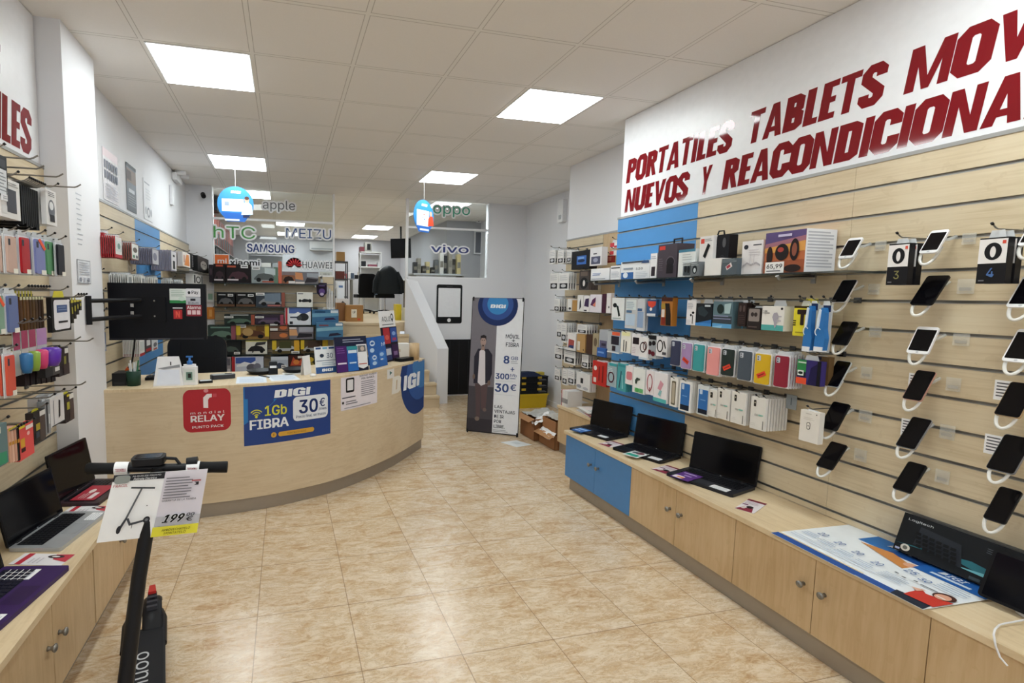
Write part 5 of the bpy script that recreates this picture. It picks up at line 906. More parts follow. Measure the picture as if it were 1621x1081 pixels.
# ---------------------------------------------------------------- television on a wall arm, seen from behind
tv = thing('television', 'black television seen from behind with cards stuck on its back', 'television', B(-1.16, 3.80, 1.226))
G().rbox(0, 0, -.035, .62, .39, 0, .006, M('#121218', .4)).ob('back_cover', None, tv)
G().rbox(.01, .01, -.045, .61, .38, -.0355, .004, BLKG).ob('screen_panel', None, tv)
g = G(); g.rbox(.16, .12, 0, .36, .30, .012, .01, M('#0c0c11', .5)); g.ob('mount_plate', None, tv)
for x, y in ((.19, .27), (.29, .27), (.19, .165), (.29, .165)): G().cyl((x, y, .012), (x, y, .017), .006, CHROME, 10).ob('screw', None, tv)
g = G(); g.box(.0, .0, 0, .60, .012, .004, M('#26262c')); g.box(.24, .004, .004, .38, .01, .006, M('#55555c')); g.ob('lower_trim', None, tv)
arm = thing('television_bracket', 'black double bar television arm fixed to the pillar', 'bracket', B(-1.135, 3.74, 1.36))
for z in (1.50, 1.39):
    iv = arm.matrix_basis.inverted(); G().tube([iv @ Vector(q) for q in ((-1.118, 3.33, z), (-1.06, 3.55, z), (-.95, 3.752, z))], .017, BLK, 4).ob('bar', None, arm)
G().cyl(iv @ Vector((-1.118, 3.33, 1.36)), iv @ Vector((-1.118, 3.33, 1.53)), .016, BLK, 8).ob('wall_plate', None, arm)
for z in (.095, .045): G().box(.135, z, .012, .155, z+.022, .03, CHROME).ob('clamp', None, arm)
for x, y, w, h, bg, art, l in ((.385, .255, .105, .10, '#dfe7e2', [('r', 0, 0, 1, .2, '#2f8a4c'), ('e', .75, .3, .22, .14, '#cfe0d6'), ('l', .1, .45, .9, .9, 4, '#9ab0a4')], 'white and green card on the television back'),
                            (.40, .145, .07, .085, '#17171b', [('r', .1, 0, .9, .75, '#b8242a'), ('t', 'N', .3, .12, .7, .64, '#e65a4a', 0, .06), ('r', .05, .85, .95, .95, '#c9c9cc')], 'black card with a red N on the television back'),
                            (.49, .30, .095, .057, '#e4e4ea', [('e', .22, .5, .09, .18, '#1f1f24'), ('t', 'Pay', .4, .25, .85, .75, '#2a2a30')], 'white payment card topmost on the television back'),
                            (.49, .245, .095, .053, '#b9bcc6', [('r', .3, .5, .65, .8, '#2c2c34'), ('t', 'Bizum', .15, .08, .85, .4, '#4a4c58')], 'grey card second from top on the television back'),
                            (.49, .165, .1, .078, '#8e1a30', [('t', 'Alarma', .05, .62, .95, .92, '#f0dfe2', 0, .03), ('r', .08, .15, .32, .52, '#e6c9cf'), ('r', .38, .15, .62, .52, '#e6c9cf'), ('r', .68, .15, .92, .52, '#e6c9cf')], 'dark red card with white squares on the television back')):
    g = G(); g.rbox(0, 0, 0, w, h, .002, .004, bg, 3); g.art(w, h, art, .0026); g.ob('sticker', B(-1.16+x, 3.80-.0005, 1.226+y), None, None, label=l, cat='card')
g = G(); g.tube([(-1.0, 3.79, 1.24), (-1.01, 3.80, 1.17), (-1.03, 3.82, 1.08), (-1.09, 3.86, .98), (-1.1, 3.87, .93)], .006, BLK, 8); o = g.ob('cable', None, None, None, label='black cable hanging from the television with an orange tie', cat='cable')
G().cyl((-1.062, 3.841, 1.03), (-1.082, 3.855, .995), .012, M('#e8622c'), 10).ob('cable_tie', None, o)

# ---------------------------------------------------------------- stickers on the curved counter front
def csticker(name, label, s0, z0, w, h, bg, art, r=0.0, extra=None, cat='sticker'):
    g = G(10)
    if r:
        pts = rr_pts(0, 0, w, h, r, 6); xs = sorted(set([w*i/14 for i in range(15)] + [p[0] for p in pts]))
        def yy(x, up):
            d = r - x if x < r else (x-(w-r) if x > w-r else 0); q = r - math.sqrt(max(0, r*r-d*d))
            return h-q if up else q
        for a, b in zip(xs[:-1], xs[1:]): g.add([(a, yy(a, 0), .0008), (b, yy(b, 0), .0008), (b, yy(b, 1), .0008), (a, yy(a, 1), .0008)], [(0, 1, 2, 3)], bg)
    else: g.rect(0, 0, w, h, .0008, bg)
    g.art(w, h, art, .0014)
    if extra: extra(g, w, h)
    return g.ob(name, None, None, cwarp(s0, z0), label=label, cat=cat)
def digi(g, x0, y0, x1, y1, z, m, shear=.15): block(g, 'DIGI', x0, y0, x1, y1, z, m, shear, .07)
RL = '#b51f2c'
csticker('sticker', 'red rounded parcel point sticker on the counter front', .470, .612, .302, .296, RL, [('e', .48, .955, .05, .045, '#d98a92'), ('p', [(.42, .56), (.42, .80), (.5, .88), (.6, .88), (.6, .80), (.55, .79), (.52, .74), (.52, .55)], '#f1e6e8'), ('r', .62, .80, .7, .88, '#c84854'),
    ('t', 'm o n d i a l', .15, .42, .86, .48, '#f1e6e8', 0, .02), ('t', 'RELAY', .15, .24, .86, .39, '#f4eaec', 0, .05), ('t', 'PUNTO PACK', .18, .09, .84, .15, '#f1e6e8', 0, .03)], .055)
def digi_extra(g, w, h):
    digi(g, w*.32, h*.76, w*.74, h*.89, .004, '#eef2f8')
    for k in (1, 2, 3): g.ring(w*.13, h*.47, .016*k+.004, .016*k+.004, .007, .004, '#d8d63a', PI*.22, PI*.78)
csticker('poster', 'blue fibre offer poster 30 euro on the counter front', .855, .484, .66, .432, '#1d3f86', [('p', [(0, .35), (.25, .6), (.5, 1), (0, 1)], '#1f6fb8'), ('p', [(0, .35), (.25, .6), (.35, .74), (0, .78)], '#2479bf'), ('t', '1Gb', .22, .47, .46, .64, '#d8d63a', 0, .03), ('t', 'FIBRA', .06, .26, .48, .42, '#eef2f8', 0, .05),
    ('e', .13, .47, .014, .022, '#d8d63a'), ('R', .53, .32, .96, .74, '#e9edf4', .08), ('t', '30', .60, .44, .83, .68, '#1b2f66', 0, .04), ('t', '€', .85, .52, .92, .67, '#1b2f66', 0, .02), ('t', '/mes', .84, .455, .94, .51, '#4a5a80'), ('t', 'Precio final, sin trucos', .565, .36, .93, .42, '#5a688c'),
    ('R', .36, .1, .78, .18, '#d8a53a', .08), ('t', 'CONTRATA AQUI', .46, .12, .68, .155, '#8a6a2a'), ('e', .31, .14, .03, .045, '#d8a53a'), ('r', .305, .12, .315, .16, '#7a5a1a')], 0, digi_extra, 'poster')
def phone_pic(g, w, h):
    g.flat(rr_pts(w*.12, h*.5, w*.33, h*.92, .012), .003, '#1c1c20'); g.flat(rr_pts(w*.15, h*.56, w*.3, h*.87, .004), .0036, '#e6e3e6')
csticker('poster', 'pale pink service notice with a phone picture on the counter', 1.615, .642, .43, .276, '#ece4ea', [('t', 'SERVICIO TECNICO', .47, .9, .97, .96, '#3a3a40'), ('t', 'MULTIMARCA', .53, .81, .9, .87, '#3a3a40'), ('l', .52, .3, .93, .78, 8, '#8c8890'), ('l', .03, .32, .42, .4, 1, '#4a4a50'), ('e', .05, .22, .025, .04, '#2a2a2e'), ('l', .12, .14, .42, .27, 2, '#6a6a70'), ('l', .08, .03, .9, .09, 1, '#9a98a0')], 0, phone_pic, 'notice')
def disc(g, cx, cy, rx, ry, z, m, smax, zmax):
    n = 40; pts = []
    for i in range(n):
        pts.append((min(smax, cx+rx*math.cos(2*PI*i/n)), min(zmax, cy+ry*math.sin(2*PI*i/n))))
    xs = [p[0] for p in pts]; a, b = min(xs), max(xs)
    for k in range(14):
        x0 = a+(b-a)*k/14; x1 = a+(b-a)*(k+1)/14
        f = lambda x: ry*math.sqrt(max(0, 1-((x-cx)/rx)**2))
        g.add([(x0, cy-f(x0), z), (x1, cy-f(x1), z), (x1, min(zmax, cy+f(x1)), z), (x0, min(zmax, cy+f(x0)), z)], [(0, 1, 2, 3)], m)
g = G(); e = CL[-1]-.004
disc(g, 2.81, .80, .40, .405, .0008, '#1c3a78', e, .918); disc(g, 2.85, .83, .31, .30, .0014, '#24559e', e, .918); disc(g, 2.90, .88, .23, .24, .002, '#3a7ab8', e, .918)
block(g, 'D', 2.262, .675, 2.43, .83, .0026, '#ebe5da', .1); block(g, 'IGI', 2.475, .672, 2.85, .81, .0032, '#eef2f8', .12, .09)
g.ob('sticker', None, None, cwarp(0, 0), label='round navy blue sticker with white letters at the counter end', cat='sticker')
csticker('sticker', 'small white play sticker near the counter end', 2.193, .822, .11, .097, '#e6e2de', [('p', [(.35, .3), (.35, .7), (.7, .5)], '#3a6a66'), ('r', .2, .85, .8, .9, '#b9b4ae')])
# ---------------------------------------------------------------- things on the counter
ZK = .9245
def stand(label, P0, P1, h, bg, art, lean=.18, name='leaflet_stand', cat='leaflet stand', extra=None):
    u = Vector((P1[0]-P0[0], P1[1]-P0[1])); w = u.length; u.normalize(); bk = Vector((-u.y, u.x))
    m = T((P0[0], P0[1], ZK), (u.x, u.y, 0), (bk.x*lean, bk.y*lean, 1)); t = thing(name, label, cat, m)
    g = G(); g.box(0, .001, -.006, w, h, 0, bg); g.art(w, h, art); g.ob('board', None, t)
    G().add([(w*.3, h*.85, -.007), (w*.7, h*.85, -.007), (w*.7, .008+lean*.1, -.1), (w*.3, .008+lean*.1, -.1)], [(0, 1, 2, 3)], M(bg)).ob('strut', None, t)
    if extra: extra(t, w, h)
    return t
def digi_card(t, w, h):
    g = G(); digi(g, w*.28, h*.07, w*.82, h*.17, .002, '#eef2f8'); g.ob('lettering', None, t)
stand('standing white blue price card 30 left of the purple leaflets', (.235, 4.02), (.405, 4.10), .215, '#e9edf2', [('r', 0, 0, 1, .24, '#24518f'), ('r', .05, .9, .3, .97, '#2a4a80'), ('r', .38, .9, .6, .97, '#6fa8c8'), ('r', .68, .9, .95, .97, '#2a4a80'), ('e', .32, .66, .1, .07, '#2f3a4c'), ('t', '30', .55, .56, .85, .74, '#4a5a78'), ('r', .04, .46, .96, .48, '#3a5078'), ('l', .3, .28, .95, .42, 2, '#9fb3c8')], .15, 'price_card', 'card', digi_card)
def flyers(items):
    def f(t, w, h):
        for nm, x0, y0, x1, y1, bg, art in items:
            g = G(); g.box(0, 0, .001, (x1-x0)*w, (y1-y0)*h, .004, bg); g.art((x1-x0)*w, (y1-y0)*h, art, .005); g.ob(nm, Matrix.Translation((x0*w, y0*h, 0)), t)
    return f
stand('dark navy board with purple, blue and white leaflets', (.40, 4.035), (.68, 4.175), .29, '#20243c', [('l', .25, .82, .9, .94, 2, '#aab0c4')], .16, extra=flyers([('leaflet', .01, .01, .34, .74, '#4a2468', [('r', .1, .3, .9, .36, '#e3d8ea'), ('l', .1, .7, .8, .95, 3, '#7a4a98')]), ('leaflet', .35, .02, .68, .72, '#1f63b4', [('r', .1, .72, .9, .84, '#d8e6f2'), ('r', 0, .86, 1, 1, '#2f8f98'), ('r', .15, .3, .8, .36, '#b9d4ec')]), ('leaflet', .66, .12, .98, .76, '#e7e8ea', [('r', .1, .66, .9, .95, '#6a6c6e'), ('e', .55, .8, .2, .1, '#c9b9ae'), ('p', [(0, 0), (1, 0), (.5, -.1)], '#e7e8ea'), ('r', .1, .1, .9, .14, '#b85a4a')])]))
stand('blue board with pale rounded symbols beside the navy board', (.70, 4.20), (.90, 4.45), .27, '#1f5fae', [('R', .08, .1, .45, .42, '#2f74c4', .1), ('R', .55, .2, .92, .5, '#2f74c4', .1), ('o', .26, .8, .14, .09, '#cfe0f2', .05), ('o', .28, .34, .12, .08, '#cfe0f2', .05), ('e', .2, .58, .12, .07, '#b9d4ee'), ('e', .25, .16, .12, .06, '#b9d4ee'), ('t', 'M', .75, .66, .95, .78, '#dbe8f6', 0, .04), ('e', .7, .4, .12, .06, '#9fc2e6'), ('r', .6, .22, .75, .26, '#cfe0f2')], .16)
def aqui(t, w, h):
    g = G(); g.box(-.02, 0, 0, w-.02, .155, .004, '#ecebea'); g.text('AQUI', w*.08, .05, w*.62, .10, .005, '#2a2a2e'); g.ring(w*.74, .095, .027, .032, .012, .005, '#2a2a2e'); g.flat([(w*.74-.02, .075), (w*.74+.02, .075), (w*.74, .04)], .0052, '#2a2a2e'); g.rect(w*.08, .02, w*.8, .028, .005, '#55555a'); g.ob('sign', Matrix.Translation((0, h, .001)), t)
stand('tall dark card rack topped by a white AQUI sign', (.895, 4.58), (1.09, 4.80), .33, '#1d1c2c', [], .14, 'card_rack', 'rack', lambda t, w, h: (aqui(t, w, h), flyers([('card', .1, .52, .5, .98, '#b3242c', [('e', .5, .4, .3, .16, '#d85a4c')]), ('card', .55, .55, .95, .97, '#2a4fa0', [('e', .5, .6, .3, .14, '#8aa8dc'), ('r', .2, .1, .8, .3, '#a83a68')]), ('card', .12, .05, .5, .42, '#39406a', [('r', .1, .4, .9, .9, '#c9ccd8')]), ('card', .55, .08, .95, .48, '#3a1f4a', [('r', .2, .2, .8, .5, '#8a6a9a')])])(t, w, h)))
o = bp('cardboard_box', 'white carton at the far right end of the counter', 'box', 1.10, 1.24, ZK, ZK+.135, 5.0, .12, '#dedcd8', [('r', .1, .4, .3, .6, '#c9b9a4')])
G().lathe([(0, 0), (.05, 0), (.05, .16), (.044, .16), (.044, .15), (0, .15)], W_DOOR, 20).ob('pen_pot', Matrix.Translation((1.235, 4.80, ZK)), None, None, label='brown wooden pot at the far right counter end', cat='pot')
g = G(); g.rbox(0, 0, 0, .19, .09, .03, .012, BLK); g.ob('stapler', U(1.06, 4.62, ZK, .6), None, None, label='flat black gadget lying before the white carton', cat='gadget')
# left half
t = thing('card_tent', 'white tent shaped desk calendar on the counter', 'calendar', B(-.865, 3.66, ZK))
g = G(); g.add([(0, 0, 0), (.19, 0, 0), (.155, .195, -.055), (.02, .195, -.055), (0, 0, -.11), (.19, 0, -.11)], [(0, 1, 2, 3), (5, 4, 3, 2), (0, 3, 4), (1, 5, 2)], '#e9e8ea'); g.ob('stand', None, t)
g = G(); q = lambda x, y, o: (x*.19*(1-.28*y) + .0246*y, .195*y, -.055*y+o)
g.add([q(.1, .05, .002), q(.9, .05, .002), q(.9, .55, .002), q(.1, .55, .002)], [(0, 1, 2, 3)], '#dfe3ee'); g.add([q(.05, .6, .002), q(.95, .72, .002), q(.95, .62, .002), q(.3, .57, .002)], [(0, 1, 2, 3)], '#8f8f92'); g.add([q(.55, .7, .003), q(.6, .7, .003), q(.6, .82, .003), q(.55, .82, .003)], [(0, 1, 2, 3)], '#3a3a3e'); g.ob('page', None, t)
t = thing('sanitizer_bottle', 'white pump bottle with blue top on the counter', 'bottle', Matrix.Translation((-.64, 3.70, ZK)))
g = G(); g.poly(rr_pts(-.05, -.028, .05, .028, .02), 0, .125, WHT); g.poly(rr_pts(-.04, -.022, .04, .022, .018), .125, .14, WHT); g.ob('body', None, t)
g = G(); g.lathe([(0, 0), (.018, 0), (.018, .022), (.008, .026), (.007, .05), (.0, .05)], M('#2f6fb8', .3), 16, (0, 0, .14)); g.box(-.022, -.008, .188, .02, .008, .198, M('#2f6fb8', .3)); g.ob('pump', None, t)
g = G(); g.box(-.036, -.0285, .02, .036, -.028, .11, '#dfe6e4'); g.box(-.02, -.0292, .035, .02, -.0286, .09, '#6f8f84'); g.box(-.008, -.0298, .05, .012, -.0293, .08, '#2b2f2e'); g.ob('label', None, t)
t = thing('card_terminal', 'grey card payment terminal lying on the counter', 'terminal', U(-.52, 3.86, ZK, .35))
g = G(); g.rbox(0, 0, 0, .17, .075, .03, .015, M('#3a3b40')); g.ob('body', None, t); g = G(); g.rbox(.01, .008, .03, .16, .067, .034, .012, M('#a9abae', .35)); g.ob('cover', None, t); G().rbox(.1, .02, .034, .15, .055, .0346, .004, M('#1c1f22', .15)).ob('screen', None, t)
g = G(); g.rbox(0, 0, 0, .09, .06, .016, .008, BLK); g.box(.008, .006, .016, .082, .05, .0166, '#d9dcde'); g.ob('receipt_printer', U(-.585, 3.72, ZK, .25), None, None, label='small black and white receipt gadget beside the bottle', cat='gadget')
t = thing('pen_cup', 'dark green mesh cup full of pens', 'pen cup', Matrix.Translation((-1.0, 3.73, ZK)))
G().lathe([(0, 0), (.042, 0), (.045, .1), (.041, .1), (.038, .006), (0, .006)], M('#1f3a2e', .4), 20).ob('cup', None, t)
for k, (dx, dy, c) in enumerate(((-.02, 0, '#dcdcdc'), (.0, .015, '#e6e6e8'), (.015, -.01, '#cfd6d2'), (.022, .01, '#3a7a5a'), (-.008, -.018, '#e3e3e3'))): G().cyl((dx*.6, dy*.6, .01), (dx*1.3, dy*1.3, .15+.006*k), .005, M(c), 8).ob('pen', None, t)
bp('desk_box', 'low black box between the pillar and the pen cup', 'box', -1.13, -1.045, ZK, ZK+.085, 3.72, .14, '#1c1d1f', [('r', .1, .1, .9, .3, '#2b2c2f')])
t = thing('keyboard', 'black computer keyboard behind the pen cup', 'keyboard', U(-.98, 3.92, ZK, .1)); G().rbox(0, 0, 0, .34, .12, .018, .008, BLK).ob('body', None, t)
g = G()
for r in range(4):
    for c in range(14): g.box(.012+.0228*c, .012+.026*r, .018, .012+.0228*c+.018, .012+.026*r+.02, .023, DARK)
g.ob('keys', None, t)
def flat_sheet(label, x, y, a, w, h, m, art=(), dz=0.0, name='paper_sheet', cat='paper'):
    g = G(); g.box(0, 0, 0, w, h, .001, m); g.art(w, h, art, .0014); return g.ob(name, U(x, y, ZK+dz, a), None, None, label=label, cat=cat)
flat_sheet('pale blue printed sheet above the fibre poster', -.34, 3.68, .06, .21, .29, '#dfe7f2', [('l', .1, .1, .9, .7, 6, '#a9bbd4'), ('r', .1, .8, .6, .9, '#c3d2e6')])
flat_sheet('second pale blue sheet beside the first one', -.10, 3.74, .18, .21, .28, '#e4ebf4', [('l', .1, .1, .9, .8, 7, '#b3c2d6')])
g = G(); g.cyl((0, 0, .006), (.13, 0, .006), .004, DARK, 8); g.ob('pen', U(-.2, 3.98, ZK+.0012, -.9), None, None, label='dark pen lying on the pale blue sheets', cat='pen')
def tray(label, x, y):
    g = G(); g.lathe([(0, 0), (.07, 0), (.1, .028), (.097, .03), (.068, .006), (0, .005)], BLK, 24); return g.ob('coin_tray', Matrix.Translation((x, y, ZK)), None, None, label=label, cat='tray')
tray('round black tray before the snowy toy box', -.20, 4.12); tray('round black tray before the fiery toy box', .07, 4.17)
t = thing('rubber_stamp', 'black and white self inking stamp on the counter', 'stamp', B(-.13, 4.05, ZK)); G().box(0, 0, -.05, .07, .055, 0, BLK).ob('base', None, t); G().rbox(.004, .055, -.045, .066, .1, -.005, .01, DARK).ob('grip', None, t); G().box(.01, .052, .0005, .06, .07, .002, WHT).ob('label', None, t)
flat_sheet('white sheet lying between the two black trays', .0, 4.0, .3, .15, .11, '#eeece6')
t = thing('folded_card', 'white folded card standing edge-on before the price card', 'card', T((.125, 3.97, ZK), (.6, .8, 0), (0, 0, 1)))
g = G(); g.add([(0, 0, .018), (.1, 0, .018), (.1, .15, 0), (0, .15, 0), (0, 0, -.018), (.1, 0, -.018)], [(0, 1, 2, 3), (3, 2, 5, 4)], PAPER); g.ob('sheet', None, t)
t = thing('mouse', 'white computer mouse at the counter edge', 'mouse', Matrix.Translation((.205, 3.925, ZK))); G().lathe([(0, .022), (.012, .02), (.022, .012), (.025, 0), (0, 0)], WHT, 16).ob('shell', None, t)
# ---------------------------------------------------------------- office chairs
def chair(label, x, y, z, a, m, back_h=.62, bw=.5, arms=True, group=None):
    t = thing('office_chair', label, 'chair', Matrix.Translation((x, y, z)) @ Matrix.Rotation(a, 4, 'Z'), group)
    for k in range(5):
        b = 2*PI*k/5; c, s = math.cos(b), math.sin(b)
        l = G().tube([(0, 0, .1), (c*.15, s*.15, .085), (c*.29, s*.29, .065)], [.025, .02, .014], BLK, 8).ob('leg', None, t)
        G().cyl((c*.29-s*.018, s*.29+c*.018, .028), (c*.29+s*.018, s*.29-c*.018, .028), .028, BLK, 12).ob('caster', None, l)
    G().cyl((0, 0, .08), (0, 0, .44), .024, CHROME, 12).ob('gas_lift', None, t)
    sm = Matrix.Translation((0, 0, .44)); G().poly(rr_pts(-.25, -.24, .25, .24, .09), 0, .09, m).ob('seat', sm, t)
    bm = T((-bw/2, .24, .5), (1, 0, 0), (0, .14, 1)); g = G(); g.poly(rr_pts(0, 0, bw, back_h, .09, 6), -.05, .05, m)
    for i in (1, 2): g.box(bw*.1, back_h*i/3-.004, .05, bw*.9, back_h*i/3+.004, .054, BLK)
    for x0 in (.2, .8): g.box(bw*x0-.003, .06, .05, bw*x0+.003, back_h-.06, .053, BLK)
    g.ob('backrest', bm, t)
    if arms:
        for s in (-1, 1): G().tube([(s*.24, .1, .5), (s*.3, .08, .56), (s*.3, .06, .68), (s*.3, -.16, .69)], .02, BLK, 8).ob('armrest', None, t)
    return t
LEA = M('#17181c', .32)
chair('black leather chair behind the reception counter', -.80, 4.85, 0, .05, LEA, .64, .52)

# ---------------------------------------------------------------- toy car boxes on the back slat wall
YB = 7.15
def shelf_back(z, x0, x1, label):
    t = thing('wall_shelf', label, 'shelf', B(x0, 7.374, z), 'back wall shelves')
    G().box(0, -.014, 0, x1-x0, -.001, .235, SHGLASS).ob('shelf_plate', None, t)
    for u in (.15, (x1-x0)-.15): G().box(u-.008, -.04, 0, u+.008, -.015, .2, ALU).ob('bracket', None, t)
CARS = lambda c: [('p', [(.1, .3), (.25, .55), (.5, .62), (.75, .55), (.9, .32), (.9, .2), (.1, .2)], c), ('e', .27, .2, .09, .13, '#141416'), ('e', .74, .2, .09, .13, '#141416')]
TAG = lambda x, y: [('r', x, y, x+.3, y+.18, '#e6e6e4'), ('r', x+.04, y+.06, x+.26, y+.12, '#5a5a5e')]
def bx(label, xa, xb, z0, h, c, art, d=.16, Y=YB, name='toy_car_box'):
    return bp(name, label, 'box', xa, xb, z0+.001, z0+h, Y, d, c, art, group=None)
zA, zB_, zC, zD, zE, zF = (-0.4215, 7.15, 1.6894)[2], (-0.426, 7.15, 1.3708)[2], (-0.4295, 7.15, 1.1226)[2], (-0.4323, 7.15, 0.9247)[2], (-0.4351, 7.15, 0.7258)[2], (-0.4388, 7.15, 0.4605)[2]
for z, x0, x1, l in ((zA, -.93, .56, 'topmost shelf of the toy car display'), (zB_, -.93, .52, 'second shelf of the toy car display'), (zC, -.93, .68, 'third shelf of the toy car display'), (zD, -.93, .68, 'fourth shelf of the toy car display'), (zE, -.93, .68, 'fifth shelf of the toy car display'), (zF, -.93, .68, 'lowest shelf of the toy car display')): shelf_back(z, x0, x1, l)
bx('black toy car box topmost shelf, left end', (-0.9152, 7.15, 1.7988)[0], (-0.7652, 7.15, 1.8021)[0], zA, (447.5-420)*7.15/799, '#1a1417', CARS('#3a2a30')+[('r', .05, .1, .8, .18, '#cfc6c8'), ('r', .2, .85, .8, .95, '#a8442c')], .16, YB)
bx('dark toy car box with white tag, topmost shelf', (-0.7573, 7.15, 1.8023)[0], (-0.4482, 7.15, 1.8092)[0], zA, (447.5-420)*7.15/799, '#1b1418', CARS('#4a3038')+TAG(.6, .8)+[('r', .05, .12, .5, .2, '#d9d0d2'), ('r', .05, .82, .4, .92, '#b85030')], .16, YB)
bx('silver grey toy car box, topmost shelf middle', (-0.4362, 7.15, 1.7968)[0], (-0.0909, 7.15, 1.8043)[0], zA, (447.5-423)*7.15/799, '#8e9899', CARS('#4f5656')+TAG(.02, .82)+[('r', .4, .05, .95, .14, '#a8503c'), ('r', .85, 0, 1, 1, '#5f7a68'), ('p', [(.5, .6), (.9, .5), (.9, .9), (.5, .95)], '#b9c6c8')], .16, YB)
bx('narrow orange spined toy box, topmost shelf', (-0.0863, 7.15, 1.8428)[0], (-0.0405, 7.15, 1.8439)[0], zA, (447.5-414)*7.15/799, '#c8644a', [], .16, YB)
bx('orange brown buggy box, topmost shelf', (-0.0361, 7.15, 1.7799)[0], (0.1354, 7.15, 1.7835)[0], zA, (447.5-429)*7.15/799, '#8a5434', CARS('#2a1a14')+[('r', .5, .02, 1, .22, '#e0ddda'), ('r', 0, .7, 1, 1, '#7a6a6a')], .16, YB)
bx('orange grey sunset toy car box, topmost shelf right end', (0.1396, 7.15, 1.7836)[0], (0.4516, 7.15, 1.7901)[0], zA, (447.5-429)*7.15/799, '#6c6a70', [('p', [(0, .4), (.35, .3), (.3, .9), (0, .95)], '#c8875a'), ('r', 0, 0, .4, .16, '#ddd4cc'), ('p', [(.4, .1), (.9, .15), (1, .4), (.5, .5)], '#2f2b30'), ('p', [(.5, .6), (1, .5), (1, .9), (.5, .9)], '#9aa0a8')], .16, YB)
bx('black toy car box with white tag, second shelf left', (-0.8827, 7.15, 1.4598)[0], (-0.6555, 7.15, 1.4621)[0], zB_, (485-464)*7.15/799, '#17171a', CARS('#5a5a5c')+TAG(.62, .72)+[('r', 0, 0, 1, .16, '#6a4a34'), ('r', .1, .8, .5, .88, '#b9b9bb')], .16, YB)
bx('black toy car box with white tag, second shelf, right of its twin', (-0.6394, 7.15, 1.4623)[0], (-0.3919, 7.15, 1.4648)[0], zB_, (485-464)*7.15/799, '#17171a', CARS('#5a5a5c')+TAG(.62, .72)+[('r', 0, 0, 1, .16, '#6a4a34'), ('r', .1, .8, .5, .88, '#b9b9bb')], .16, YB)
bx('large dark blue grey toy car box, second shelf', (-0.3837, 7.15, 1.4692)[0], (-0.002, 7.15, 1.4731)[0], zB_, (485-463)*7.15/799, '#3c444e', CARS('#8a8f94')+TAG(.0, .78)+[('p', [(.3, .4), (.85, .3), (.85, .95), (.3, .9)], '#6f7f90'), ('r', .88, 0, 1, 1, '#8a4a3a'), ('r', .4, .03, .85, .14, '#b06a64')], .16, YB)
bx('white square box with a black buggy, second shelf', (0.1586, 7.15, 1.4705)[0], (0.3727, 7.15, 1.4726)[0], zB_, (486-463)*7.15/799, '#e4e4dd', [('e', .2, .42, .09, .1, '#1c1c1e'), ('e', .82, .42, .1, .12, '#1c1c1e'), ('p', [(.2, .4), (.45, .55), (.8, .5), (.8, .36), (.4, .32)], '#26262a'), ('r', .06, .86, .4, .93, '#8a8a8e')], .16, YB)
bx('dark green toy car box, third shelf left', (-0.7924, 7.15, 1.1952)[0], (-0.4038, 7.15, 1.1955)[0], zC, (514-498)*7.15/799, '#2a3432', CARS('#4f6a5a')+TAG(.0, .66)+[('r', .88, 0, 1, 1, '#9a4a34'), ('r', .2, .9, .8, 1, '#b9bcbc')], .16, YB)
bx('dark plum toy car box, third shelf middle', (-0.3956, 7.15, 1.1955)[0], (-0.0213, 7.15, 1.1958)[0], zC, (514-498)*7.15/799, '#332a38', CARS('#5a4a60')+TAG(.0, .66)+[('r', .88, 0, 1, 1, '#9a4458'), ('r', .3, .5, .8, .7, '#4a3a58')], .16, YB)
bx('tall white and blue snow truck toy box', (-0.0042, 7.15, 1.2263)[0], (0.3458, 7.15, 1.2269)[0], zC, (516-489)*7.15/799, '#dfe3ea', [('r', .16, .66, 1, 1, '#4a66a8'), ('p', [(.2, .5), (.5, .75), (.7, .6), (1, .8), (1, .55), (.2, .4)], '#eef0f4'), ('e', .72, .45, .2, .22, '#2a2c30'), ('e', .55, .4, .1, .14, '#44474c'), ('r', .02, 0, .1, 1, '#b0242c'), ('r', .18, .05, .3, .2, '#26282c'), ('r', .2, .4, .5, .48, '#2f3a4c')], .16, YB)
bx('sea blue toy boat box behind its twin', (0.363, 7.15, 1.2137)[0], (0.7309, 7.15, 1.2143)[0], zC, (516-492)*7.15/799, '#3c6f96', [('p', [(0, .5), (1, .6), (1, .8), (0, .75)], '#6fa3be'), ('p', [(.45, .3), (.9, .35), (.8, .48), (.5, .45)], '#3a2a4a'), ('r', .7, .78, .98, .95, '#dfe6ea'), ('r', .1, .8, .5, .9, '#24486c')], .16, YB)
bx('dark green toy car box, fourth shelf left end', (-1.0021, 7.15, 1.0267)[0], (-0.6508, 7.15, 1.0249)[0], zD, (537-515)*7.15/799, '#33413c', CARS('#5f7a6c')+[('r', .84, 0, 1, 1, '#8a4a58'), ('r', .1, .8, .8, .9, '#6f8f84')], .16, YB)
bx('yellow and brown toy truck box, fourth shelf', (-0.6427, 7.15, 1.0291)[0], (-0.2158, 7.15, 1.027)[0], zD, (537-514)*7.15/799, '#8a6a34', CARS('#5a3a2a')+TAG(.0, .8)+[('r', 0, .3, .13, .95, '#d8b92c'), ('r', .87, .2, 1, .98, '#d8b92c'), ('e', .35, .5, .16, .26, '#b0905a'), ('r', .6, .55, .85, .9, '#6a4a24')], .16, YB)
bx('upper orange label toy box of two stacked, fourth shelf', (-0.2073, 7.15, 1.0378)[0], (0.045, 7.15, 1.0366)[0], zD, (536.5-512)*7.15/799, '#6a4a3a', [('r', .02, .55, .42, .7, '#dcdad6'), ('r', .02, .85, .42, .98, '#dcdad6'), ('e', .72, .75, .2, .14, '#c86a3a'), ('e', .72, .25, .22, .14, '#c8743c'), ('r', 0, .48, 1, .52, '#2a2020')], .16, YB)
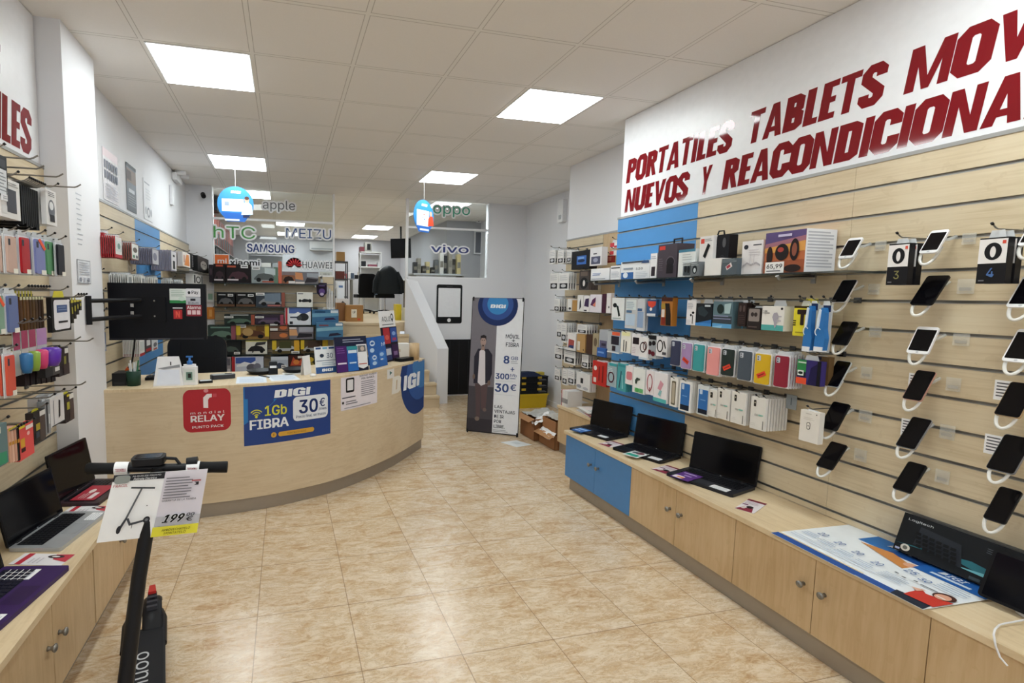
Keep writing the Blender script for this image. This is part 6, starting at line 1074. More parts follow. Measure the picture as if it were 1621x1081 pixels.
bx('sunset grey toy car box, fourth shelf, below the snow truck', (0.0532, 7.15, 1.0081)[0], (0.3795, 7.15, 1.0063)[0], zD, (537-518)*7.15/799, '#77727a', [('p', [(0, .3), (.35, .3), (.3, .8), (0, .8)], '#d8a070'), ('p', [(.3, .1), (.95, .2), (.95, .45), (.4, .5)], '#2c2a30'), ('p', [(.4, .6), (1, .6), (1, 1), (.4, 1)], '#a9aab4'), ('r', 0, .84, .3, .98, '#d9d6d2')], .16, YB)
bx('black toy tank box, fifth shelf, near the chair', (-0.8474, 7.15, 0.8219)[0], (-0.5893, 7.15, 0.8186)[0], zE, (560-540)*7.15/799, '#1d2022', CARS('#4a5650')+TAG(.66, .0)+[('r', 0, .55, .2, .9, '#b9bcbe'), ('r', 0, .05, .2, .45, '#8a7aa0')], .16, YB)
bx('white box with a black toy car, fifth shelf', (-0.524, 7.15, 0.8221)[0], (-0.2432, 7.15, 0.8187)[0], zE, (560-539)*7.15/799, '#d9d8cc', CARS('#26262a')+[('r', 0, .92, 1, 1, '#d8d05a'), ('p', [(.4, .6), (.9, .7), (.95, .9), (.5, .85)], '#3a3a3a'), ('r', .0, .0, .3, .2, '#c9c8c4')], .16, YB)
bx('yellow ended toy truck box, fifth shelf, left one', (-0.1761, 7.15, 0.8353)[0], (0.1886, 7.15, 0.8311)[0], zE, (558-537)*7.15/799, '#5f5334', CARS('#b9bcc0')+TAG(.7, .0)+[('r', 0, .3, .15, 1, '#d8b92c'), ('r', .8, .2, 1, 1, '#d8a52c'), ('r', .25, .4, .7, .9, '#4a4a2c')], .16, YB)
bx('yellow ended toy truck box, fifth shelf, right one', (0.2058, 7.15, 0.8309)[0], (0.5803, 7.15, 0.8265)[0], zE, (558-537)*7.15/799, '#54462f', CARS('#a9acb0')+[('r', 0, .3, .13, 1, '#d8b92c'), ('r', .8, .3, 1, 1, '#d8b92c'), ('r', .25, .4, .7, .9, '#4a3a30')], .16, YB)
bx('snowy blue toy truck box on the lowest shelf', (-0.7069, 7.15, 0.588)[0], (-0.2961, 7.15, 0.5796)[0], zF, (590-564)*7.15/799, '#c3c9d8', [('r', .12, .6, .75, .95, '#3a58a4'), ('p', [(.15, .5), (.4, .7), (.6, .6), (.75, .75), (.75, .45), (.15, .4)], '#e6e9ee'), ('r', .0, 0, .1, 1, '#a8242c'), ('e', .62, .35, .16, .22, '#5a5a66'), ('e', .8, .4, .12, .2, '#6f7080')], .16, YB)
bx('grey mixed toy box left of the snowy truck box', (-0.8519, 7.15, 0.591)[0], (-0.715, 7.15, 0.5882)[0], zF, (590-564)*7.15/799, '#8a8488', [('r', .1, .5, .9, .9, '#5a5660'), ('r', .1, .1, .9, .3, '#b9b4b8')], .16, YB)
bx('pale blue toy car box on the lowest shelf, middle', (-0.1958, 7.15, 0.5731)[0], (0.0326, 7.15, 0.5684)[0], zF, (590-565)*7.15/799, '#aeb8c8', CARS('#3a4458')+TAG(.6, .3)+[('r', 0, .8, 1, 1, '#c9d2de')], .16, YB)
bx('fiery orange red toy box on the lowest shelf', (0.0412, 7.15, 0.577)[0], (0.2474, 7.15, 0.5728)[0], zF, (590-563)*7.15/799, '#3a1c18', [('p', [(.1, .4), (.3, .9), (.6, .6), (.95, .85), (.9, .4)], '#b8482c'), ('e', .5, .6, .2, .14, '#d8823a'), ('r', .6, .82, .95, .95, '#e0dcd8')], .16, YB)
bx('black and yellow toy box, lowest shelf, beside the fiery one', (0.2648, 7.15, 0.5769)[0], (0.4128, 7.15, 0.5739)[0], zF, (590-562)*7.15/799, '#2c2a22', [('e', .5, .7, .3, .14, '#c8a82c'), ('e', .5, .4, .34, .16, '#8a7a2c'), ('r', .7, 0, .9, .3, '#a82a34')], .16, YB)
bx('dark purple toy box at the left wall corner', (-0.9716, 7.15, 1.9111)[0], (-0.9208, 7.15, 1.9124)[0], zA, (433-407)*7.15/799, '#241d24', [('e', .5, .6, .3, .2, '#4a3a44')], .2, YB)
bx('sea blue toy boat box in front of its twin', (0.4114, 6.95, 1.0861)[0], (0.7711, 6.95, 1.0849)[0], zD+.002, .235, '#41779c', [('p', [(0, .5), (1, .6), (1, .8), (0, .7)], '#7fb0c4'), ('p', [(.45, .2), (.95, .3), (.8, .42), (.5, .38)], '#2c2a40'), ('r', .72, .84, .98, .97, '#dfe6ea'), ('r', .1, .82, .45, .9, '#7a4a58'), ('p', [(0, 0), (1, 0), (1, .15), (0, .2)], '#2c5478')], .16, 6.955)
g = G(); g.poly([(0, .06), (.05, 0), (.09, 0), (.14, .06), (.14, .2), (0, .2)], -.03, 0, '#2b1d3a'); g.art(.14, .2, [('e', .5, .4, .3, .2, '#6a4a98'), ('r', .2, .75, .8, .85, '#8a6ab0'), ('e', .5, .2, .2, .1, '#c9b9d8')]); g.poly([(.05, .2), (.09, .2), (.085, .25), (.055, .25)], -.016, -.012, FOG)
g.ob('gadget_bag', B((0.4359, 7.25, 1.512)[0], 7.25, (0.4359, 7.25, 1.512)[2]), None, None, label='purple pointed pack hanging beside the topmost shelf', cat='pack'); hook(B((0.4359, 7.25, 1.512)[0]+.07, 7.374, 1.79), .15, 'thin chrome hook holding the purple pointed pack')
for k in range(3):
    bp('cable_bag', ('clear bag of white cables hanging by the post, left', 'clear bag of white cables hanging by the post, middle', 'clear bag of white cables hanging by the post, right')[k], 'bag', .575+.03*k, .60+.03*k, 1.30, 1.66-.03*k, 7.30-.03*k, .01, FOG, [('r', .3, .1, .6, .8, '#d9cfc4')])
for k in range(2): bp('white_cup_pack', ('white boxed set at the right of second shelf, left', 'white boxed set at the right of second shelf, right')[k], 'box', (0.4447, 7.2, 1.3711)[0]+.13*k, (0.4447, 7.2, 1.3711)[0]+.11+.13*k, zB_-.075, zB_-.005, 7.2, .1, '#d9d4cc', [('e', .3, .6, .1, .3, '#efece8'), ('e', .7, .6, .1, .3, '#efece8')])
bp('card_stack', 'orange topped packs hanging at the left wall corner', 'pack', (-1.0315, 7.31, 1.0665)[0], (-0.9345, 7.31, 1.0662)[0], (-1.0287, 7.31, 1.1955)[2], (-1.0253, 7.31, 1.3582)[2], 7.31, .029, '#d8842c', [('r', .3, .2, .7, .8, '#e8a85a')])
bp('white_pack', 'white packs hanging right of the television edge', 'pack', (-1.0304, 7.31, 1.4946)[0], (-0.9339, 7.31, 1.4957)[0], (-1.0318, 7.31, 1.4264)[2], (-1.0283, 7.31, 1.5882)[2], 7.31, .029, '#d8d8d6', [('r', .2, .2, .8, .7, '#8fae9a')])
# ---------------------------------------------------------------- letters on the glass
YL = 7.424
def glass_letters(label, words, flower=None, square=None):
    x0 = min(w[1] for w in words); z0 = min(w[3] for w in words)
    t = thing('glass_lettering', label, 'lettering', B(x0, YL, z0), 'letters stuck on the glass partition')
    gw = G(); gc = G()
    for s, a, b, c, d, col, bold in words:
        a -= x0; b -= x0; c -= z0; d -= z0; p = .024
        for i in range(8): gw.text(s, a+p*math.cos(PI*i/4), c+p*math.sin(PI*i/4), b+p*math.cos(PI*i/4), d+p*math.sin(PI*i/4), .0008+.0001*i, WHT, 0, bold)
        gc.text(s, a, c, b, d, .003, col, 0, bold, .0)
    if square: gw.box(square[0]-x0-.01, square[2]-z0-.01, .0002, square[1]-x0+.01, square[3]-z0+.01, .0012, WHT); gc.box(square[0]-x0, square[2]-z0, .0012, square[1]-x0, square[3]-z0, .0024, M('#e8702c')); gc.text('mi', square[0]-x0+(square[1]-square[0])*.2, square[2]-z0+.04, square[1]-x0-(square[1]-square[0])*.15, square[3]-z0-.05, .003, WHT, 0, .03)
    if flower:
        cx, cy, r = flower[0]-x0, flower[1]-z0, flower[2]
        for k in range(8):
            a = PI*(k+.5)/8; c, s = math.cos(a), math.sin(a); n = (-s, c)
            pts = [(cx+c*r*.16, cy+s*r*.16), (cx+c*r*.62+n[0]*r*.095, cy+s*r*.62+n[1]*r*.095), (cx+c*r*.92+n[0]*r*.08, cy+s*r*.92+n[1]*r*.08), (cx+c*r, cy+s*r), (cx+c*r*.92-n[0]*r*.08, cy+s*r*.92-n[1]*r*.08), (cx+c*r*.62-n[0]*r*.095, cy+s*r*.62-n[1]*r*.095)]
            gc.flat(pts, .003, '#c8242c'); gw.ell(cx+c*r*.62, cy+s*r*.62, r*.5, r*.5, .0009, WHT, 12)
    gw.ob('white_outline', None, t); gc.ob('letter_faces', None, t)
    return t
NV = M('#28407e', .3)
def wd(s, r, col, bold=.01): return (s, r[0], r[1], r[2], r[3], M(col, .3), bold)
glass_letters('grey lowercase fruit brand letters high on the left glass', [wd('apple', (-0.2882, 0.1476, 2.6904, 2.8451), '#5a5b60', 0)])
glass_letters('green three letter word on the left glass', [wd('hTC', (-0.9381, -0.3938, 2.3018, 2.463), '#4a9a4a', 0)])
glass_letters('navy blue spaced letters on the left glass, by the post', [wd('MEIZU', (0.0234, 0.6496, 2.3395, 2.471), '#2f5088', .0)])
glass_letters('dark blue capital letters in the middle of the glass', [wd('SAMSUNG', (-0.5059, 0.1347, 2.1243, 2.2368), '#243a78', .03)])
glass_letters('orange square and black letters low on the glass', [wd('xiaomi', (-0.7335, -0.3404, 1.9359, 2.0136), '#1d1d20', .04)], None, (-0.9297, -0.7495, 1.9178, 2.0721))
glass_letters('red fan shaped mark and black letters low on the glass', [wd('HUAWEI', (0.2471, 0.6673, 1.9217, 2.0109), '#26262a', .0)], ((0.1328, 7.42, 1.941)[0], (0.1328, 7.42, 1.941)[2], .115))
glass_letters('green rounded letters on the right glass, behind round sign', [wd('oppo', (2.1746, 2.7578, 2.7423, 2.9005), '#4aa88c', -.005)])
glass_letters('navy lowercase letters alone on the right glass', [wd('vivo', (2.1447, 2.7513, 2.206, 2.3238), '#333f7c', .03)])
# ---------------------------------------------------------------- hanging round signs
def round_sign(label, x, z, a, art):
    t = thing('hanging_sign', label, 'sign', T((x, 6.25, z), (math.cos(a), math.sin(a), 0), (0, 0, 1)), 'round signs hanging from the ceiling')
    g = G(); n = 36; c = [(.2*math.cos(2*PI*i/n), .2*math.sin(2*PI*i/n)) for i in range(n)]; g.poly(c, -.004, 0, '#2a7cc0'); g.flat([(-.1, -.2), (.1, -.2), (.16, -.1), (-.16, -.1)], .0006, '#1f5fb4'); 
    for i, q in enumerate(art): g.flat([(.2*p[0], .2*p[1]) for p in q[0]], .001+.0004*i, q[1])
    digi(g, -.05, .12, .06, .15, .004, '#f0f4fa'); g.ob('disc', None, t)
    G().cyl((0, .2, -.002), (0, ZC-z, -.002), .0014, WHT, 6).ob('thread', None, t)
BX = lambda x0, y0, x1, y1: [(x0, y0), (x1, y0), (x1, y1), (x0, y1)]
EL = lambda cx, cy, rx, ry: [(cx+rx*math.cos(PI*i/8), cy+ry*math.sin(PI*i/8)) for i in range(16)]
round_sign('blue round hanging sign with a man in a pale shirt', (-0.5439, 6.25, 2.5754)[0], (-0.5439, 6.25, 2.5754)[2], .0, [(BX(-.75, -.42, .45, .28), '#e6eaf0'), (EL(-.5, .05, .12, .14), '#c9d2de'), (BX(-.6, -.1, -.35, .12), '#8a98ac'), (BX(-.6, -.95, .2, -.85), '#dfe8f4'), ([(.3, -.6), (.95, -.55), (.9, -.05), (.7, .15), (.45, .1)], '#cdd8ec'), (EL(.62, .26, .13, .17), '#c89a84'), (EL(.62, .36, .13, .1), '#4a3228'), (BX(.4, -.75, .75, -.6), '#2a3050')])
round_sign('blue round hanging sign with a person in red', (1.7085, 6.25, 2.5498)[0], (1.7085, 6.25, 2.5498)[2], .62, [(BX(-.7, -.62, .5, .35), '#e9ebee'), (EL(.0, .1, .06, .05), '#c8584a'), (EL(.05, -.2, .07, .05), '#4a7ab0'), (EL(-.1, -.1, .05, .05), '#8a98ac'), (BX(-.4, -.9, .5, -.78), '#dfe8f4'), ([(.4, -.6), (1.0, -.5), (.9, .05), (.65, .1), (.45, -.1)], '#d8482c'), (EL(.68, .2, .13, .16), '#d0a08a')])

# ---------------------------------------------------------------- electric scooter with its price poster
sc = thing('electric_scooter', 'black electric scooter in the left foreground', 'scooter', Matrix.Translation((-.48, 1.45, 0)))
def sp_(x, y, z): return (x+.48, y-1.45, z)
RUB = M('#111113', .65); SBK = M('#19191c', .4)
hl, hr = Vector((-0.5682, 1.62, 1.0407)), Vector((-0.1788, 1.62, 1.0188)); hm = (hl+hr)/2; hd = (hr-hl).normalized()
def hp(t, up=0.0): p = hl.lerp(hr, t); return sp_(p.x, p.y, p.z+up)
G().tube([hp(.1), hp(.5), hp(.9)], .0125, SBK, 12).ob('handlebar', None, sc)
for a, b in ((0, .26), (.76, 1.0)):
    g = G(); g.tube([hp(a), hp(a+.01), hp((a+b)/2), hp(b-.01), hp(b)], [.015, .0175, .0165, .0175, .017], RUB, 14); g.ob('grip', None, sc)
g = G(); p = hp(.43, .028); g.poly(rr_pts(p[0]-.045, p[1]-.03, p[0]+.045, p[1]+.03, .016), p[2]-.012, p[2]+.008, SBK); d = g.ob('display', None, sc)
G().poly(rr_pts(p[0]-.036, p[1]-.022, p[0]+.036, p[1]+.022, .01), p[2]+.008, p[2]+.0095, BLKG).ob('screen', None, d)
g = G(); g.tube([hp(.66, .005), hp(.62, .028), hp(.55, .03)], .005, SBK, 8); g.tube([hp(.70, .016), hp(.78, .02)], .014, SBK, 10); g.ob('brake_lever', None, sc)
g = G(); g.tube([hp(.57, .03), hp(.52, .035), hp(.45, .01), sp_(-.40, 1.58, .93)], .003, BLK, 6); g.ob('brake_cable', None, sc)
st0 = hp(.5); st0 = hp(.49)
G().tube([(st0[0], st0[1], st0[2]), sp_(-.425, 1.565, .72), sp_(-.475, 1.49, .27)], [.019, .021, .023], SBK, 16).ob('stem', None, sc)
g = G(); g.tube([sp_(-.475, 1.49, .30), sp_(-.485, 1.475, .2)], .032, SBK, 14); g.tube([sp_(-.485, 1.475, .2), sp_(-.47, 1.56, .15), sp_(-.47, 1.66, .12)], [.03, .03, .03], SBK, 12); g.ob('folding_joint', None, sc)
g = G(); g.tube([sp_(-.535, 1.44, .21), sp_(-.535, 1.43, .1)], .01, SBK, 8); g.tube([sp_(-.44, 1.44, .21), sp_(-.44, 1.43, .1)], .01, SBK, 8); g.tube([sp_(-.535, 1.44, .21), sp_(-.44, 1.44, .21)], .012, SBK, 8); g.ob('fork', None, sc)
ax = Vector((-.21, .978, 0)); sx = Vector((.978, .21, 0))
def dm(o, z): return T(sp_(o[0], o[1], z), (sx.x, sx.y, 0), (ax.x, ax.y, 0))
def wheel(nm, c, r, w, d):
    t_ = G(); pr = [(r*.55, -w*.5), (r*.86, -w*.5), (r*.97, -w*.34), (r, 0), (r*.97, w*.34), (r*.86, w*.5), (r*.55, w*.5)]
    t_.lathe(pr, RUB, 28, (0, 0, 0), 'x'); o = t_.ob(nm, T(sp_(*c), (d.x, d.y, 0), (-d.y, d.x, 0)), sc)
    h = G(); h.lathe([(0, -w*.4), (r*.56, -w*.4), (r*.56, w*.4), (0, w*.4)], STEEL, 20, (0, 0, 0), 'x'); h.ob('hub', None, o); return o
wheel('front_wheel', (-.487, 1.43, .1), .1, .05, Vector((1, 0, 0)))
wheel('rear_wheel', (-.583, 2.30, .1), .1, .045, sx)
g = G(); g.rbox(-.078, 0, -.05, .078, .62, 0, .03, SBK); g.rbox(-.07, .02, 0, .07, .60, .003, .025, M('#1f1f22', .7))
o = g.ob('deck', dm((-.455, 1.60), .15), sc)
g = G(); g.text('oonuu', -.022, .20, .022, .46, .0045, M('#b9babd', .3), 0, 0, 0, -90); g.ob('lettering', None, o)
g = G()
for s in (-1, 1): g.tube([(s*.068, .52, -.02), (s*.07, .68, -.01), (s*.058, .77, -.03)], .017, SBK, 10)
g.ob('rear_fork', dm((-.455, 1.60), .15), sc)
g = G(); n = 10; vs = []
for i in range(n+1):
    a = math.radians(150 - 125*i/n); 
    for x in (-.038, -.026, .026, .038): vs.append((x, .10*0 + .118*math.cos(a)*-1, .118*math.sin(a) - (.012 if abs(x) > .03 else 0)))
g.add(vs, [(4*i+j, 4*i+j+1, 4*i+5+j, 4*i+4+j) for i in range(n) for j in range(3)], SBK, True)
for k in range(3): g.box(-.02, -.06+.03*k, .105+.006*k, .02, -.045+.03*k, .122+.004*k, M('#3a3a40'))
fd = g.ob('fender', T(sp_(-.575, 2.30, .1), (sx.x, sx.y, 0), (ax.x, ax.y, 0)), sc)
g = G(); g.rbox(-.018, .0, .118, .018, .05, .128, .008, SBK); g.poly([(-.016, .03), (.016, .03), (.012, .085), (-.012, .085)], .124, .14, M('#b8302c', .3)); g.ob('tail_light', None, fd)
g = G(); g.tube([(.055, .1, -.03), (.085, .13, -.09), (.1, .14, -.147)], .007, SBK, 8); g.ob('kickstand', dm((-.455, 1.60), .15), sc)
# white tapes on the bar
for t0, l in ((.245, 'white red tape wrapped on the left of the scooter bar'), (.75, 'white red tape wrapped on the right of the scooter bar')):
    a, b = Vector(hp(t0-.05)), Vector(hp(t0+.045)); o_ = Vector((-.48, 1.45, 0))
    g = G(); g.cyl(a+o_, b+o_, .0192, PAPER, 16, None, False); x0 = (a+o_).x; y0 = (a+o_).y - .0198; z0 = (a+o_).z
    g2 = G(); g2.text('FRAGIL', 0, 0, .028, .010, 0, M('#b04450'), 0, .02, 0, 180); tp = g.ob('tape', None, None, None, label=l, cat='tape'); g2.ob('print', B(x0+.004, y0, z0-.005), tp)
# poster hanging from the bar
pl, pr_, pb = Vector((-0.4851, 1.585, 1.028)), Vector((-0.2309, 1.585, 1.0286)), Vector((-0.5349, 1.585, 0.835))
u = pr_-pl; vv = pl-pb
w = u.length; h = vv.dot(Vector((0, 0, 1)))
g = G(); g.box(0, 0, -.0006, 1, 1, .0006, PAPER)
P = lambda x, y: (x, y)
g.art(1, 1, [('r', .54, .3, 1, 1, '#d9d3dc'), ('r', 0, .9, .54, 1, '#2a2a2e'), ('r', 0, .0, 0.001, .001, WHT), ('r', .54, .16, 1, .3, '#b9b8be'), ('r', .53, 0, 1, .15, '#e2d83a'), ('R', .02, .87, .18, .99, '#8f9490', .04), ('t', 'ALQUILER PROMO', .2, .955, .5, .98, '#d0d0d2'), ('t', 'Patinete Electrico', .22, .91, .46, .945, '#e6e6e8', .1),
   ('t', '199', .62, .21, .84, .34, '#f4f4f6', .25, .09), ('t', '199', .625, .213, .835, .337, '#141416', .25, .05), ('t', '€', .86, .21, .93, .28, '#2a2a2e', .1, .03), ('t', '00', .86, .29, .94, .34, '#2a2a2e', .2, .03),
   ('t', 'APROVECHATELO', .63, .085, .92, .12, '#55501a', .1), ('t', 'MONTATELO', .66, .035, .88, .07, '#55501a', .1), ('l', .57, .58, .86, .93, 8, '#6f6c74'), ('t', 'GARANTIA DE LA TIENDA', .57, .55, .93, .58, '#4a4850'), ('r', .85, .84, .95, .86, '#a84a50'), ('p', [(.88, .78), (.93, .83), (.88, .83), (.93, .78)], '#2c2c30'), ('t', 'FRAGIL', .03, .83, .18, .87, '#b04450', 0, .02) ,
   ('p', [(.325, .80), (.345, .80), (.25, .33), (.228, .33)], '#55585e'), ('p', [(.22, .8), (.47, .77), (.47, .795), (.22, .825)], '#3c3e44'), ('p', [(.18, .18), (.21, .18), (.26, .36), (.235, .36)], '#3c3e44'), ('e', .195, .19, .022, .06, '#2c2d32'), ('p', [(.25, .34), (.29, .24), (.45, .29), (.45, .32), (.3, .28), (.27, .36)], '#44474d'), ('e', .455, .31, .035, .05, '#2c2d32'), ('e', .455, .31, .016, .022, '#6a6d73'), ('r', .318, .2, .324, .27, '#44474d')])
sk = vv.dot(u)/(w*w)
pq = Vector((-0.2637, 1.585, 0.8397)); ub = pq-pb
po = g.ob('price_poster', None, None, lambda x, y, z: (pb.x + (ub.x*(1-y)+u.x*y)*x + vv.x*y, pb.y - z*1.2 - .012*(1-y), pb.z + (ub.z*(1-y)+u.z*y)*x + vv.z*y), label='white poster 199 euro hanging on the scooter handlebar', cat='poster')
# ---------------------------------------------------------------- banner stand
b0, b1 = Vector((2.003, 5.345)), Vector((2.50, 5.036)); ud = b1-b0; w = ud.length; ud.normalize(); bk = Vector((-ud.y, ud.x))
bn = thing('banner_stand', 'tall standing banner with a man and big prices', 'banner', T((b0.x, b0.y, .015), (ud.x, ud.y, 0), (bk.x*.09+.012, bk.y*.09, 1)))
h = 1.53; g = G(); g.box(0, 0, -.001, w, h, .001, '#e9ebf0'); NB = '#2a4580'
art = [('r', 0, 0, .5, 1, '#76727a'), ('r', 0, 0, .5, .34, '#4a464c'), ('r', 0, 0, .5, .1, '#3a363c')]
g.art(w, h, art, .0014)
def ngon(cx, cy, r, zz, c, ymax):
    g.flat([(min(w, max(0, cx+r*math.cos(2*PI*i/40))), min(ymax, cy+r*math.sin(2*PI*i/40))) for i in range(40)], zz, c)
ngon(w*.5, h-.09, .225, .004, '#1c2f62', h-.003); ngon(w*.5, h-.075, .175, .0045, '#214a92', h-.003); ngon(w*.5, h-.07, .118, .005, '#2f86c8', h-.003)
digi(g, w*.36, h-.115, w*.66, h-.075, .0056, '#f0f4fa')
HS = '#6f5a50'
g.art(w, h, [('p', [(.13, .36), (.24, .36), (.255, .12), (.24, .1), (.18, .1)], '#57474a'), ('p', [(.24, .36), (.38, .36), (.36, .18), (.31, .16), (.27, .18)], '#5c4a4c'), ('e', .2, .1, .045, .016, '#7a6a62'), ('e', .34, .17, .035, .014, '#6a5a54'), ('p', [(.1, .36), (.09, .56), (.16, .62), (.36, .62), (.44, .58), (.45, .44), (.4, .37)], '#2c2a36'),
   ('p', [(.18, .37), (.19, .6), (.24, .625), (.3, .6), (.33, .36), (.25, .345)], '#d9d3d8'), ('e', .1, .41, .025, .02, HS), ('e', .4, .37, .03, .02, HS), ('p', [(.22, .61), (.29, .61), (.28, .65), (.23, .65)], '#9a7f74'), ('e', .255, .675, .055, .036, '#a98e84'), ('p', [(.2, .68), (.2, .715), (.26, .725), (.31, .715), (.31, .68), (.29, .7), (.22, .7)], '#2a2426'), ('p', [(.215, .66), (.255, .633), (.295, .66), (.28, .65), (.23, .65)], '#4a3a38'), ('r', .225, .682, .245, .686, '#2a2426'), ('r', .265, .682, .285, .686, '#2a2426')], .0045)
for s, x0, y0, x1, y1, c, bd in (('MÓVIL', .68, .705, .94, .742, '#3f4552', .02), ('+', .80, .68, .86, .70, '#3f4552', .03), ('FIBRA', .69, .645, .94, .675, '#3f4552', .02), ('8', .66, .52, .77, .578, NB, .05), ('GB', .80, .55, .93, .575, NB, .02), ('+', .80, .465, .87, .497, NB, .04), ('300', .52, .405, .78, .447, NB, .05), ('Mb', .80, .425, .92, .447, NB, .02), ('30', .52, .31, .78, .372, NB, .05), ('€', .81, .325, .92, .372, NB, .03),
   ('LAS', .53, .19, .68, .212, '#3f4552', .03), ('VENTAJAS', .53, .155, .92, .178, '#3f4552', .03), ('DE IR', .53, .118, .71, .141, '#3f4552', .03), ('POR', .53, .082, .67, .105, '#3f4552', .03), ('LIBRE.', .53, .045, .74, .068, '#3f4552', .03)):
    g.text(s, x0*w, y0*h, x1*w, y1*h, .003, c, 0, bd)
g.rect(.51*w, .39*h, .9*w, .392*h, .003, '#c9ccd4'); g.rect(.5*w, .29*h, .9*w, .292*h, .003, '#c9ccd4'); g.lines(.52*w, .015*h, .8*w, .035*h, 2, .003, '#8a8e98'); g.lines(.8*w, .52*h, .93*w, .545*h, 2, .003, '#a9adb8'); g.lines(.8*w, .408*h, .92*w, .42*h, 1, .003, NB)
g.ob('panel', None, bn)
for nm, a, b in (('pole', (.01, 0, -.012), (w*.5, h*.45, -.06)), ('pole', (w-.01, 0, -.012), (w*.5, h*.45, -.06)), ('pole', (.01, h, -.012), (w*.5, h*.45, -.06)), ('pole', (w-.01, h, -.012), (w*.5, h*.45, -.06))): G().cyl(a, b, .006, BLK, 8).ob(nm, None, bn)
G().tube([(w*.5, h*.45, -.06), (w*.5, .03, -.38)], .007, BLK, 8).ob('rear_leg', None, bn)
g = G(); g.box(0, 0, -.003, w, .012, .003, BLK); g.box(0, h-.006, -.003, w, h, .003, BLK); g.box(w-.008, 0, -.003, w, h, .003, BLK); g.box(0, 0, -.003, .006, h, .003, BLK); g.ob('edge', None, bn)
for x, y in ((.015, .012), (w-.015, .012), (.015, h-.012), (w-.015, h-.012)): G().cyl((x, y-.025, .004), (x, y+.02, .004), .008, BLK, 8).ob('corner_clip', None, bn)
for x in (.01, w-.01): G().cyl((x, .012, -.012), (x+.0, -.014, -.012), .009, BLK, 8).ob('foot', None, bn)
# ---------------------------------------------------------------- tool cases, cartons, paper
YT = 6.35
t = thing('storage_crate', 'yellow plastic crate under the black tool cases', 'crate', B(3.10, YT, 0)); g = G(); g.poly([(.02, 0), (.46, 0), (.485, .185), (0, .185)], -.32, 0, M('#d0b01c', .4)); g.ob('body', None, t); g = G(); g.box(-.01, .18, -.33, .495, .20, .01, M('#d8ba24', .4)); g.ob('rim', None, t)
for k in range(3):
    z = .2005+.083*k; t = thing('tool_case', 'black and yellow tool case on the yellow crate, ' + ('lowest', 'middle', 'topmost')[k], 'case', B(3.08, YT, z), 'stacked tool cases')
    G().box(0, 0, -.33, .50, .074, 0, M('#14171d', .4)).ob('body', None, t); g = G()
    g.box(.0, .0745, -.335, .505, .081, .006, M('#1b1e26')); g.ob('lid', None, t)
    for x in (.1, .34): G().box(x, .05, .0005, x+.06, .082, .012, M('#c9a826')).ob('latch', None, t)
    g = G(); g.lines(.36, .02, .48, .045, 2, .001, '#8a8d94'); g.ob('print', None, t)
g = G(); g.add([(3.12, 6.30, .4505), (3.50, 6.32, .4505), (3.46, 6.6, .4505), (3.14, 6.6, .4505), (3.2, 6.36, .505), (3.38, 6.38, .51), (3.36, 6.52, .5), (3.2, 6.54, .495)], [(0, 1, 5, 4), (1, 2, 6, 5), (2, 3, 7, 6), (3, 0, 4, 7), (4, 5, 6, 7)], M('#1d2540', .7))
g.ob('folded_bag', None, None, None, label='navy folded bag on top of the tool cases', cat='bag')
bp('yellow_packet', 'small yellow packet on the tool cases, right end', 'packet', 3.46, 3.56, .4505, .49, 6.42, .08, '#d8c04a')
CB = '#9a6a44'
def carton(label, x0, y0, z0, w, d, h, c=CB, flaps=True, a=0.0):
    t = thing('carton', label, 'carton', U(x0, y0, z0, a), 'brown cartons beside the recess cabinet'); g = G()
    for q in ((0, 0, 0, w, d, .004), (0, 0, 0, .004, d, h), (w-.004, 0, 0, w, d, h), (0, 0, 0, w, .004, h), (0, d-.004, 0, w, d, h)): g.box(*q, M(c, .8))
    g.ob('box', None, t)
    if flaps: 
        g = G(); g.add([(0, 0, h), (0, d, h), (-.07, d, h-.03), (-.07, 0, h-.03)], [(0, 1, 2, 3)], M('#b08258', .8)); g.ob('flap', None, t)
    return t
carton('open brown carton at the bottom by the recess cabinet', 2.645, 4.505, 0, .3, .33, .15)
carton('brown carton stacked on the nearest bottom carton', 2.67, 4.54, .151, .26, .28, .135, '#a5744c', False)
carton('open brown carton farther back with a grey bag', 2.60, 4.86, 0, .34, .33, .24, '#94643f')
def crumple(label, pts, m, seed, name='crumpled_paper', cat='paper'):
    rn = random.Random(seed); (x0, y0, z0), (x1, y1, z1) = pts; n = 6; vs = []
    for i in range(n+1):
        for j in range(n+1): vs.append((x0+(x1-x0)*i/n + rn.uniform(-.008, .008), y0+(y1-y0)*j/n+rn.uniform(-.008, .008), z0+(z1-z0)*i/n + rn.uniform(0, .03)))
    g = G(); g.add(vs, [(i*(n+1)+j, i*(n+1)+j+1, (i+1)*(n+1)+j+1, (i+1)*(n+1)+j) for i in range(n) for j in range(n)], m); return g.ob(name, None, None, None, label=label, cat=cat)
crumple('white crumpled paper hanging from the near bottom carton', ((2.60, 4.52, .10), (2.67, 4.80, .155)), PAPER, 3); crumple('white crumpled paper spilling between the cartons', ((2.585, 4.80, .18), (2.78, 4.93, .285)), PAPER, 4)
crumple('grey plastic bag lying in the far carton', ((2.61, 4.92, .235), (2.92, 5.18, .262)), M('#b3b2ae', .3), 5, 'plastic_bag', 'bag'); crumple('clear plastic wrap on the upper carton', ((2.68, 4.56, .287), (2.92, 4.80, .292)), M('#c9c5bd', .3), 6, 'plastic_wrap', 'wrap')
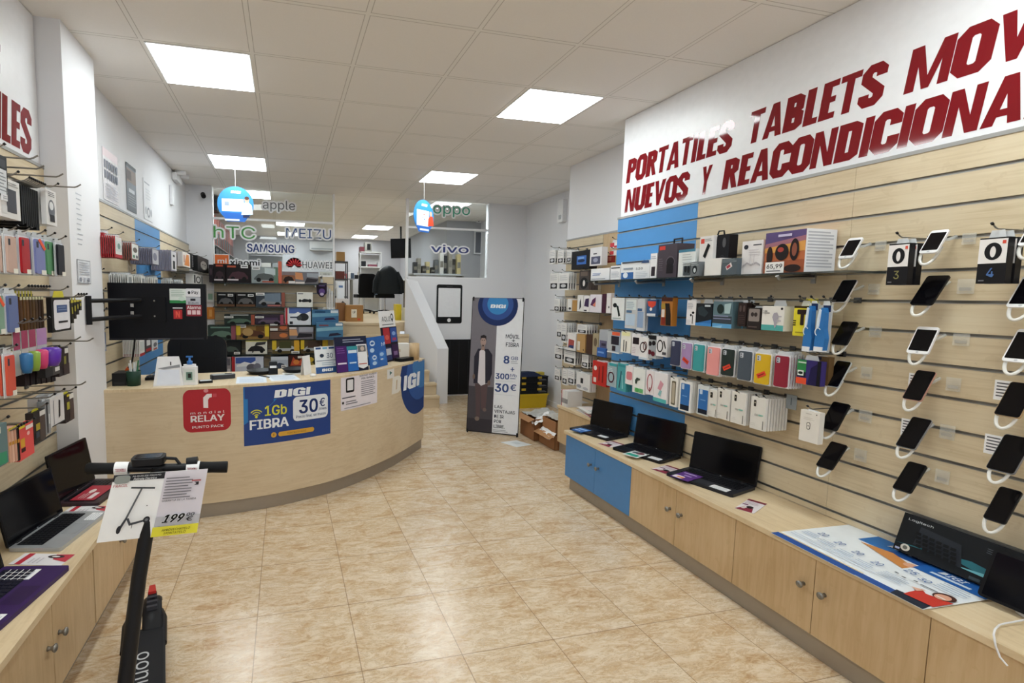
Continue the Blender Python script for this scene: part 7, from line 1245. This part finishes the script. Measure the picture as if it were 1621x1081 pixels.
g = G(); c4 = [(2.224, 4.895), (2.317, 4.693), (2.516, 4.743), (2.43, 4.925)]; g.poly([c4[0], c4[3], c4[2], c4[1]][::-1], .0005, .0015, M('#dfe2e2')); g.flat([(2.32, 4.86), (2.36, 4.78), (2.43, 4.80), (2.39, 4.875)], .002, M('#c9cfd0')); g.ob('paper_sheet', None, None, None, label='pale sheet of paper lying on the floor by the banner', cat='paper')
# plain phone picture on the white wall
g = G(); x0, z0 = (2.2413, 7.39, 0.846)[0], (2.2361, 7.39, 1.1274)[2]; pw = (2.6547, 7.39, 1.127)[0]-x0; ph_ = (2.2252, 7.39, 1.7227)[2]-z0
g.flat(rr_pts(0, 0, pw, ph_, .03), .001, BLK); g.flat(rr_pts(pw*.07, ph_*.17, pw*.93, ph_*.91, .01), .0016, M('#e9e9ec')); g.ell(pw*.5, ph_*.085, pw*.07, pw*.07, .0016, '#e9e9ec'); g.rect(pw*.38, ph_*.945, pw*.62, ph_*.955, .0016, '#4a4a4e')
g.ob('wall_decal', B(x0, 7.397, z0), None, None, label='large black phone picture on the white wall above the cupboard', cat='decal')
# small fittings
t = thing('security_camera', 'small black camera at the top of the white corner wall', 'camera', B((-1.0467, 7.3, 2.8632)[0], 7.338, (-1.0467, 7.3, 2.8632)[2])); G().cyl((0, 0, 0), (0, .0, .03), .03, WHT, 14).ob('base', None, t); G().cyl((0, -.01, .03), (.02, -.05, .11), .03, BLK, 14).ob('body', None, t)
t = thing('emergency_lamp', 'white emergency lamp with two heads near the ceiling', 'lamp', L(-1.262, 6.5, 2.86)); G().rbox(0, 0, 0, .3, .09, .05, .01, WHT).ob('housing', None, t)
for x in (.05, .25): G().cyl((x, .09, .025), (x+.02, .1, .14), .03, WHT, 12).ob('lamp_head', None, t)
bp('wall_switch', 'white switch box on the left wall near the corner', 'switch', 0, .08, 0, .22, 0, .03, '#e3e3e6') and tag(bpy.data.objects['wall_switch'])
bpy.data.objects['wall_switch'].matrix_basis = L(-1.232, 6.35, 2.55)
t = thing('alarm_box', 'white alarm box on the far right wall', 'alarm', R(3.688, 6.35, (3.69, 6.2556, 2.5636)[2])); G().rbox(0, 0, 0, .14, .30, .06, .02, WHT).ob('housing', None, t); G().rbox(.04, .04, .06, .1, .1, .064, .01, M('#b9bcc0')).ob('lens', None, t)
# ---------------------------------------------------------------- workshop upstairs, behind the glass
ZU = 1.141
t = chair('black office chair upstairs, left of the jacket', (1.6751, 11, 1.361)[0], 11.0, ZU, PI+.15, M('#141518', .7), .60, .46, False, 'workshop chairs upstairs'); t.scale = (.8, .8, .78)
c2x = (2.0618, 10.6, 1.372)[0]
t = chair('black office chair upstairs under a hanging jacket', c2x, 10.6, ZU, PI-.1, M('#141518', .7), .60, .46, False, 'workshop chairs upstairs'); t.scale = (.8, .8, .78)
g = G(); prof = [(.30, .30, .10), (.29, .42, .13), (.25, .60, .15), (.19, .76, .15), (.12, .84, .10), (.05, .88, .06)]; vs = []; n = 20
for hw, z, dp in prof:
    for i in range(n): a = 2*PI*i/n; vs.append((hw*math.cos(a)*(1+.05*math.cos(5*a)), dp*math.sin(a)*(1+.08*math.sin(6*a)), z))
k = len(prof); g.add(vs, [(i*n+j, i*n+(j+1) % n, (i+1)*n+(j+1) % n, (i+1)*n+j) for i in range(k-1) for j in range(n)] + [tuple((k-1)*n+j for j in range(n))], M('#22272b', .6), True)
for s in (-1, 1): g.tube([(s*.17, -.02, .74), (s*.27, -.06, .55), (s*.29, -.05, .32)], [.06, .06, .05], M('#1d2226', .6), 10)
g.ob('jacket', Matrix.Translation((c2x+.02, 10.38, ZU+.13)), None, None, label='dark jacket draped over the right office chair upstairs', cat='jacket')
tvw = thing('television', 'black flat television mounted high in the workshop', 'television', T((2.1485, 10.4, 2.3077), (.97, -.25, .06), (-.04, -.12, 1))); tw = .36; 
G().rbox(0, 0, -.04, .42, .40, 0, .006, M('#101013', .3)).ob('body', None, tvw); G().rect(.015, .015, .405, .385, .0008, BLKG).ob('screen', None, tvw); q = tvw.matrix_basis.inverted(); c0 = tvw.matrix_basis @ Vector((.21, .2, -.1)); G().tube([(.21, .2, -.04), (.21, .2, -.1), q @ Vector((c0.x, c0.y+.03, ZC-.001))], .02, BLK, 8).ob('mount', None, tvw)
def rack(label, x, y, z, w, d, h, n, m, back=False, name='shelf_rack'):
    t = thing(name, label, 'shelf', Matrix.Translation((x, y, z)))
    for i in range(n): G().box(0, 0, h*i/(n-1)+.02, w, d, h*i/(n-1)+.045, m).ob('shelf_board', None, t)
    for a in (0, w-.02):
        for b in (0, d-.02): G().box(a, b, 0, a+.02, b+.02, h+.04, m).ob('post', None, t)
    if back: G().box(.021, d-.001, 0, w-.021, d+.006, h, m).ob('back', None, t)
    return t
xs = (1.6904, 11.7, 1.931)[0]; rack('white shelf unit on the workshop back wall', xs, 11.7, ZU, (2.1954, 11.7, 1.9413)[0]-xs, .3, (1.6881, 11.7, 2.4949)[2]-ZU, 5, M('#d9d9d8'), True)
def sx_(label, xa, xb, yt, yb, Y, c, d=.2, art=(), name='workshop_box', cat='box'): 
    return (name, label, cat, c, d, art)
zt = (1.6881, 11.7, 2.4949)[2]+.046
bp('workshop_box', 'red box on top of the white workshop shelf unit', 'box', (1.6907, 11.72, 2.5541)[0], (1.7935, 11.72, 2.5575)[0], zt, zt+.11, 11.72, .2, '#7a2a3a')
t = thing('coffee_machine', 'steel and black appliance on the white shelf unit', 'appliance', B((1.8077, 11.72, 2.659)[0], 11.75, zt)); G().box(0, 0, -.2, .16, .22, 0, STEEL).ob('body', None, t); G().box(.05, .04, .001, .13, .18, .01, BLK).ob('front', None, t)
hh = (1.6881, 11.7, 2.4949)[2]-ZU
for k, (u_, lv, w_, h_, c, l) in enumerate(((.04, 3, .1, .12, '#26262a', 'black'), (.2, 3, .2, .05, '#8a4a5a', 'maroon'), (.42, 3, .06, .1, '#c9c9cc', 'pale grey'), (.1, 2, .3, .06, '#5a5a60', 'grey'), (.06, 1, .2, .14, '#b9a48a', 'tan'), (.3, 1, .16, .1, '#6a7a8a', 'blue grey'))):
    bp('workshop_box', l + ' box on the white shelf unit upstairs', 'box', xs+u_, xs+u_+w_, ZU+hh*lv/4+.046, ZU+hh*lv/4+.046+h_, 11.74, .15, c)
def table(label, x, y, w, d, h, m):
    t = thing('work_table', label, 'table', Matrix.Translation((x, y, ZU))); G().box(0, 0, h-.03, w, d, h, m).ob('table_top', None, t)
    for a in (.03, w-.07):
        for b in (.03, d-.07): G().box(a, b, 0, a+.04, b+.04, h-.031, STEEL).ob('leg', None, t)
table('long grey work table along the workshop back', .62, 11.85, .96, .34, .78, M('#8d8f92')); table('white work table at the right of the workshop', 2.52, 9.7, .45, 1.3, .76, M('#cfcfd0'))
cols = ['#2c2c30', '#d9d4d0', '#8a5a3a', '#b8636a', '#e6e4e0', '#4a5a70', '#26262a', '#c9b08a', '#3a4a44']
for k in range(9): bp('workshop_box', ('dark', 'pale', 'brown', 'rose', 'cream', 'slate blue', 'black', 'sand coloured', 'deep green')[k] + ' small box on the long work table upstairs', 'box', (1.099, 11.9, 1.7055)[0]+.085*k, (1.099, 11.9, 1.7055)[0]+.085*k+.075, ZU+.781, ZU+.781+.06+.1*rnd.random(), 11.98+.04*(k % 3), .1, cols[k])
g = G(); g.lathe([(0, 0), (.07, 0), (.08, .02), (.03, .1), (.025, .16), (0, .17)], WHT, 16); g.ob('bottle', Matrix.Translation((1.3, 11.88, ZU+.781)), None, None, label='white cone shaped bottle on the long work table', cat='bottle')
xr = (0.8984, 9.6, 1.8544)[0]; rack('dark metal rack with boxes behind the glass post', xr, 9.6, ZU, .26, .3, (0.8985, 9.6, 2.1245)[2]-ZU, 4, M('#4a4c50'))
bp('workshop_box', 'light wooden box on top of the dark metal rack', 'box', (0.9475, 9.62, 2.2092)[0], (1.1013, 9.62, 2.2137)[0], (0.9456, 9.6, 2.1258)[2]+.046, (0.9456, 9.6, 2.1258)[2]+.22, 9.62, .2, '#a8814a')
hr = (0.8985, 9.6, 2.1245)[2]-ZU
for k, (lv, c, l) in enumerate(((0, '#d9d6d2', 'white'), (1, '#b9bcc2', 'pale grey'), (2, '#6a3a34', 'red brown'))): bp('workshop_box', l + ' box inside the dark metal rack', 'box', xr+.03, xr+.2, ZU+hr*lv/3+.046, ZU+hr*lv/3+.19, 9.63, .2, c)
bp('carton', 'brown carton with a label at the head of the stairs', 'carton', (0.8974, 7.66, 1.1802)[0], (1.1579, 7.66, 1.1805)[0], ZU, ZU+.25, 7.66, .3, '#a5763f', [('r', .3, .25, .62, .75, '#e3dccb'), ('t', 'UP', .38, .5, .54, .66, '#3a3028'), ('r', .66, .08, .84, .2, '#c8502c')])
bp('carton', 'brown carton left of the labelled one upstairs', 'carton', (0.7683, 7.8, 1.1731)[0], (0.8944, 7.8, 1.1732)[0], ZU, ZU+.28, 7.8, .25, '#8f6338')
bp('product_box', 'white box with dark picture above the cartons upstairs', 'box', (0.8077, 8.2, 1.357)[0], (1.0013, 8.2, 1.3584)[0], ZU, ZU+.34, 8.2, .2, '#d9d6d4', [('p', [(.2, .7), (.5, .9), (.8, .75), (.6, .62)], '#3a3a40'), ('r', .3, .1, .8, .2, '#8a8a8e')])
bp('product_box', 'pale box with blue print behind the white picture box', 'box', (0.8477, 8.5, 1.6125)[0], (0.9634, 8.5, 1.6142)[0], ZU, ZU+.62, 8.5, .16, '#dcdfe4', [('r', .2, .84, .8, .9, '#5a78a8')])
for k, (x, y, c, l) in enumerate(((627, 8.1, '#d8c02c', 'yellow'), (634, 7.9, '#c9c9b9', 'pale'))): bp('storage_crate', l + ' crate beside the parapet at the head of the stairs', 'crate', (1.7672, 8.1, 1.2111)[0]+.1*k, (1.7672, 8.1, 1.2111)[0]+.1*k+.09, ZU, ZU+.26-.05*k, y, .2, c)
t = thing('air_conditioner', 'white air conditioner on the workshop back wall', 'air conditioner', B((0.6144, 13.2, 2.6529)[0], 13.29, (0.6144, 13.2, 2.6529)[2])); G().rbox(0, 0, 0, .62, .22, .2, .03, M('#c3c4c7')).ob('housing', None, t); G().box(.04, .02, .2, .58, .05, .204, M('#8d9094')).ob('air_vent', None, t)
# goods seen through the left pane
for k in range(9):
    y = 8.2+.32*k; lp('boxed_goods', 'red boxed goods high on the workshop left wall, %s from the front' % NTH[k], 'box', y, y+.26, 2.25, 2.72, -1.02, .2, ('#a8473c', '#b85a4c', '#8e3a34')[k % 3], [('r', .1, .1, .9, .5, '#2c2a2c')], group='red boxed goods upstairs')
for k in range(6):
    y = 8.0+.4*k; lp('boxed_goods', 'black boxed goods below the red ones, %s from the front' % NTH[k], 'box', y, y+.34, 1.9, 2.22, -.98, .24, '#1f2022', [('r', .1, .2, .9, .4, '#5a5c60')], group='black boxed goods upstairs')
rk = thing('wall_shelf', 'long wall shelf under the boxed goods upstairs', 'shelf', L(-1.262, 7.9, 1.88)); G().box(0, -.02, 0, 3.3, 0.015, .3, M('#8a8c90')).ob('shelf_plate', None, rk); G().box(0, .355, 0, 3.3, .368, .3, M('#8a8c90')).ob('shelf_plate', None, rk)
lp('speaker_box', 'black square loudspeaker near the ceiling upstairs', 'loudspeaker', 7.95, 8.2, 2.74, 2.95, -.95, .25, '#151517')
t = rack('pale storage cabinet behind the blue capital letters', (-0.7788, 11.5, 2.0102)[0], 11.5, ZU, .75, .4, (-0.7732, 11.5, 2.3879)[2]-ZU, 4, M('#b9bcbe'), True)
hh = (-0.7732, 11.5, 2.3879)[2]-ZU
for k, (u_, c, l) in enumerate(((.05, '#6a6d72', 'dark grey'), (.28, '#e3e2de', 'cream'), (.52, '#9aa0a4', 'grey'))): bp('workshop_box', l + ' box in the pale storage cabinet', 'box', (-0.7788, 11.5, 2.0102)[0]+u_, (-0.7788, 11.5, 2.0102)[0]+u_+.2, ZU+hh*2/3+.046, ZU+hh*2/3+.24, 11.55, .2, c)
bp('wire_cage', 'pale slatted crate behind the red fan letters', 'crate', (0.6122, 9, 1.9409)[0], (0.8093, 9, 1.9455)[0], ZU, ZU+.80, 9.0, .3, '#d3d2cc', [('r', .2+.1*i, .84, .24+.1*i, .97, '#7a7468') for i in range(6)])
# behind the right pane
sh3 = thing('wall_shelf', 'grey shelf full of dark tools behind the right pane', 'shelf', Matrix.Translation(((2.1832, 8.6, 1.9832)[0], 8.6, (2.1838, 8.6, 1.9395)[2]))); G().box(0, 0, -.03, .95, .4, 0, M('#a9abae')).ob('shelf_plate', None, sh3); G().box(.02, .02, -.7, .05, .38, -.031, STEEL).ob('leg', None, sh3); G().box(.9, .02, -.7, .93, .38, -.031, STEEL).ob('leg', None, sh3)
zs = (2.1838, 8.6, 1.9395)[2]
for k in range(11):
    x = (2.1832, 8.6, 1.9832)[0]+.01+.08*k; hgt = .1+.22*rnd.random() + (.1 if k > 5 else 0)
    bp('tool_tin', 'dark mixed tin on the tool shelf behind the right pane, %s from left' % NTH[k], 'tin', x, x+.07, zs+.0005, zs+hgt, 8.65+.06*(k % 2), .1, ('#2a2b2e', '#8a8478', '#3a3530', '#b9a878', '#1f2023', '#55585a', '#c9c6c0')[k % 7], [('r', .1, .3, .9, .6, '#6f6a60')], group='tins on the tool shelf')
t = thing('fire_extinguisher', 'red fire extinguisher behind the right pane', 'fire extinguisher', Matrix.Translation(((3.1191, 8.2, 1.9669)[0], 8.2, ZU))); G().lathe([(0, 0), (.075, 0), (.08, .02), (.08, .4), (.05, .47), (.02, .5), (0, .5)], M('#b8202c', .25), 20).ob('cylinder', None, t)
g = G(); g.tube([(0, 0, .5), (0, 0, .56)], .02, BLK, 8); g.tube([(.0, 0, .53), (.09, -.03, .5), (.1, -.03, .2)], .012, BLK, 8); g.ob('valve', None, t); G().box(-.05, -.082, .15, .05, -.079, .32, WHT).ob('label', None, t)
st('wall_upper_support', G().box((3.1191, 8.2, 1.9669)[0]-.15, 8.05, .95, (3.1191, 8.2, 1.9669)[0]+.15, 8.35, 1.139, STONE))
bp('window_shutter', 'dark framed window leaf behind the right pane', 'window', (3.548, 9.25, 2.3817)[0], (3.6907, 9.25, 2.3863)[0], (3.5486, 9.25, 2.3576)[2], (3.5372, 9.25, 2.8006)[2], 9.25, .04, '#dcdce0', [('r', .12, .06, .88, .94, '#5f626c')])
bp('exit_sign', 'small white sign high behind the right pane', 'sign', (3.5631, 9.2, 3.0329)[0], (3.6529, 9.2, 3.0372)[0], (3.5653, 9.2, 2.9501)[2], (3.5618, 9.2, 3.0801)[2], 9.2, .02, '#eeeef0', [('r', .3, .1, .6, .6, '#55606a')])
